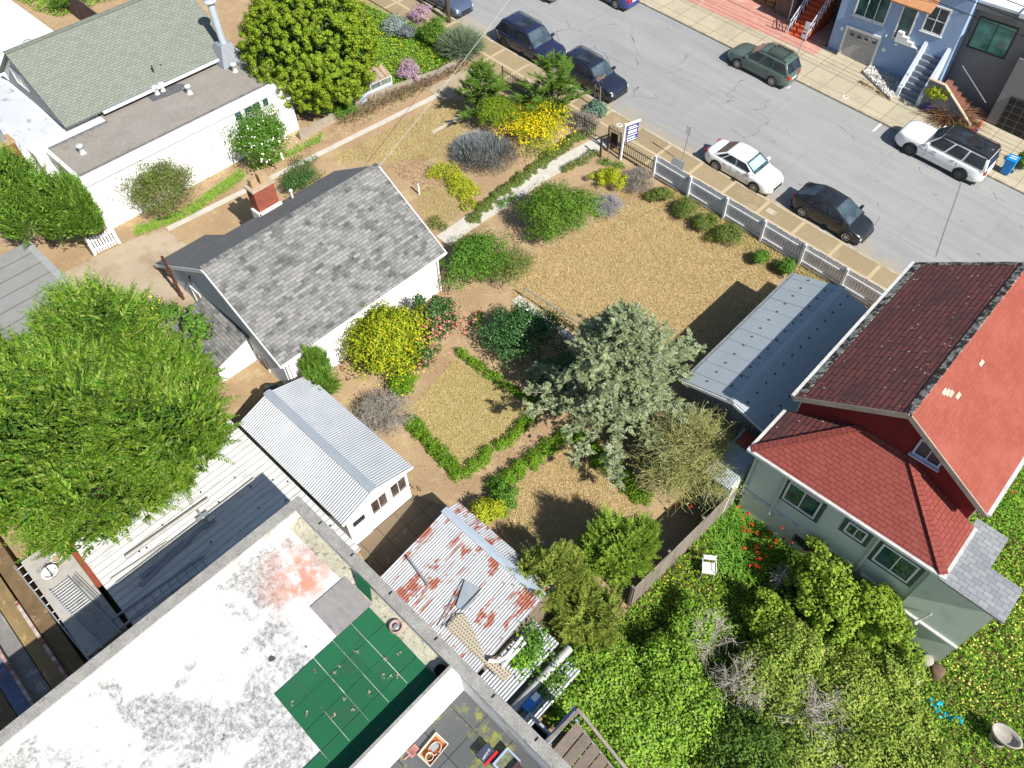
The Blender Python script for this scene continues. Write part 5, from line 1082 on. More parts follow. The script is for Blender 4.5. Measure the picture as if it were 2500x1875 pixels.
# garden retaining wall with dry vines
t = thing('low_garden_wall', 'long low stone garden wall covered with dry brown vines beside the driveway', 'wall', tuple(Gc('c2',1000,850)))
wp = [Gc('c2',420,1080), Gc('c2',740,900), Gc('c2',900,800), Gc('c2',1140,720), Gc('c2',1500,590), Gc('c2',1700,480)]
b = MB()
for i in range(5):
    u, v = wp[i], wp[i+1]; d = (v-u).normalized(); nn = V((-d.y,d.x,0))*.1
    b.hexa([p+V((0,0,-.2)) for p in (u-nn,v-nn,v+nn,u+nn)], [p+V((0,0,.5)) for p in (u-nn,v-nn,v+nn,u+nn)])
b.build('coping', M('wall_stone', (.36,.31,.25), (.27,.23,.18), 3, .9, grain=.2), t)
# lean-to greenhouse of old glass
t = thing('cold_frame', 'old lean-to cold frame with a broken board roof and pale blue wall by the driveway', 'greenhouse', tuple(Gc('c2',1010,760)))
a, c = Gc('c2',895,815), Gc('c2',1140,705); d = (c-a).normalized(); nn = V((-d.y,d.x,0)); L = (c-a).length
Q = lambda s, o, z: a+d*(L*s)+nn*o+V((0,0,z))
b = MB(); b.hexa([Q(0,0,0),Q(1,0,0),Q(1,.06,0),Q(0,.06,0)], [Q(0,0,.6),Q(1,0,.6),Q(1,.06,.6),Q(0,.06,.6)]); b.build('wall', M('pale_blue', (.42,.52,.62), (.36,.44,.52), 3), t)
window(t, Q(.0,0,.62), d, (0,0,1), L, .5, 3, 1, FRW, GLASS('dusty_glass', (.10,.12,.11), .2))
b = MB()
for i in range(6): s = i/6; b.slab(Q(s,-.1,1.15+.02*(i%3)), Q(s+.15,-.1,1.16), Q(s+.15,1.15,1.55+.03*(i%2)), Q(s,1.15,1.58), .02)
b.build('board_roof', M('old_board', (.40,.29,.21), (.27,.2,.15), 3, .9, grain=.2), t)
for s in (0,1): b = MB(); q = Q(s,1.1,0); b.box(q.x-.04,q.x+.04,q.y-.04,q.y+.04,q.z,q.z+1.5); b.build('post', WOODG, t)
b = MB(); b.tube([Q(.45,.2,1.3), Q(.4,1.0,1.9)], .03); b.build('loose_batten', WOODG, t)

# ------------------------------------------------------------------ street furniture
def sign_pole(lb, base, h, plates, lean):
    t = thing('parking_sign', lb, 'sign', tuple(base), 'parking signs'); top = base+lean+V((0,0,h)); b = MB(); b.tube([base-V((0,0,.1)), top], .03, 8); b.build('pole', STEEL, t)
    for z, hh, red in plates:
        q = base+lean*(z/h)+V((0,0,z)); b = MB(); b.box(q.x-.17,q.x+.17,q.y-.045,q.y-.032,q.z,q.z+hh); pl = b.build('plate', WHITE, t, bevel=.004)
        if red: b = MB(); b.box(q.x-.12,q.x+.12,q.y-.049,q.y-.0455,q.z+hh*.6,q.z+hh*.8); b.build('red_band', M('sign_red', (.5,.02,.02)), pl)
    return t
sign_pole('grey parking sign pole on the near pavement behind the white sedan', Gc('c3',1465,1250,.12), 2.45, ((1.95,.5,0),), V((.18,0,0)))
sign_pole('parking sign pole with two white plates beside the green car', Gc('c4',445,470,.12), 2.7, ((2.2,.5,0),(1.6,.5,1)), V((.22,0,0)))
p = Gc('c2',1562,185)
p = V((p.x, 34.2, gz(p.x)))
t = thing('utility_pole', 'dark wooden utility pole behind the grey-green shrubs at the top edge', 'pole', tuple(p)); b = MB(); b.tube([p-V((0,0,.3)), p+V((0,0,9))], .16, 12, r1=.12); b.build('shaft', M('pole_wood', (.09,.065,.05), (.06,.045,.035), 4, .9), t); b = MB(); b.box(p.x-.06,p.x+.06,p.y-1,p.y+1,p.z+8.3,p.z+8.45); b.build('crossarm', WOODG, t)
WIRE = M('wire_black', (.02,.02,.02)); WIREW = M('wire_white', (.45,.45,.45))
def wire(lb, a, c, rad, mat, sag=.4, grp='overhead wires', n=14):
    a, c = V(a), V(c); b = MB(); b.tube([a.lerp(c,i/n)-V((0,0,4*sag*(i/n)*(1-i/n))) for i in range(n+1)], rad, 5); return tag(b.build('overhead_wire', mat), lb, 'wire', grp)
wire('thick white service wire from the cottage gable to the street', (-25.95,17.45,6.9), Uc('c2',2030,0,9.2), .013, WIREW, .15, 'service wires')
e = Uc('c2',2030,0,9.2)
for i, (y, z, nm) in enumerate(((47.6,7.6,'lowest'),(48.0,8.1,'second lowest'),(48.4,8.6,'second highest'),(48.8,9.2,'highest'))):
    wire('%s black wire strung above the far pavement' % nm, (-45,y,z+3.0), (8,y+.3,z-.8), .022, WIRE, .5)
wire('black wire dropping from the pole line to the blue house', (-30,48.2,9.6), (-11.8,51.0,6.2), .014, WIRE, .3)

# recycling bin
p = Gc('c4',2050,1350,.12); p = V((p.x,p.y+.25,p.z)); t = thing('recycling_bin', 'bright blue wheeled recycling bin at the far kerb by the white car', 'bin', tuple(p)); BB = M('bin_blue', (.0,.22,.62), (.0,.19,.55), 4, .45, grain=.04)
b = MB(); b.hexa([(p.x-.23,p.y-.25,p.z+.06),(p.x+.23,p.y-.25,p.z+.06),(p.x+.23,p.y+.25,p.z+.06),(p.x-.23,p.y+.25,p.z+.06)], [(p.x-.29,p.y-.33,p.z+.98),(p.x+.29,p.y-.33,p.z+.98),(p.x+.29,p.y+.33,p.z+.98),(p.x-.29,p.y+.33,p.z+.98)]); b.build('body', BB, t, bevel=.03)
b = MB(); b.box(p.x-.31,p.x+.31,p.y-.36,p.y+.36,p.z+.985,p.z+1.06); b.build('lid', BB, t, bevel=.03)
for sx in (-1,1): b = MB(); b.lathe((p.x+sx*.26,p.y+.25,p.z+.1), [(0,-.03),(.1,-.03),(.1,.03),(0,.03)], 12, 'y'); b.build('wheel', BLACKM, t)
b = MB()
for k in (-.1,.12): b.box(p.x-.2,p.x+.2,p.y+k-.02,p.y+k+.05,p.z+1.061,p.z+1.066)
b.build('label', WHITE, t)

# ------------------------------------------------------------------ cars
TYRE = M('tyre_rubber', (.018,.018,.019), (.028,.027,.026), 8, .85); CHR = M('chrome', (.65,.66,.68), (.55,.56,.58), 3, .15, 1.0, grain=0)
RIMS = M('alloy', (.50,.51,.53), (.42,.43,.45), 5, .3, .7, grain=.03); RIMD = M('dark_alloy', (.10,.10,.105), (.06,.06,.065), 5, .35, .6, grain=.03)
CGL = GLASS('car_glass', (.012,.016,.022), .03); CGW = GLASS('windscreen_glass', (.03,.045,.055), .03); LAMPW = M('lamp_clear', (.75,.77,.8), (.5,.52,.55), 12, .1, 0, grain=0); LAMPR = M('lamp_red', (.42,.015,.015), (.3,.01,.01), 6, .15, grain=0)
PLATE = M('plate_white', (.7,.7,.68), (.6,.6,.6), 8); BLKP = M('black_plastic', (.03,.03,.032), (.02,.02,.022), 6, .6)
def smooth(xs, ys, x): return float(np.interp(x, xs, ys))
def car(name, lb, x, y, facing, L, W, Hh, wb, paint, kind, rim=RIMS, roof=None, rack=False, cladding=None, spokes=10, sunroof=False, shade=False, wr=.335, tall=1.0, letters=None):
    z = gz(x)+.012
    t = thing(name, lb, 'car', (x, y, z), 'cars parked along the kerbs')
    yaw = 0 if facing > 0 else PI
    t.rotation_euler = (0, math.atan(S)*facing, yaw)
    hl, hw = L/2, W/2
    suv = kind in ('suv','bigsuv')
    # profile, front = +x.  fx = fraction along the length
    if kind == 'sedan':  top = [(-hl,.66),(-hl+.08,.92),(-hl+.45,1.0),(-.34*L,1.0),(.23*L,.98),(.40*L,.86),(hl-.12,.70),(hl,.52)]; gl = (-.36*L,-.20*L,.06*L,.245*L)
    elif kind == 'hatch': top = [(-hl,.62),(-hl+.06,.95),(-hl+.3,1.06),(-.2*L,1.0),(.22*L,.98),(.40*L,.80),(hl-.12,.66),(hl,.5)]; gl = (-.485*L,-.25*L,.03*L,.29*L)
    elif kind == 'bigsuv': top = [(-hl,.75),(-hl+.05,1.12),(-hl+.3,1.16),(0,1.16),(.20*L,1.16),(.42*L,1.10),(hl-.06,.98),(hl,.62)]; gl = (-.487*L,-.455*L,.06*L,.185*L)
    else: top = [(-hl,.68),(-hl+.05,1.0),(-hl+.3,1.06),(0,1.05),(.20*L,1.05),(.40*L,.96),(hl-.1,.80),(hl,.55)]; gl = (-.485*L,-.40*L,.05*L,.225*L)
    top = [(a, b*tall) for a, b in top]
    tx, tz = [a for a, _ in top], [b for _, b in top]
    xs = np.concatenate([[-hl,-hl+.05,-hl+.14,-hl+.3], np.linspace(-hl+.5, hl-.55, 16), [hl-.36,hl-.2,hl-.08,hl]])
    clr = .20 if suv else .16
    def half(xx):
        u = abs(xx)/hl; return hw*(1-.30*max(0,(u-.78)/.22)**2.2)
    sec = []
    for xx in xs:
        w = half(xx); zt = smooth(tx, tz, xx); zb = clr+.10*max(0,(abs(xx)/hl-.85)/.15); sh = min(zt-.07, (.90 if not suv else (.98 if kind == 'suv' else 1.06))*tall)
        pts = [(0,zb),(w*.86,zb),(w*.965,zb+.10),(w,zb+.30*(sh-zb)/.6),(w*.995,sh-.16),(w*.975,sh-.05),(w*.93,sh+.01),(w*.78,zt-.025),(w*.45,zt),(0,zt+.012)]
        full = [(-a, b) for a, b in pts[1:-1]][::1]
        ring = [(xx, a, b) for a, b in pts] + [(xx, -a, b) for a, b in pts[-2:0:-1]]
        sec.append(ring)
    m = len(sec[0]); vs = [p for s_ in sec for p in s_]; fs = [(i*m+j, (i+1)*m+j, (i+1)*m+(j+1) % m, i*m+(j+1) % m) for i in range(len(sec)-1) for j in range(m)]
    b = MB(); b.add(vs, [f[::-1] for f in fs], True); b.add(sec[0], [tuple(range(m))], True); b.add(sec[-1], [tuple(range(m-1,-1,-1))], True)
    b.build('body', paint, t, local=True)
    # glasshouse
    x0, x1, x2, x3 = gl; zb = (1.0 if suv else .93)*tall; zb = smooth(tx, tz, 0)-.03
    wb0, wt = hw*.925, hw*(.76 if not suv else .80); zr = Hh
    st = [(x0,zb,wb0*.9),(x0+(x1-x0)*.5,(zb+zr)/2+.02,wb0*.93),(x1,zr-.05,wt*.97),(x1+.12,zr-.015,wt)]
    rp = [(x1+.12,zr-.015),((x1+x2)/2,zr+.015),(x2-.12,zr-.02),(x2,zr-.06)]
    def roofz(xx):
        if xx <= x0: return zb
        if xx < x1: return zb+(zr-.05-zb)*((xx-x0)/(x1-x0))
        if xx > x2: return zr-.06-(zr-.06-zb)*((xx-x2)/(x3-x2))
        return smooth([x1,x1+.2,(x1+x2)/2,x2-.15,x2], [zr-.05,zr-.005,zr+.012,zr-.02,zr-.06], xx)
    def sidew(zz): return wb0+(wt-wb0)*max(0,min(1,(zz-zb)/(zr-zb)))
    gx = sorted(set([x0,(x0+x1)/2,x1,x1+.1,x1+.25,(x1+x2)/2,x2-.2,x2-.08,x2,(x2+x3)/2,x3])); sec = []
    for xx in gx:
        zt = roofz(xx); w = sidew(zt); k = min(1,(zt-zb)/.2); ring = [(xx,wb0,zb-.08),(xx,sidew(zb+(zt-zb)*.5),zb+(zt-zb)*.5),(xx,w+.005,zt-.055*k),(xx,w-.05*k,zt-.01*k),(xx,w*.5,zt+.012*k),(xx,0,zt+.018*k)]
        sec.append(ring+[(a,-b_,c_) for a,b_,c_ in ring[-2::-1]])
    m = len(sec[0]); vs = [p for s_ in sec for p in s_]
    b = MB(); b.add(vs, [(i*m+j, i*m+j+1, (i+1)*m+j+1, (i+1)*m+j) for i in range(len(sec)-1) for j in range(m-1)], True)
    b.build('cabin', paint, t, local=True)
    if roof:
        k_ = [i for i, xx in enumerate(gx) if x1-.02 <= xx <= x2+.02]; ii = list(range(2, m-2)); n_ = len(ii); b = MB()
        vv = [V(sec[i][j])+V((0, (.012 if sec[i][j][1] > 0 else -.012) if j in (2, m-3) else 0, .014)) for i in k_ for j in ii]
        b.add(vv, [(i*n_+j, i*n_+j+1, (i+1)*n_+j+1, (i+1)*n_+j) for i in range(len(k_)-1) for j in range(n_-1)], True); b.build('roof', roof, t, local=True)
    # glass
    def panel(nm, quad, mat, off, th=.012):
        q = [V(p) for p in quad]; n = (q[1]-q[0]).cross(q[3]-q[0]).normalized(); e = [p+n*off for p in q]; bb = MB(); bb.hexa([p-n*th for p in e], e); return bb.build(nm, mat, t, local=True)
    def lerp(a_, c_, s_): return a_+(c_-a_)*s_
    zf = lambda s_: lerp(zb+.03, zr-.085, s_)
    xf = lambda s_: x3+(x2-x3)*((zf(s_)-zb)/(zr-.06-zb))
    panel('windscreen', [(xf(0),-sidew(zf(0))*.92,zf(0)),(xf(0),sidew(zf(0))*.92,zf(0)),(xf(1),sidew(zf(1))*.92,zf(1)),(xf(1),-sidew(zf(1))*.92,zf(1))], CGW, .022)
    if shade: panel('sun_shade', [(xf(.25),-sidew(zf(.25))*.8,zf(.25)),(xf(.25),sidew(zf(.25))*.8,zf(.25)),(xf(.85),sidew(zf(.85))*.8,zf(.85)),(xf(.85),-sidew(zf(.85))*.8,zf(.85))], M('shade_teal', (.42,.62,.62), (.25,.45,.48), 5, .3), .028)
    xb = lambda s_: x0+(x1-x0)*((zf(s_)-zb)/(zr-.05-zb))
    panel('rear_window', [(xb(.08),sidew(zf(.08))*.86,zf(.08)),(xb(.08),-sidew(zf(.08))*.86,zf(.08)),(xb(1),-sidew(zf(1))*.88,zf(1)),(xb(1),sidew(zf(1))*.88,zf(1))], CGL, .024)
    zl, zh = zb+.05, zr-.11
    lo0, hi0 = x0+(x1-x0)*((zl-zb)/(zr-zb))+.16, x0+(x1-x0)*((zh-zb)/(zr-zb))+.16
    lo3, hi3 = x3-(x3-x2)*((zl-zb)/(zr-zb))-.14, x3-(x3-x2)*((zh-zb)/(zr-zb))-.1
    cuts = [0,.36,.68,1] if suv else ([0,.30,.62,1] if kind == 'hatch' else [0,.16,.54,1])
    for sg in (-1, 1):
        for i in range(3):
            a, c = cuts[i]+.018*(i > 0), cuts[i+1]-.018*(i < 2)
            q = [(lerp(lo0,lo3,a),sg*sidew(zl),zl),(lerp(lo0,lo3,c),sg*sidew(zl),zl),(lerp(hi0,hi3,c),sg*sidew(zh),zh),(lerp(hi0,hi3,a),sg*sidew(zh),zh)]
            if sg > 0: q = q[::-1]
            panel('side_window', q, CGL, .016)
    # wheels
    for fx in (-1, 1):
        for sg in (-1, 1):
            wx = fx*wb/2+(.0 if kind != 'hatch' else .02); yy = sg*(hw-.10)
            b = MB(); b.lathe((wx,yy,wr), [(wr+.055,-.01),(wr+.055,sg*.112),(wr+.045,sg*.116),(wr*.97,sg*.112)][::1], 22, 'y'); b.build('wheel_arch', cladding or BLKP, t, local=True)
            b = MB(); b.lathe((wx,yy,wr), [(wr*.66,sg*-.09),(wr*.95,sg*-.1),(wr,sg*-.05),(wr,sg*.08),(wr*.96,sg*.125),(wr*.72,sg*.135),(wr*.66,sg*.12)], 24, 'y'); tw = b.build('tyre', TYRE, t, local=True)
            b = MB(); b.lathe((wx,yy,wr), [(wr*.69,sg*.128),(wr*.64,sg*.133),(wr*.6,sg*.11)], 24, 'y'); b.lathe((wx,yy,wr), [(wr*.15,sg*.11),(wr*.14,sg*.137),(0,sg*.142)], 12, 'y')
            for k in range(spokes):
                an = 2*PI*k/spokes; d = V((math.cos(an),0,math.sin(an))); c_ = V((wx,yy+sg*.122,wr)); b.beam(c_+d*wr*.1, c_+d*wr*.64, .045 if spokes < 8 else .03, .02, up=(0,1,0))
            rm = b.build('rim', rim, t, local=True)
            b = MB(); b.disc((wx,yy+sg*.1195,wr), wr*.62, 20, 'y'); b.build('brake_shade', BLKP, t, local=True)
    # lamps, mirrors, handles, plates
    for sg in (-1, 1):
        fx = hl-.16; zt = smooth(tx, tz, fx); w = half(fx)
        b = MB(); b.hexa([(hl-.42,sg*w*.80,zt-.17),(hl-.05,sg*w*.62,zt-.22),(hl-.09,sg*w*.98,zt-.22),(hl-.40,sg*(w*1.03),zt-.16)][::sg], [(hl-.42,sg*w*.76,zt-.01),(hl-.10,sg*w*.58,zt-.10),(hl-.12,sg*w*.95,zt-.10),(hl-.40,sg*(w*1.0),zt-.04)][::sg]); b.build('headlight', LAMPW, t, local=True)
        zt = smooth(tx, tz, -hl+.1); w = half(-hl+.1)
        z0_, z1_ = (zt-.28, zt-.04)
        b = MB(); b.hexa([(-hl-.012,sg*w*.62,z0_),(-hl-.012,sg*w*.95,z0_),(-hl+.26,sg*(w*1.09),z0_+.03),(-hl+.26,sg*w*.7,z0_+.03)], [(-hl+.02,sg*w*.62,z1_),(-hl+.02,sg*w*.94,z1_),(-hl+.26,sg*(w*1.075),z1_),(-hl+.26,sg*w*.7,z1_)]); b.build('tail_light', LAMPR, t, local=True)
        mx = lo3-.05; b = MB(); b.box(mx-.08,mx+.09,min(sg*(hw*.95),sg*(hw+.2)),max(sg*(hw*.95),sg*(hw+.2)),zb+.02,zb+.17); b.build('mirror', roof if kind == 'bigsuv' and False else paint, t, local=True, bevel=.03)
        for hx in (-.18*L+.1, .03*L+.08): b = MB(); yy = hw*.985; b.box(hx-.1,hx+.1,min(sg*yy,sg*(yy+.03)),max(sg*yy,sg*(yy+.03)),zb-.17,zb-.135); b.build('door_handle', CHR if kind == 'bigsuv' else paint, t, local=True)
    b = MB(); b.box(hl-.06,hl+.012,-hw*.5,hw*.5,.36*tall,.56*tall); b.build('grille', BLKP, t, local=True, bevel=.01)
    b = MB(); b.box(-hl-.014,-hl+.05,-.26,.26,.62*tall,.74*tall); b.build('licence_plate', PLATE, t, local=True)
    b = MB(); b.box(-hl*.93,hl*.93,-hw*.9,hw*.9,clr-.05,clr+.04); b.build('sill', BLKP, t, local=True)
    for sg in (-1, 1):
        b = MB()
        for xx in ((x1+x2)/2-.05, lo3-.1): b.box(xx-.006,xx+.006,sg*hw*.999-.004,sg*hw*.999+.004,clr+.18,zb-.06)
        b.build('door_seam', BLKP, t, local=True)
    if sunroof:
        n_ = 2 if kind == 'bigsuv' else 1
        for i in range(n_):
            a_ = x2-.35-i*1.25; b = MB(); b.box(a_-.95,a_,-wt*.66,wt*.66,zr-.0,zr+.034); b.build('sunroof', CGL, t, local=True, bevel=.01)
    if rack:
        b = MB(); xa, xc = x1+.35, x1+1.45
        for yy in (-.55,.55): b.tube([(xa,yy,zr+.08),(xc,yy,zr+.08)], .02, 6); b.tube([(xa,yy,zr+.2),(xc,yy,zr+.2)], .016, 6)
        for xx in (xa, xc): b.tube([(xx,-.55,zr+.2),(xx,.55,zr+.2)], .016, 6)
        for k in range(9): xx = xa+(xc-xa)*k/8; b.tube([(xx,-.55,zr+.08),(xx,.55,zr+.08)], .014, 6)
        for xx in (xa,xc):
            for yy in (-.55,.55): b.tube([(xx,yy,zr-.0),(xx,yy,zr+.2)], .016, 6)
        b.build('roof_basket', BLACKM, t, local=True)
    if suv:
        for sg in (-1, 1): b = MB(); b.tube([(x1+.1,sg*wt*.93,zr+.0),(x1+.3,sg*wt*.93,zr+.055),(x2-.3,sg*wt*.93,zr+.055),(x2-.1,sg*wt*.93,zr-.0)], .022, 6); b.build('roof_rail', BLKP, t, local=True)
    b = MB(); b.hexa([(x1+.2,-.012,zr),(x1+.34,-.012,zr),(x1+.34,.012,zr),(x1+.2,.012,zr)], [(x1+.18,-.004,zr+.09),(x1+.22,-.004,zr+.09),(x1+.22,.004,zr+.09),(x1+.18,.004,zr+.09)]); b.build('aerial', paint, t, local=True)
    if letters:
        for sg, rz in ((-1,0),(1,PI)):
            lettering(t, letters, .11, GRAYM, (.12*L,sg*(hw*.998+.004),.72), (PI/2,0,rz), 'door_lettering')
    return t
PW = PAINT('car_white', (.80,.80,.79)); PK_ = PAINT('car_black', (.010,.011,.014)); PN = PAINT('car_navy', (.012,.016,.05)); PN2 = PAINT('car_midnight', (.010,.014,.032)); PG = PAINT('car_green', (.075,.115,.095), .3); PB = PAINT('car_blue', (.02,.04,.20)); PS = PAINT('car_steel_blue', (.10,.14,.22), .25, .4)
def wheels_mid(k, a, c): p, q = Gc(k, *a), Gc(k, *c); return (p+q)/2, (p-q).length
m1, w1 = wheels_mid('c3',(1730,1308),(2010,1478)); m2, w2 = wheels_mid('c8',(490,250),(820,425)); m3, w3 = wheels_mid('c3',(1895,528),(2150,655)); m4, w4 = wheels_mid('c4',(1310,1190),(1695,1380)); m5, w5 = wheels_mid('c3',(100,370),(345,500))
print('wheels', m1, w1, m2, w2, m3, w3, m4, w4, m5, w5)
car('white_sedan', 'white sedan with a teal sun shade parked facing downhill by the board fence', m1.x, m1.y+.78, 1, 4.6, 1.80, 1.46, 2.62, PW, 'sedan', shade=True, spokes=9)
car('black_hatchback', 'glossy black hatchback parked downhill of the white sedan', m2.x, m2.y+.78, 1, 4.5, 1.78, 1.50, 2.72, PK_, 'hatch', spokes=6)
car('green_crossover', 'grey-green crossover with a roof basket parked at the far kerb', m3.x, m3.y+.80, -1, 4.65, 1.82, 1.72, 2.68, PG, 'suv', rack=True, cladding=BLKP, spokes=10)
car('white_suv', 'large white car with a black roof and dark wheels at the far kerb', m4.x, m4.y+.92, -1, 5.5, 2.08, 1.93, 3.15, PW, 'bigsuv', rim=RIMD, roof=PAINT('car_roof_black', (.02,.02,.022)), sunroof=True, cladding=BLKP, spokes=14, wr=.40, letters='GRAND WAGONEER')
car('navy_suv', 'dark navy car with a glass sunroof parked by the top kerb', m5.x+.1, m5.y+.92, 1, 5.0, 2.0, 1.72, 3.0, PN, 'suv', rim=RIMD, sunroof=True, spokes=10, wr=.37)
p = Gc('c3',935,800); car('midnight_wagon', 'midnight blue car half hidden behind the right young cypress', p.x-2.2, p.y+.55, 1, 4.7, 1.88, 1.62, 2.8, PN2, 'suv', sunroof=True, spokes=8, wr=.35)
p = Gc('c2',1600,140); car('steel_blue_sedan', 'steel blue car cut off by the top edge behind the pole', p.x-1.7, 35.6, 1, 4.55, 1.80, 1.45, 2.6, PS, 'sedan')
p = Gc('c3',920,50); car('blue_sedan', 'bright blue car on the far side cut off by the top edge', p.x-.9, 45.0, -1, 4.55, 1.80, 1.45, 2.65, PB, 'sedan')
p = Gc('c3',480,40); car('silver_sedan', 'pale car at the top edge of which only the bumper shows', p.x-2.3, p.y+.7, 1, 4.6, 1.9, 1.7, 2.8, PW, 'suv')

# ------------------------------------------------------------------ vegetation
BARK = M('bark', (.16,.12,.09), (.10,.075,.055), 5, .95, grain=.25)
TWIG = LEAF('dry_twig', [(.30,.27,.23),(.40,.36,.31),(.22,.19,.16)], .05)
TWIGG = LEAF('grey_twig', [(.34,.33,.33),(.42,.41,.42),(.25,.24,.25)], .05)
L_LIME = LEAF('leaf_lime', [(.13,.17,.012),(.22,.25,.015),(.30,.30,.02)])
L_CONE = LEAF('leaf_yellow_conifer', [(.055,.10,.008),(.09,.145,.010),(.13,.18,.012),(.165,.20,.016)], .3)
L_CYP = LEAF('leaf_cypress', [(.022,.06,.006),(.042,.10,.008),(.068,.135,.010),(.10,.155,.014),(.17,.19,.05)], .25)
L_CYPD = LEAF('leaf_cypress_shaded', [(.02,.05,.008),(.035,.07,.010)], .13)  # inner leaves coloured darker to paint the shade deep in the crowns
L_DARK = LEAF('leaf_dark', [(.018,.05,.014),(.03,.075,.018),(.05,.10,.025)], .22, .35)
L_GLOSS = LEAF('leaf_glossy', [(.02,.06,.018),(.035,.085,.025),(.06,.11,.04)], .15, .22)
L_MID = LEAF('leaf_mid', [(.035,.09,.012),(.06,.13,.016),(.09,.17,.022)])
L_OLIVE = LEAF('leaf_olive', [(.05,.075,.018),(.085,.115,.025),(.12,.15,.035)])
L_JUN = LEAF('leaf_juniper', [(.04,.09,.012),(.07,.135,.016),(.105,.17,.022)])
L_FRESH = LEAF('leaf_fresh', [(.07,.17,.012),(.11,.23,.018),(.16,.28,.025)], .35)
L_CITRUS = LEAF('leaf_citrus', [(.08,.13,.008),(.13,.18,.01),(.19,.22,.012),(.28,.25,.015)])
L_HEDGE = LEAF('leaf_hedge', [(.045,.11,.008),(.08,.155,.010),(.12,.20,.014)])
L_GREY = LEAF('leaf_lavender', [(.12,.14,.14),(.17,.19,.20),(.22,.24,.25),(.14,.17,.15)], .1)
L_SAGE = LEAF('leaf_spruce', [(.055,.08,.035),(.095,.125,.055),(.16,.18,.10),(.21,.225,.15),(.10,.13,.035)], .25)
L_YFLW = LEAF('yellow_flower', [(.62,.48,.01),(.75,.60,.015),(.55,.42,.01)], .2)
L_PINK = LEAF('pink_flower', [(.65,.16,.15),(.60,.28,.22),(.50,.06,.08)], .2)
L_WHT = LEAF('white_flower', [(.75,.75,.7),(.65,.66,.6)], .2)
L_RED = LEAF('red_flower', [(.62,.035,.015),(.55,.06,.02)], .2)
L_PURP = LEAF('purple_flower', [(.35,.20,.38),(.42,.27,.42)], .2)
L_MAUVE = LEAF('mauve_leaf', [(.25,.17,.19),(.32,.22,.25),(.16,.13,.12)], .2)
L_FLAX = LEAF('flax_leaf', [(.05,.022,.018),(.085,.04,.025),(.16,.10,.04)], .15, .4)
L_LILY = LEAF('lily_leaf', [(.05,.13,.015),(.08,.18,.02),(.11,.21,.03)], .3)
L_TWGREEN = LEAF('green_twig', [(.15,.17,.05),(.22,.22,.08),(.28,.26,.13)], .15)
L_OLDTW = LEAF('old_vine', [(.20,.13,.09),(.27,.19,.13),(.14,.09,.06)], .05)

def ppm(p):                              # display px per metre of width at p
    a, b = proj(p), proj(p+V((.7071,.7071,0))*1.0); return float(np.linalg.norm(a-b))
def base_at(dx, dy, h):
    q = G(dx, dy, h*.5); return V((q.x, q.y, gz(q.x)))
def trunk(t, p, h, r, n=4, spread=.35, seed=0, mat=None):
    rr = random.Random(seed); b = MB(); p = V(p)
    b.tube([p-V((0,0,.2)), p+V((rr.uniform(-.05,.05),rr.uniform(-.05,.05),h*.45)), p+V((rr.uniform(-.1,.1),rr.uniform(-.1,.1),h*.85))], r, 7, r1=r*.3)
    for i in range(n):
        a = 2*PI*i/n+rr.uniform(-.5,.5); z = h*rr.uniform(.2,.55); o = V((math.cos(a),math.sin(a),0))*h*spread
        b.tube([p+V((0,0,z)), p+o*.5+V((0,0,z+h*.14)), p+o+V((0,0,z+h*.32))], r*.45, 5, r1=r*.12)
    return b.build('trunk', mat or BARK, t)
SEED = [100]
def bush(name, lb, cat, dx, dy, wpx, h, mat, ls=.09, asp=.55, nclump=60, nleaf=110, rc=.28, ratio=1.0, extra=None, grp=None, zmin=-.25, p=None, rx=None, tr=True, shell=(.6,1.0), upright=0, stuffed=.0):
    """leafy shrub: trunk with limbs and a lumpy crown of single leaves"""
    SEED[0] += 1; rng = np.random.default_rng(SEED[0])
    if p is None: p = base_at(dx, dy, h)
    rx = rx or wpx/2/ppm(p+V((0,0,h*.5)))
    t = thing(name, lb, cat, tuple(p), grp)
    if tr: trunk(t, p, h*.8, max(.03, h*.022), 4, rx/h*.55, SEED[0])
    c = (p.x, p.y, p.z+h*.5)
    P, Nn = clump_points(c, (rx*.86, rx*.86*ratio, h*.46), nclump, rx*rc, nleaf, rng, zmin, shell)
    m = int(len(P)*.22); Dq = sphere_dirs(m, rng, -.5); Q = np.array(c)+Dq*np.array([rx*.86, rx*.86*ratio, h*.46])*rng.uniform(.25,.8,m)[:,None]; P = np.concatenate([P, Q]); Nn = np.concatenate([Nn, rng.normal(size=Q.shape)+np.array([0,0,.4])])
    P, Nn = above(P, Nn)
    fast_mesh('crown', leaf_quads(P, Nn, ls, asp, rng), 4, mat, t)
    for nm, m_, frac, s_ in (extra or []):
        Q, Nq = clump_points(c, (rx*.9, rx*.9*ratio, h*.5), nclump, rx*rc, max(2,int(nleaf*frac)), rng, .0, (.8,1.02)); Q, Nq = above(Q, Nq)
        fast_mesh(nm, leaf_quads(Q, Nq+np.array([0,0,.8]), s_, .8, rng), 4, m_, t)['kind'] = 'stuff'
    return t, p, rx
def cone_sprays(p, r, h, n, rng, z0=.08, power=1.0, lay=True):
    t = rng.uniform(0,1,n)**.75; z = h*(z0+(1-z0)*t); rad = r*(1-t)**power*rng.uniform(.55,1.0,n)+.03
    a = rng.uniform(0,2*PI,n); o = np.stack([np.cos(a),np.sin(a),np.zeros(n)],1)
    P = np.array(p)+o*rad[:,None]*.55+np.array([0,0,1.0])*z[:,None]
    return P, o, rad, t

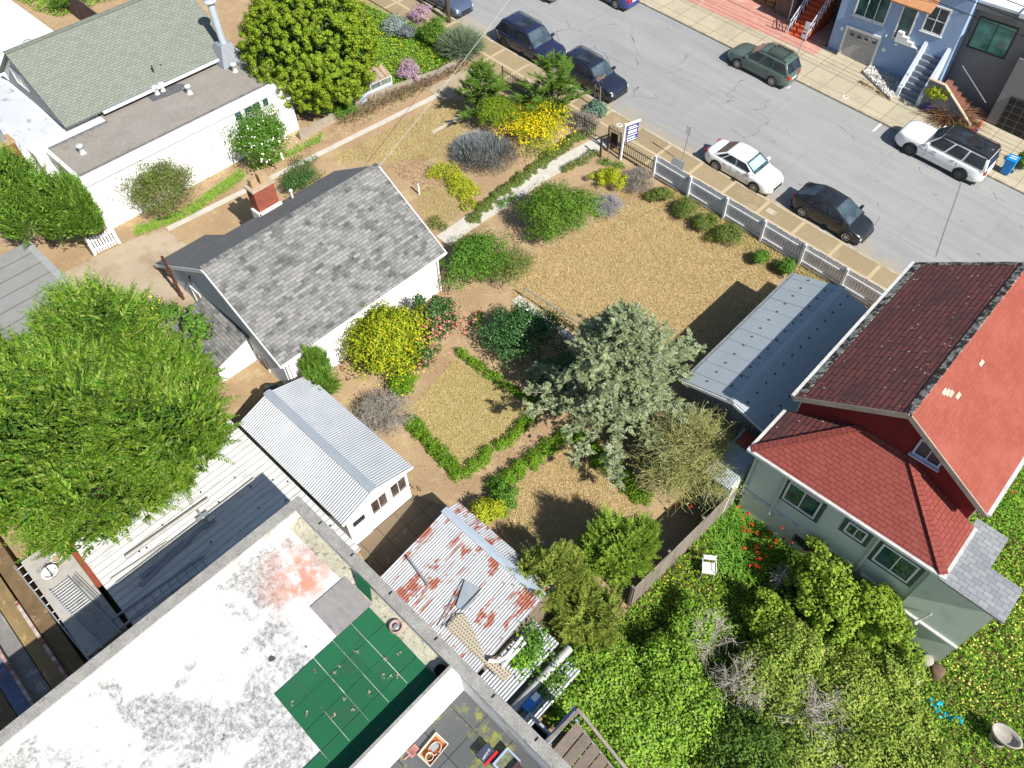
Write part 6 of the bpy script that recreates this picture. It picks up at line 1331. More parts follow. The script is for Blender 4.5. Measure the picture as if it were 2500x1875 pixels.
# 1 round yellow-green conifer
def clumpy_conifer():
    SEED[0] += 1; rng = np.random.default_rng(SEED[0])
    h = 7.0; p = base_at(672,100,h); rx = 150/ppm(p+V((0,0,h*.5))); t = thing('round_conifer', 'large round yellow-green conifer beside the white house', 'tree', tuple(p)); trunk(t, p, 5, .22, 6, .3, 3)
    c = np.array([p.x,p.y,p.z+h*.5]); D = sphere_dirs(1500, rng, -.75); K = c+D*np.array([rx*.95,rx*.95,h*.5])*rng.uniform(.80,1.02,1500)[:,None]
    n = 80; idx = np.repeat(np.arange(1500), n); d = sphere_dirs(1500*n, rng)
    el = rng.uniform(.15,.30,1500)
    up = unit(D+np.array([0,0,.7]))
    P = K[idx]+d*(el[idx]*rng.uniform(.5,1,len(d)))[:,None]*.85+up[idx]*(rng.uniform(-.1,.45,len(d))*el[idx])[:,None]
    Nn = d+up[idx]*.6; P, Nn = above(P, Nn, .3)
    fast_mesh('crown', leaf_quads(P, Nn, .10, .6, rng), 4, L_CONE, t)
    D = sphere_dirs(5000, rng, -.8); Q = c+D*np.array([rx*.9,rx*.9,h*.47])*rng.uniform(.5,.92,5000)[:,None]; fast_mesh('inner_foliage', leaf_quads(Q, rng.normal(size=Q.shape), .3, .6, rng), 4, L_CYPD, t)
clumpy_conifer()

# 2 cypress columns on the left
def spray_tree(name, lb, dx, dy, wpx, h, mat, n, L, K=7, ratio=1.0, upd=.7, grp=None, p=None, top=.9, wid=.34, lw=.3, droop=.07, lobes=None, zmin=-.2, cat='tree', fill=True, ctr=None, rxo=None):
    SEED[0] += 1; rng = np.random.default_rng(SEED[0])
    p = p or base_at(dx, dy, h); rx = rxo or wpx/2/ppm(p+V((0,0,h*.5)))
    t = thing(name, lb, cat, tuple(p), grp); trunk(t, p, h*.8, max(.05,h*.02), 5, rx/h*.5, SEED[0])
    lobes = lobes or [(0,0,.5,1.0,1.0,.5)]
    Ps, Ds = [], []
    for (lx, ly, lz, sx, sy, sz) in lobes:
        m = int(n/len(lobes)); D = sphere_dirs(m, rng, zmin); c = np.array([p.x+lx*rx, p.y+ly*rx, p.z+lz*h])
        R = np.array([rx*sx, rx*sy*ratio, h*sz])
        nk = max(6, m//16); KD = sphere_dirs(nk, rng, zmin); kr = rng.uniform(.70,1.0,nk); kb = rng.normal(size=(nk,3))*.38; ki = rng.integers(0,nk,m); D = unit(KD[ki]+rng.normal(size=(m,3))*.17)
        P = c+D*R*(kr[ki]*rng.uniform(.66,.94,m))[:,None]; Ps.append(P); Ds.append(unit(D*R/np.linalg.norm(R))*.9+np.array([0,0,upd])+kb[ki]+rng.normal(size=D.shape)*.18)
    P = np.concatenate(Ps); D = np.concatenate(Ds); k = P[:,2] > gz(P[:,0])+.1; P, D = P[k], D[k]
    fast_mesh('crown', spray_quads(P, D, L, K, rng, wid, droop, lw), 4, mat, t)
    if fill:
        Q = []
        for (lx, ly, lz, sx, sy, sz) in lobes:
            m = int(n*3.0/len(lobes)); D = sphere_dirs(m, rng, zmin); c = np.array([p.x+lx*rx, p.y+ly*rx, p.z+lz*h]); Q.append(c+D*np.array([rx*sx, rx*sy*ratio, h*sz])*(rng.uniform(.3,.8,m)**.6)[:,None])
        Q = np.concatenate(Q); Q = Q[Q[:,2] > gz(Q[:,0])+.05]
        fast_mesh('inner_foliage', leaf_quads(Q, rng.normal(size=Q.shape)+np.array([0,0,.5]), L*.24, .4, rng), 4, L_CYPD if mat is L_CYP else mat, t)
    return t, p, rx
spray_tree('cypress', 'leftmost dark cypress with upright fans in front of the white house', 45,430,150,6.2, L_JUN, 1500, .75, 8, upd=1.5, wid=.3, lobes=[(0,0,.45,1,1,.5),(-.5,.3,.4,.6,.6,.42),(.4,-.3,.38,.65,.65,.4)], grp='dark cypresses by the white house')
spray_tree('cypress', 'right dark cypress with upright fans at the white house corner above the picket gate', 145,455,140,5.6, L_JUN, 1500, .7, 8, upd=1.5, wid=.3, lobes=[(0,0,.45,1,1,.5),(.5,.3,.42,.5,.5,.42),(-.3,-.4,.36,.6,.6,.38)], grp='dark cypresses by the white house')
# 3 the big cypress in the lower left
pb = base_at(190,950,7.5)
spray_tree('big_cypress', 'huge feathery bright green cypress filling the left side', 0,0,0,7.6, L_CYP, 7600, .92, 12, upd=.40, p=pb, rxo=5.5, wid=.27, lw=.30, droop=.06, lobes=[(0,0,.55,.72,.80,.45),(-.42,-.15,.55,.6,.62,.42),(.28,.34,.46,.55,.52,.36),(-.55,.42,.55,.5,.5,.42),(.36,-.14,.42,.46,.5,.32),(-.10,.58,.42,.46,.38,.34),(-.2,-.62,.42,.5,.40,.36)], zmin=-.1)
# leafy shrub with a yellow flower spike beside it
bush('flowering_shrub', 'bright green leafy shrub with a yellow flower spike on the driveway edge', 'shrub', 318,690,130,3.0, L_MID, .11, .6, 40, 110, .3, extra=[('flower', L_YFLW, .03, .11)])
bush('leafy_sapling', 'slim leafy sapling leaning over the lean-to roof of the cottage', 'shrub', 425,715,70,4.0, L_MID, .13, .7, 22, 34, .3, ratio=.8)
# 4-6 shrubs by the white house and drive
bush('flowering_shrub', 'round dark shrub dotted with white flowers at the white house wall', 'shrub', 567,303,172,3.3, L_MID, .10, .55, 70, 170, .26, extra=[('flower', L_WHT, .008, .12)])
bush('fine_leaved_shrub', 'broad olive fine-leaved shrub at the white house wall above the drive', 'shrub', 358,407,205,3.0, L_OLIVE, .075, .45, 90, 220, .24, extra=[('reddish_tip', L_OLDTW, .05, .07)])
bush('low_shrub', 'low dark green shrub behind the brick chimney', 'shrub', 645,385,120,1.5, L_DARK, .08, .4, 40, 130, .3)
# 7-10 around the cottage wall
bush('camellia', 'pink-flowered camellia at the east corner of the cottage', 'shrub', 945,695,125,2.7, L_DARK, .10, .6, 60, 130, .28, extra=[('flower', L_PINK, .07, .09)])
bush('camellia', 'lower pink camellia beside the first garden bed', 'shrub', 915,770,85,1.6, L_DARK, .09, .6, 30, 90, .3, extra=[('flower', L_PINK, .07, .08)])
bush('citrus_bush', 'large yellow-green citrus bush against the cottage wall', 'shrub', 838,745,235,3.0, L_CITRUS, .11, .6, 110, 190, .24, ratio=.9, extra=[('yellow_leaf', L_YFLW, .008, .08)])
bush('small_green_shrub', 'green shrub at the foot of the citrus bush by the first bed', 'shrub', 868,838,90,1.0, L_HEDGE, .09, .55, 30, 100, .32)
spray_tree('juniper', 'dark green slanting juniper between the cottage and the garden shed', 690,805,85,3.0, L_JUN, 900, .45, 7, upd=1.0, wid=.3, lobes=[(-.35,.1,.5,.75,.75,.5),(.45,-.3,.42,.75,.75,.42)], cat='shrub')
def dry_bush(lb, dx, dy, wpx, h, mat, stems=60, w=.015, grp='dry grey bushes', leaf=None, nl=0, name='dry_bush', p=None, sub=4):
    SEED[0] += 1; rng = np.random.default_rng(SEED[0]); p = p or base_at(dx, dy, h); rx = wpx/2/ppm(p+V((0,0,h*.5)))
    t = thing(name, lb, 'bush', tuple(p), grp); q, E = twig_quads(p, rx, rx, h, rng, stems, w, sub=sub); fast_mesh('twigs', q, 4, mat, t)
    if leaf:
        k = rng.integers(0, len(E), nl); P = E[k]+rng.normal(size=(nl,3))*.06*rx; fast_mesh('leaves', leaf_quads(P, rng.normal(size=(nl,3))+np.array([0,0,.6]), .07, .45, rng), 4, leaf, t)
    return t
dry_bush('large grey dry bush with leafless stems beside the garden shed', 828,893,130,1.3, TWIG, 150, .014, leaf=L_OLIVE, nl=900, sub=6)
dry_bush('round grey twiggy bush on the upper edge of the dry lawn', 1312,443,72,.9, TWIGG, 130, .012, sub=6)
dry_bush('grey-brown dry bush below the iron railing by the white fence', 1378,388,80,1.0, TWIG, 120, .012, leaf=L_OLIVE, nl=200, sub=6)
dry_bush('dry grey bush between the yellow-flowered shrub and the iron railing', 1262,262,75,.8, TWIG, 110, .012, leaf=L_OLIVE, nl=250, sub=6)
# 11 blue-grey spruce
def spruce():
    SEED[0] += 1; rng = np.random.default_rng(SEED[0]); h = 6.9; a = G(1328,905); p = V((a.x,a.y,gz(a.x))); r = 3.9
    t = thing('spruce', 'tall silvery green spruce with a lopsided pointed top in the middle of the garden', 'tree', tuple(p)); trunk(t, p, h*.98, .16, 0, .3, 5)
    P, D, A, B = [], [], [], []
    for i in range(150):
        u = rng.uniform()**.75 if i > 10 else .97-.03*i; z = h*(.10+.88*u); R = (r*(1-u)**.95+.30)*rng.choice([.35,.6,.85,1.0,1.1,1.3], p=[.12,.2,.22,.2,.16,.1]); a = rng.uniform(0,2*PI); o = np.array([math.cos(a),math.sin(a),0])
        s = np.array(p)+np.array([0,0,z]); e = s+o*R+np.array([0,0,.22*R-.04*R*R]); A.append(s); B.append(e)
        m = max(8, int(R*22)); tt = rng.uniform(.12,1.0,m)[:,None]; base = s+(e-s)*tt+rng.normal(size=(m,3))*.12
        sd = np.cross(o, [0,0,1.0]); sg = rng.choice([-1,1],m)[:,None]
        P.append(base); D.append(o*.7+sd*sg*rng.uniform(.1,1.0,m)[:,None]+rng.normal(size=(m,3))*.5+np.array([0,0,.35]))
    P, D = np.concatenate(P), np.concatenate(D)
    fast_mesh('crown', spray_quads(P, D, .40, 7, rng, .42, .12, .42), 4, L_SAGE, t)
    fast_mesh('limbs', ribbons(np.array(A), np.array(B), np.full(len(A), .03)), 4, TWIG, t)
spruce()
# 12 dark glossy shrubs
bush('glossy_shrub', 'dark glossy-leaved shrub between the lawn walk and the mulch path', 'shrub', 1118,722,190,2.2, L_GLOSS, .11, .55, 70, 150, .27)
bush('glossy_shrub', 'dark shrub in the shade under the left side of the spruce', 'shrub', 1210,812,175,1.7, L_GLOSS, .11, .55, 55, 120, .28)
bush('small_ball_shrub', 'little round shrub at the edge of the mulch path near the cottage', 'shrub', 1035,690,45,.6, L_OLIVE, .07, .5, 20, 70, .34, tr=False)
# 13 twiggy olive tree
def twiggy_tree():
    SEED[0] += 1; rng = np.random.default_rng(SEED[0]); h = 3.4; p = base_at(1488,992,h); rx = 112/ppm(p+V((0,0,h*.5)))
    t = thing('twiggy_tree', 'pale olive tree of tangled thin branches beside the spruce and the metal shed', 'tree', tuple(p)); trunk(t, p, 2.2, .12, 6, .5, 9)
    q, E = twig_quads((p.x,p.y,p.z+.5), rx, rx, h*.85, rng, 230, .016, .5, 9, .4); fast_mesh('branches', q, 4, L_TWGREEN, t)
    k = rng.integers(0, len(E), 5200); P = E[k]+rng.normal(size=(5200,3))*.10; P, Nn = above(P, rng.normal(size=P.shape)+np.array([0,0,.5])); fast_mesh('crown', leaf_quads(P, Nn, .085, .3, rng), 4, L_TWGREEN, t)
twiggy_tree()
# 14-15 big green shrubs by the path
bush('green_shrub', 'mid-green shrub at the east corner of the cottage below the path', 'shrub', 1035,562,170,2.8, L_MID, .085, .5, 80, 190, .26)
bush('grey_green_shrub', 'loose grey-green shrub at the lawn corner below the path', 'shrub', 1100,577,140,2.1, L_OLIVE, .08, .4, 55, 130, .28)
bush('feathery_shrub', 'large feathery dark green shrub between the path and the dry lawn', 'shrub', 1192,455,205,3.0, L_JUN, .12, .3, 170, 130, .2)
# 17-22 path-side planting
bush('lime_bush', 'lime green round bush near the sign posts', 'shrub', 1318,383,72,.9, L_LIME, .075, .5, 45, 130, .27, tr=False)
for i, (x, y, w, lb) in enumerate(((1428,418,44,'uppermost dark clipped bush along the board fence'),(1478,452,62,'second dark clipped bush down the board fence'),(1522,478,50,'third dark clipped bush down the board fence'),(1572,508,68,'fourth dark clipped bush down the board fence'),(1646,556,36,'small low bush near the lower end of the board fence'),(1697,578,42,'lowest bush by the metal shed and the board fence'))):
    bush('clipped_bush', lb, 'shrub', x, y, w*1.25, .95, L_OLIVE if i < 4 else L_MID, .07, .5, 40, 140, .3, grp='low bushes along the board fence', tr=False)
SEED[0] += 1; rng = np.random.default_rng(SEED[0]); p = base_at(1043,322,1.2); rx = 92/ppm(p)
t = thing('lavender_bush', 'broad silver-grey lavender bush between drive and path', 'shrub', tuple(p))
D = sphere_dirs(6500, rng, .0); P = np.array([p.x,p.y,p.z+.1])+D*np.array([rx*.85,rx*.75,.85])*rng.uniform(.5,1,6500)[:,None]
fast_mesh('crown', blades(P, D*.6+np.array([0,0,.9])+rng.normal(size=D.shape)*.25, .34, .016, rng, .1, 2), 4, L_GREY, t); trunk(t, p, .6, .04, 6, .8, 2)
def hedge(name, lb, pts, w, h, mat, dens=420, ls=.08, grp=None, cat='hedge', lump=.25, hf=None, extra=None):
    SEED[0] += 1; rng = np.random.default_rng(SEED[0]); pts = [V((q[0],q[1],0)) for q in pts]; c = (pts[0]+pts[-1])/2
    t = thing(name, lb, cat, (c.x,c.y,gz(c.x)), grp); P, Nn = [], []
    for a, b_ in zip(pts[:-1], pts[1:]):
        L = (b_-a).length; d = np.array((b_-a).normalized()); nn = np.array([-d[1],d[0],0]); m = max(3,int(L/.2))
        for i in range(m):
            s = (i+rng.uniform())/m*L; hh = h*rng.uniform(1-lump,1+lump*.7); ww = w*rng.uniform(1-lump,1+lump*.7)
            k = int(dens*.2*max(w,.4)*3.0); dd = sphere_dirs(k, rng, -.1); q = np.array(a)+d*s+nn*rng.uniform(-.12,.12)*w; z = gz(q[0])
            P.append(q+np.array([0,0,z])+dd*np.array([.26,.26,hh])*rng.uniform(.45,1.02,k)[:,None]+nn*(dd@nn)[:,None]*(ww*.5-.26)); Nn.append(dd+np.array([0,0,.4])+rng.normal(size=dd.shape)*.5)
    P, Nn = np.concatenate(P), np.concatenate(Nn); P, Nn = above(P, Nn); fast_mesh('foliage', leaf_quads(P, Nn, ls, .55, rng), 4, mat, t)
    b = MB()
    for a, b_ in zip(pts[:-1], pts[1:]):
        m = max(2,int((b_-a).length/.5))
        for i in range(m): q = a.lerp(b_,(i+.5)/m); b.tube([(q.x,q.y,gz(q.x)-.05),(q.x+.03,q.y,gz(q.x)+h*.6)], .02, 5)
    b.build('stems', BARK, t)['kind'] = 'stuff'; return t
hedge('lime_hedge', 'short thick yellow-green hedge beside the lavender and the dry ground', [G(945,368), G(985,395), G(1020,432)], 1.5, .85, L_LIME, 520, .075)
hedge('lime_hedge', 'small yellow-green hedge end near the path', [G(1000,450), G(1025,440)], .9, .5, L_CITRUS, 420, .075)
bush('lime_bush', 'tall lime green feathery bush left of the yellow-flowered shrub', 'shrub', 1075,243,128,2.2, LEAF('leaf_lime_dark', [(.07,.12,.01),(.11,.16,.012),(.15,.20,.015)]), .09, .35, 70, 170, .26)
bush('yellow_flowered_shrub', 'large shrub covered with bright yellow flowers by the iron railing', 'shrub', 1168,274,165,1.8, L_CITRUS, .08, .5, 80, 130, .26, extra=[('flower', L_YFLW, .38, .08)])
hedge('path_border', 'low green planting along the uphill side of the path', [G(1015,480), G(1070,425), G(1150,368), G(1210,320), G(1285,272)], .9, .32, L_OLIVE, 900, .07, cat='plants', lump=.35)
hedge('path_border', 'low green planting along the lawn side of the path by the sign', [G(1075,448), G(1110,425)], .7, .3, L_MID, 400, .07, cat='plants', lump=.5)
hedge('path_border', 'small clipped planting below the iron gate beside the path', [G(1215,372), G(1260,345), G(1285,330)], .8, .4, L_OLIVE, 420, .07, cat='plants', lump=.4)
hedge('gate_planting', 'small green plants under the sign posts', [G(1298,352), G(1345,362)], .6, .45, L_MID, 380, .075, cat='plants', lump=.5)
hedge('border_plants', 'loose olive plants at the cottage corner by the path', [G(930,480), G(958,497)], 1.0, .4, L_OLIVE, 380, .07, cat='plants', lump=.5)
# 23-24 young cypresses at the street
def young_cypress(lb, ax, ay, bx, by, h, r, seed):
    rng = np.random.default_rng(seed); a = G(bx,by); p = V((a.x,a.y,gz(a.x))); t = thing('young_cypress', lb, 'tree', tuple(p), 'young cypresses at the street'); trunk(t, p, h*.95, .07, 0, .3, seed)
    P, D = [], []; A, B = [], []
    for i in range(95):
        u = rng.uniform()**.8; z = h*(.1+.85*u); R = (r*(1-u)**.8+.2)*rng.uniform(.5,1.15); a_ = rng.uniform(0,2*PI); o = np.array([math.cos(a_),math.sin(a_),0]); s = np.array(p)+np.array([0,0,z]); e = s+o*R+np.array([0,0,.45*R]); A.append(s); B.append(e)
        m = max(8,int(R*24)); tt = rng.uniform(.1,1,m)[:,None]; P.append(s+(e-s)*tt); D.append(o*.9+np.array([0,0,.55])+rng.normal(size=(m,3))*.35)
    m = 14; P.append(np.array(p)+np.array([0,0,1.0])*np.linspace(.8*h,h,m)[:,None]); D.append(np.tile([0,0,1.0],(m,1))+rng.normal(size=(m,3))*.3)
    fast_mesh('crown', spray_quads(np.concatenate(P), np.concatenate(D), .42, 8, rng, .3, .1, .3), 4, L_JUN, t); fast_mesh('limbs', ribbons(np.array(A), np.array(B), np.full(len(A), .02)), 4, TWIG, t)
young_cypress('left young cypress with a tilted top beside the driveway mouth', 0,0, 1048,262, 3.9, 1.6, 31)
young_cypress('right young cypress spreading in front of the midnight blue car', 0,0, 1193,256, 4.2, 2.1, 32)
# staked street tree
p = Gc('c3',808,850); p.z = gz(p.x)+.1; t = thing('staked_sapling', 'thin brown sapling tied between two wooden stakes by the midnight blue car', 'tree', tuple(p)); b = MB(); b.tube([p, p+V((.05,0,1.3)), p+V((.1,.05,2.2))], .02, 6, r1=.008); b.build('trunk', BARK, t)
for sx in (-.2,.2): b = MB(); b.box(p.x+sx-.03,p.x+sx+.03,p.y-.03,p.y+.03,p.z-.1,p.z+1.55); b.build('stake', WOODG, t)
b = MB(); b.box(p.x-.24,p.x+.24,p.y-.05,p.y-.031,p.z+1.3,p.z+1.42); b.build('crossbar', WOODG, t); rng = np.random.default_rng(8); P = np.array(p)+np.array([.1,.05,2.1])+rng.normal(size=(60,3))*.13; fast_mesh('crown', leaf_quads(P, rng.normal(size=P.shape), .14, .3, rng), 4, LEAF('rust_leaf', [(.30,.16,.05),(.22,.14,.06)]), t)
bush('kerb_bush', 'blue-green rounded bush at the foot of the staked sapling', 'shrub', 1290,238,66,.9, LEAF('leaf_blue_green', [(.05,.10,.07),(.08,.14,.10),(.11,.17,.12)]), .10, .7, 34, 80, .32, tr=False)
bush('dark_shrub', 'dark shrub inside the railing under the right young cypress', 'shrub', 1152,226,60,1.0, L_DARK, .08, .5, 30, 90, .32, tr=False)
# 25 top planting
bush('silver_bush', 'silvery bush at the top by the pale steps', 'shrub', 852,52,75,1.2, LEAF('leaf_silver', [(.14,.18,.16),(.20,.24,.22)]), .09, .5, 36, 110, .3)
bush('silver_bush', 'second silvery flowering bush below the mauve one', 'shrub', 872,70,55,1.0, L_GREY, .08, .5, 28, 90, .3)
bush('mauve_bush', 'mauve flowering bush at the top edge by the pavement', 'shrub', 908,30,52,1.2, L_MAUVE, .08, .5, 30, 90, .3, extra=[('flower', L_PURP, .3, .07)])
bush('dark_shrub', 'dense dark green shrub left of the utility pole', 'shrub', 935,72,78,1.9, L_JUN, .09, .4, 55, 150, .28)
SEED[0] += 1; rng = np.random.default_rng(SEED[0]); h = 2.0; p = base_at(995,88,h); rx = 70/ppm(p+V((0,0,1))); t = thing('rosemary_bush', 'big grey-green feathery bush right of the utility pole', 'shrub', tuple(p)); trunk(t, p, 1.2, .05, 6, .6, 4)
D = sphere_dirs(3200, rng, -.05); P = np.array([p.x,p.y,p.z+.5])+D*np.array([rx*.65,rx*.65,.9])*rng.uniform(.4,1,3200)[:,None]; fast_mesh('crown', spray_quads(P, D+np.array([0,0,.5])+rng.normal(size=D.shape)*.25, .6, 5, rng, .16, .1, .3), 4, LEAF('leaf_rosemary', [(.07,.10,.06),(.11,.145,.085),(.15,.18,.11)]), t)
bush('purple_shrub', 'brown-purple mounded shrub in the green yellow-flowered patch', 'shrub', 881,153,66,1.0, L_MAUVE, .07, .5, 36, 120, .3, extra=[('flower', L_PURP, .12, .07)])
bush('green_shrub', 'green shrub in the shade below the cold frame', 'shrub', 742,232,85,1.0, L_MID, .09, .4, 32, 100, .32)
# dry vine over the garden wall
def vine(lb, pts, w, h):
    SEED[0] += 1; rng = np.random.default_rng(SEED[0]); t = thing('dry_vine', lb, 'vine', tuple(pts[0]), 'dry vines on the garden wall'); A, B = [], []
    for a, c in zip(pts[:-1], pts[1:]):
        m = int((c-a).length*260); s = rng.uniform(0,1,m)[:,None]; q = np.array(a)+(np.array(c)-np.array(a))*s+rng.normal(size=(m,3))*np.array([w,w,0])*.5; q[:,2] = gz(q[:,0])+rng.uniform(.02,h,m)
        d = rng.normal(size=(m,3))*np.array([1,1,.6]); A.append(q); B.append(q+unit(d)*rng.uniform(.1,.32,m)[:,None])
    fast_mesh('stems', ribbons(np.concatenate(A), np.concatenate(B), np.full(sum(len(a) for a in A), .012)), 4, L_OLDTW, t); 
    n = 500; P = np.concatenate(A); k = rng.integers(0,len(P),n); fast_mesh('leaves', leaf_quads(P[k]+rng.normal(size=(n,3))*.06, rng.normal(size=(n,3))+np.array([0,0,.5]), .08, .5, rng), 4, L_OLIVE, t)
off = V((.35,-.45,0))
vine('thick brown dry vine over the lower stretch of the garden wall', [Gc('c2',760,950), Gc('c2',900,870), Gc('c2',1130,770)], .75, .5)
vine('brown dry vine over the middle stretch of the garden wall below the cold frame', [Gc('c2',1130,770), Gc('c2',1290,700)], .6, .45)
vine('brown-mauve dry vine over the upper stretch of the garden wall near the grey-green bush', [Gc('c2',1290,700), Gc('c2',1520,590), Gc('c2',1690,490)], .5, .45)
# 27 conifers at the bottom centre
LCO = LEAF('leaf_conifer_olive', [(.05,.085,.012),(.09,.125,.02),(.14,.17,.03),(.18,.18,.03)])
spray_tree('conifer', 'yellow-green feathery conifer on the left of the three below the garden beds', 1185,1255,150,3.4, LCO, 1250, .62, 8, upd=.7, wid=.3, lobes=[(0,0,.5,1,1,.5),(-.4,-.4,.45,.6,.6,.4),(.3,.5,.42,.6,.6,.42)], grp='feathery conifers below the garden beds')
LCF = LEAF('leaf_conifer_fresh', [(.055,.11,.012),(.10,.16,.018),(.15,.20,.024)])
spray_tree('conifer', 'taller bright feathery conifer on the right of the three beside the fence', 1335,1190,150,3.8, LCF, 1350, .65, 8, upd=.75, wid=.3, lobes=[(0,0,.5,1,1,.5),(.3,.4,.5,.6,.6,.46),(-.3,-.5,.42,.6,.6,.4)], grp='feathery conifers below the garden beds')
spray_tree('conifer', 'lower golden-tipped conifer between the other two, nearest the ivy', 1275,1335,150,2.6, LCO, 1250, .55, 8, upd=.6, wid=.32, lobes=[(0,0,.5,1,1,.5),(-.5,.2,.45,.55,.55,.42),(.4,-.2,.42,.6,.6,.42)], grp='feathery conifers below the garden beds')
# 31-32 box hedges round the beds
hedge('box_hedge', 'box hedge on the shed side of the first garden bed', [G(882,905), G(940,972), G(995,1035)], .8, .55, L_HEDGE, 700, .075, 'box hedges round the garden beds')
hedge('box_hedge', 'gappy box hedge between the first garden bed and the mulch walk', [G(1002,1028), G(1050,985), G(1105,950), G(1162,880)], .72, .5, L_HEDGE, 560, .075, 'box hedges round the garden beds', lump=.3)
hedge('box_hedge', 'thin box hedge on the upper side of the first garden bed', [G(990,762), G(1050,805), G(1110,848), G(1165,880)], .62, .45, L_HEDGE, 560, .075, 'box hedges round the garden beds', lump=.28)
hedge('box_hedge', 'taller box hedge on the mulch walk side of the second garden bed', [G(1065,1060), G(1130,1010), G(1190,965), G(1238,940)], .85, .7, L_HEDGE, 700, .075, 'box hedges round the garden beds')
hedge('box_hedge', 'thick box hedge on the spruce side of the second garden bed', [G(1242,942), G(1300,995), G(1360,1050), G(1400,1085)], .95, .7, L_HEDGE, 700, .08, 'box hedges round the garden beds')
bush('round_shrub', 'dark green round shrub at the lower end of the second bed hedge', 'shrub', 1085,1070,75,1.0, L_MID, .085, .5, 36, 130, .3)
bush('lime_bush', 'lime green bush beside the rusty shed roof', 'shrub', 1052,1108,85,1.3, L_LIME, .09, .5, 45, 130, .28)
# ivy on the lean-to roofs
def ivy(lb, pts, w, z, n, mat=L_MID):
    SEED[0] += 1; rng = np.random.default_rng(SEED[0]); a, c = np.array(pts[0]), np.array(pts[1]); t = thing('ivy', lb, 'ivy', tuple(pts[0]), 'ivy on the lean-to roofs'); s = rng.uniform(0,1,n)[:,None]; P = a+(c-a)*s+rng.normal(size=(n,3))*np.array([w,w,.06])*.5; P[:,2] = z+abs(rng.normal(size=n))*.12
    fast_mesh('leaves', leaf_quads(P, rng.normal(size=(n,3))*.6+np.array([0,0,1.0]), .10, .8, rng), 4, mat, t); b = MB(); b.tube([V(a)+V((0,0,.03)), V((a+c)/2)+V((.05,.05,.08)), V(c)+V((0,0,.05))], .015, 5); b.build('stem', BARK, t)
ivy('green ivy strip on the corrugated lean-to roof by the white drain pipe', [Uc('e3',190,870,2.4), Uc('e3',340,760,2.5)], .35, 2.38, 420, L_FRESH)
ivy('dark ivy under the conifers at the end of the rusty roof', [Uc('e3',300,740,2.7), Uc('e3',360,640,2.8)], .5, 2.85, 520)
ivy('ivy sprawling over the grey ridge roll and side roof', [Uc('e3',380,1060,2.4), Uc('e3',560,860,2.5)], .55, 2.35, 620)
# 28 right-hand garden
def shrubbery(name, lb, dx, dy, wpx, h, mat, nclump, nleaf, ls=.10, grp=None, asp=.6, rc=.26, ratio=1, extra=None): return bush(name, lb, 'shrub', dx, dy, wpx, h, mat, ls, asp, nclump, nleaf, rc, ratio, extra, grp)
LFA = LEAF('leaf_bramble', [(.06,.14,.012),(.105,.20,.018),(.16,.26,.024),(.15,.18,.06)], .4)
shrubbery('bramble', 'bright green bramble thicket beside the conifers and the grey fence', 1290,1440,210,1.7, LFA, 130, 150, .10, 'bramble thickets in the green garden')
shrubbery('bramble', 'bright green bramble thicket below the stair handrail at the bottom', 1350,1580,230,1.8, LFA, 140, 150, .10, 'bramble thickets in the green garden')
shrubbery('bramble', 'bramble thicket in the middle of the green garden left of the bare branches', 1430,1460,200,1.7, LFA, 120, 140, .10, 'bramble thickets in the green garden')
shrubbery('bramble', 'bramble thicket spreading over the lean-to side roof and blue box', 1220,1530,130,1.5, LFA, 70, 130, .10, 'bramble thickets in the green garden')
LFT = LEAF('leaf_fruit_tree', [(.085,.14,.014),(.125,.19,.02),(.18,.24,.03)], .4)
shrubbery('fruit_tree', 'yellow-green fruit tree under the wall of the red-roofed house', 1790,1285,190,3.2, LFT, 170, 62, .13, 'leafy trees in the green garden', .65, .17)
shrubbery('fruit_tree', 'yellow-green fruit tree right of the first, below the house side roof', 1890,1330,170,2.8, LFT, 150, 62, .13, 'leafy trees in the green garden', .65, .17)
shrubbery('fruit_tree', 'small yellow-green fruit tree nearest the white chair', 1680,1330,110,2.0, LFT, 45, 80, .12, 'leafy trees in the green garden', .65)
LGN = LEAF('leaf_garden', [(.075,.13,.018),(.12,.18,.026),(.18,.235,.038),(.22,.22,.06)], .4)
shrubbery('garden_shrub', 'olive-green shrub mass in the centre of the right garden', 1830,1460,230,1.9, LGN, 110, 120, .10, 'shrub masses in the green garden')
shrubbery('garden_shrub', 'olive-green shrub mass right of the bare grey branches at the bottom', 1850,1600,240,1.7, LGN, 110, 120, .10, 'shrub masses in the green garden')
shrubbery('garden_shrub', 'dark leafy shrub mass at the bottom edge left of the bare branches', 1600,1610,230,1.9, LEAF('leaf_garden_dark', [(.035,.08,.014),(.06,.11,.018),(.09,.14,.022)]), 100, 110, .10, 'shrub masses in the green garden')
shrubbery('garden_shrub', 'shrub mass in the middle between two heaps of bare branches', 1640,1450,150,1.7, LGN, 60, 100, .10, 'shrub masses in the green garden')
for x, y, w_, h_, m_, lb in ((1500,1340,120,1.3,LFA,'bright green shrub mass between the white chair and the brambles'),(1460,1560,190,1.7,LFA,'bright green shrub mass at the bottom beside the dark shrubs'),(1720,1400,150,1.9,LGN,'olive-green shrub mass below the first fruit tree'),(1930,1440,150,1.7,LGN,'yellow-olive shrub mass below the house side roof'),(1730,1620,200,1.8,LGN,'olive shrub mass under the sprawling pale branches'),(1920,1530,150,1.5,LGN,'olive-green shrub mass left of the blue tarp scraps'),(1960,1640,190,1.6,LGN,'olive shrub mass at the bottom edge near the trough'),(1690,1515,170,1.8,LGN,'shrub mass between the middle and the bottom bare branches')):
    shrubbery('garden_shrub', lb, x, y, w_, h_, m_, 80, 120, .10, 'shrub masses in the green garden')
shrubbery('garden_shrub', 'low shrub mass near the blue tarp scraps', 1990,1590,140,1.2, LGN, 60, 110, .10, 'shrub masses in the green garden')
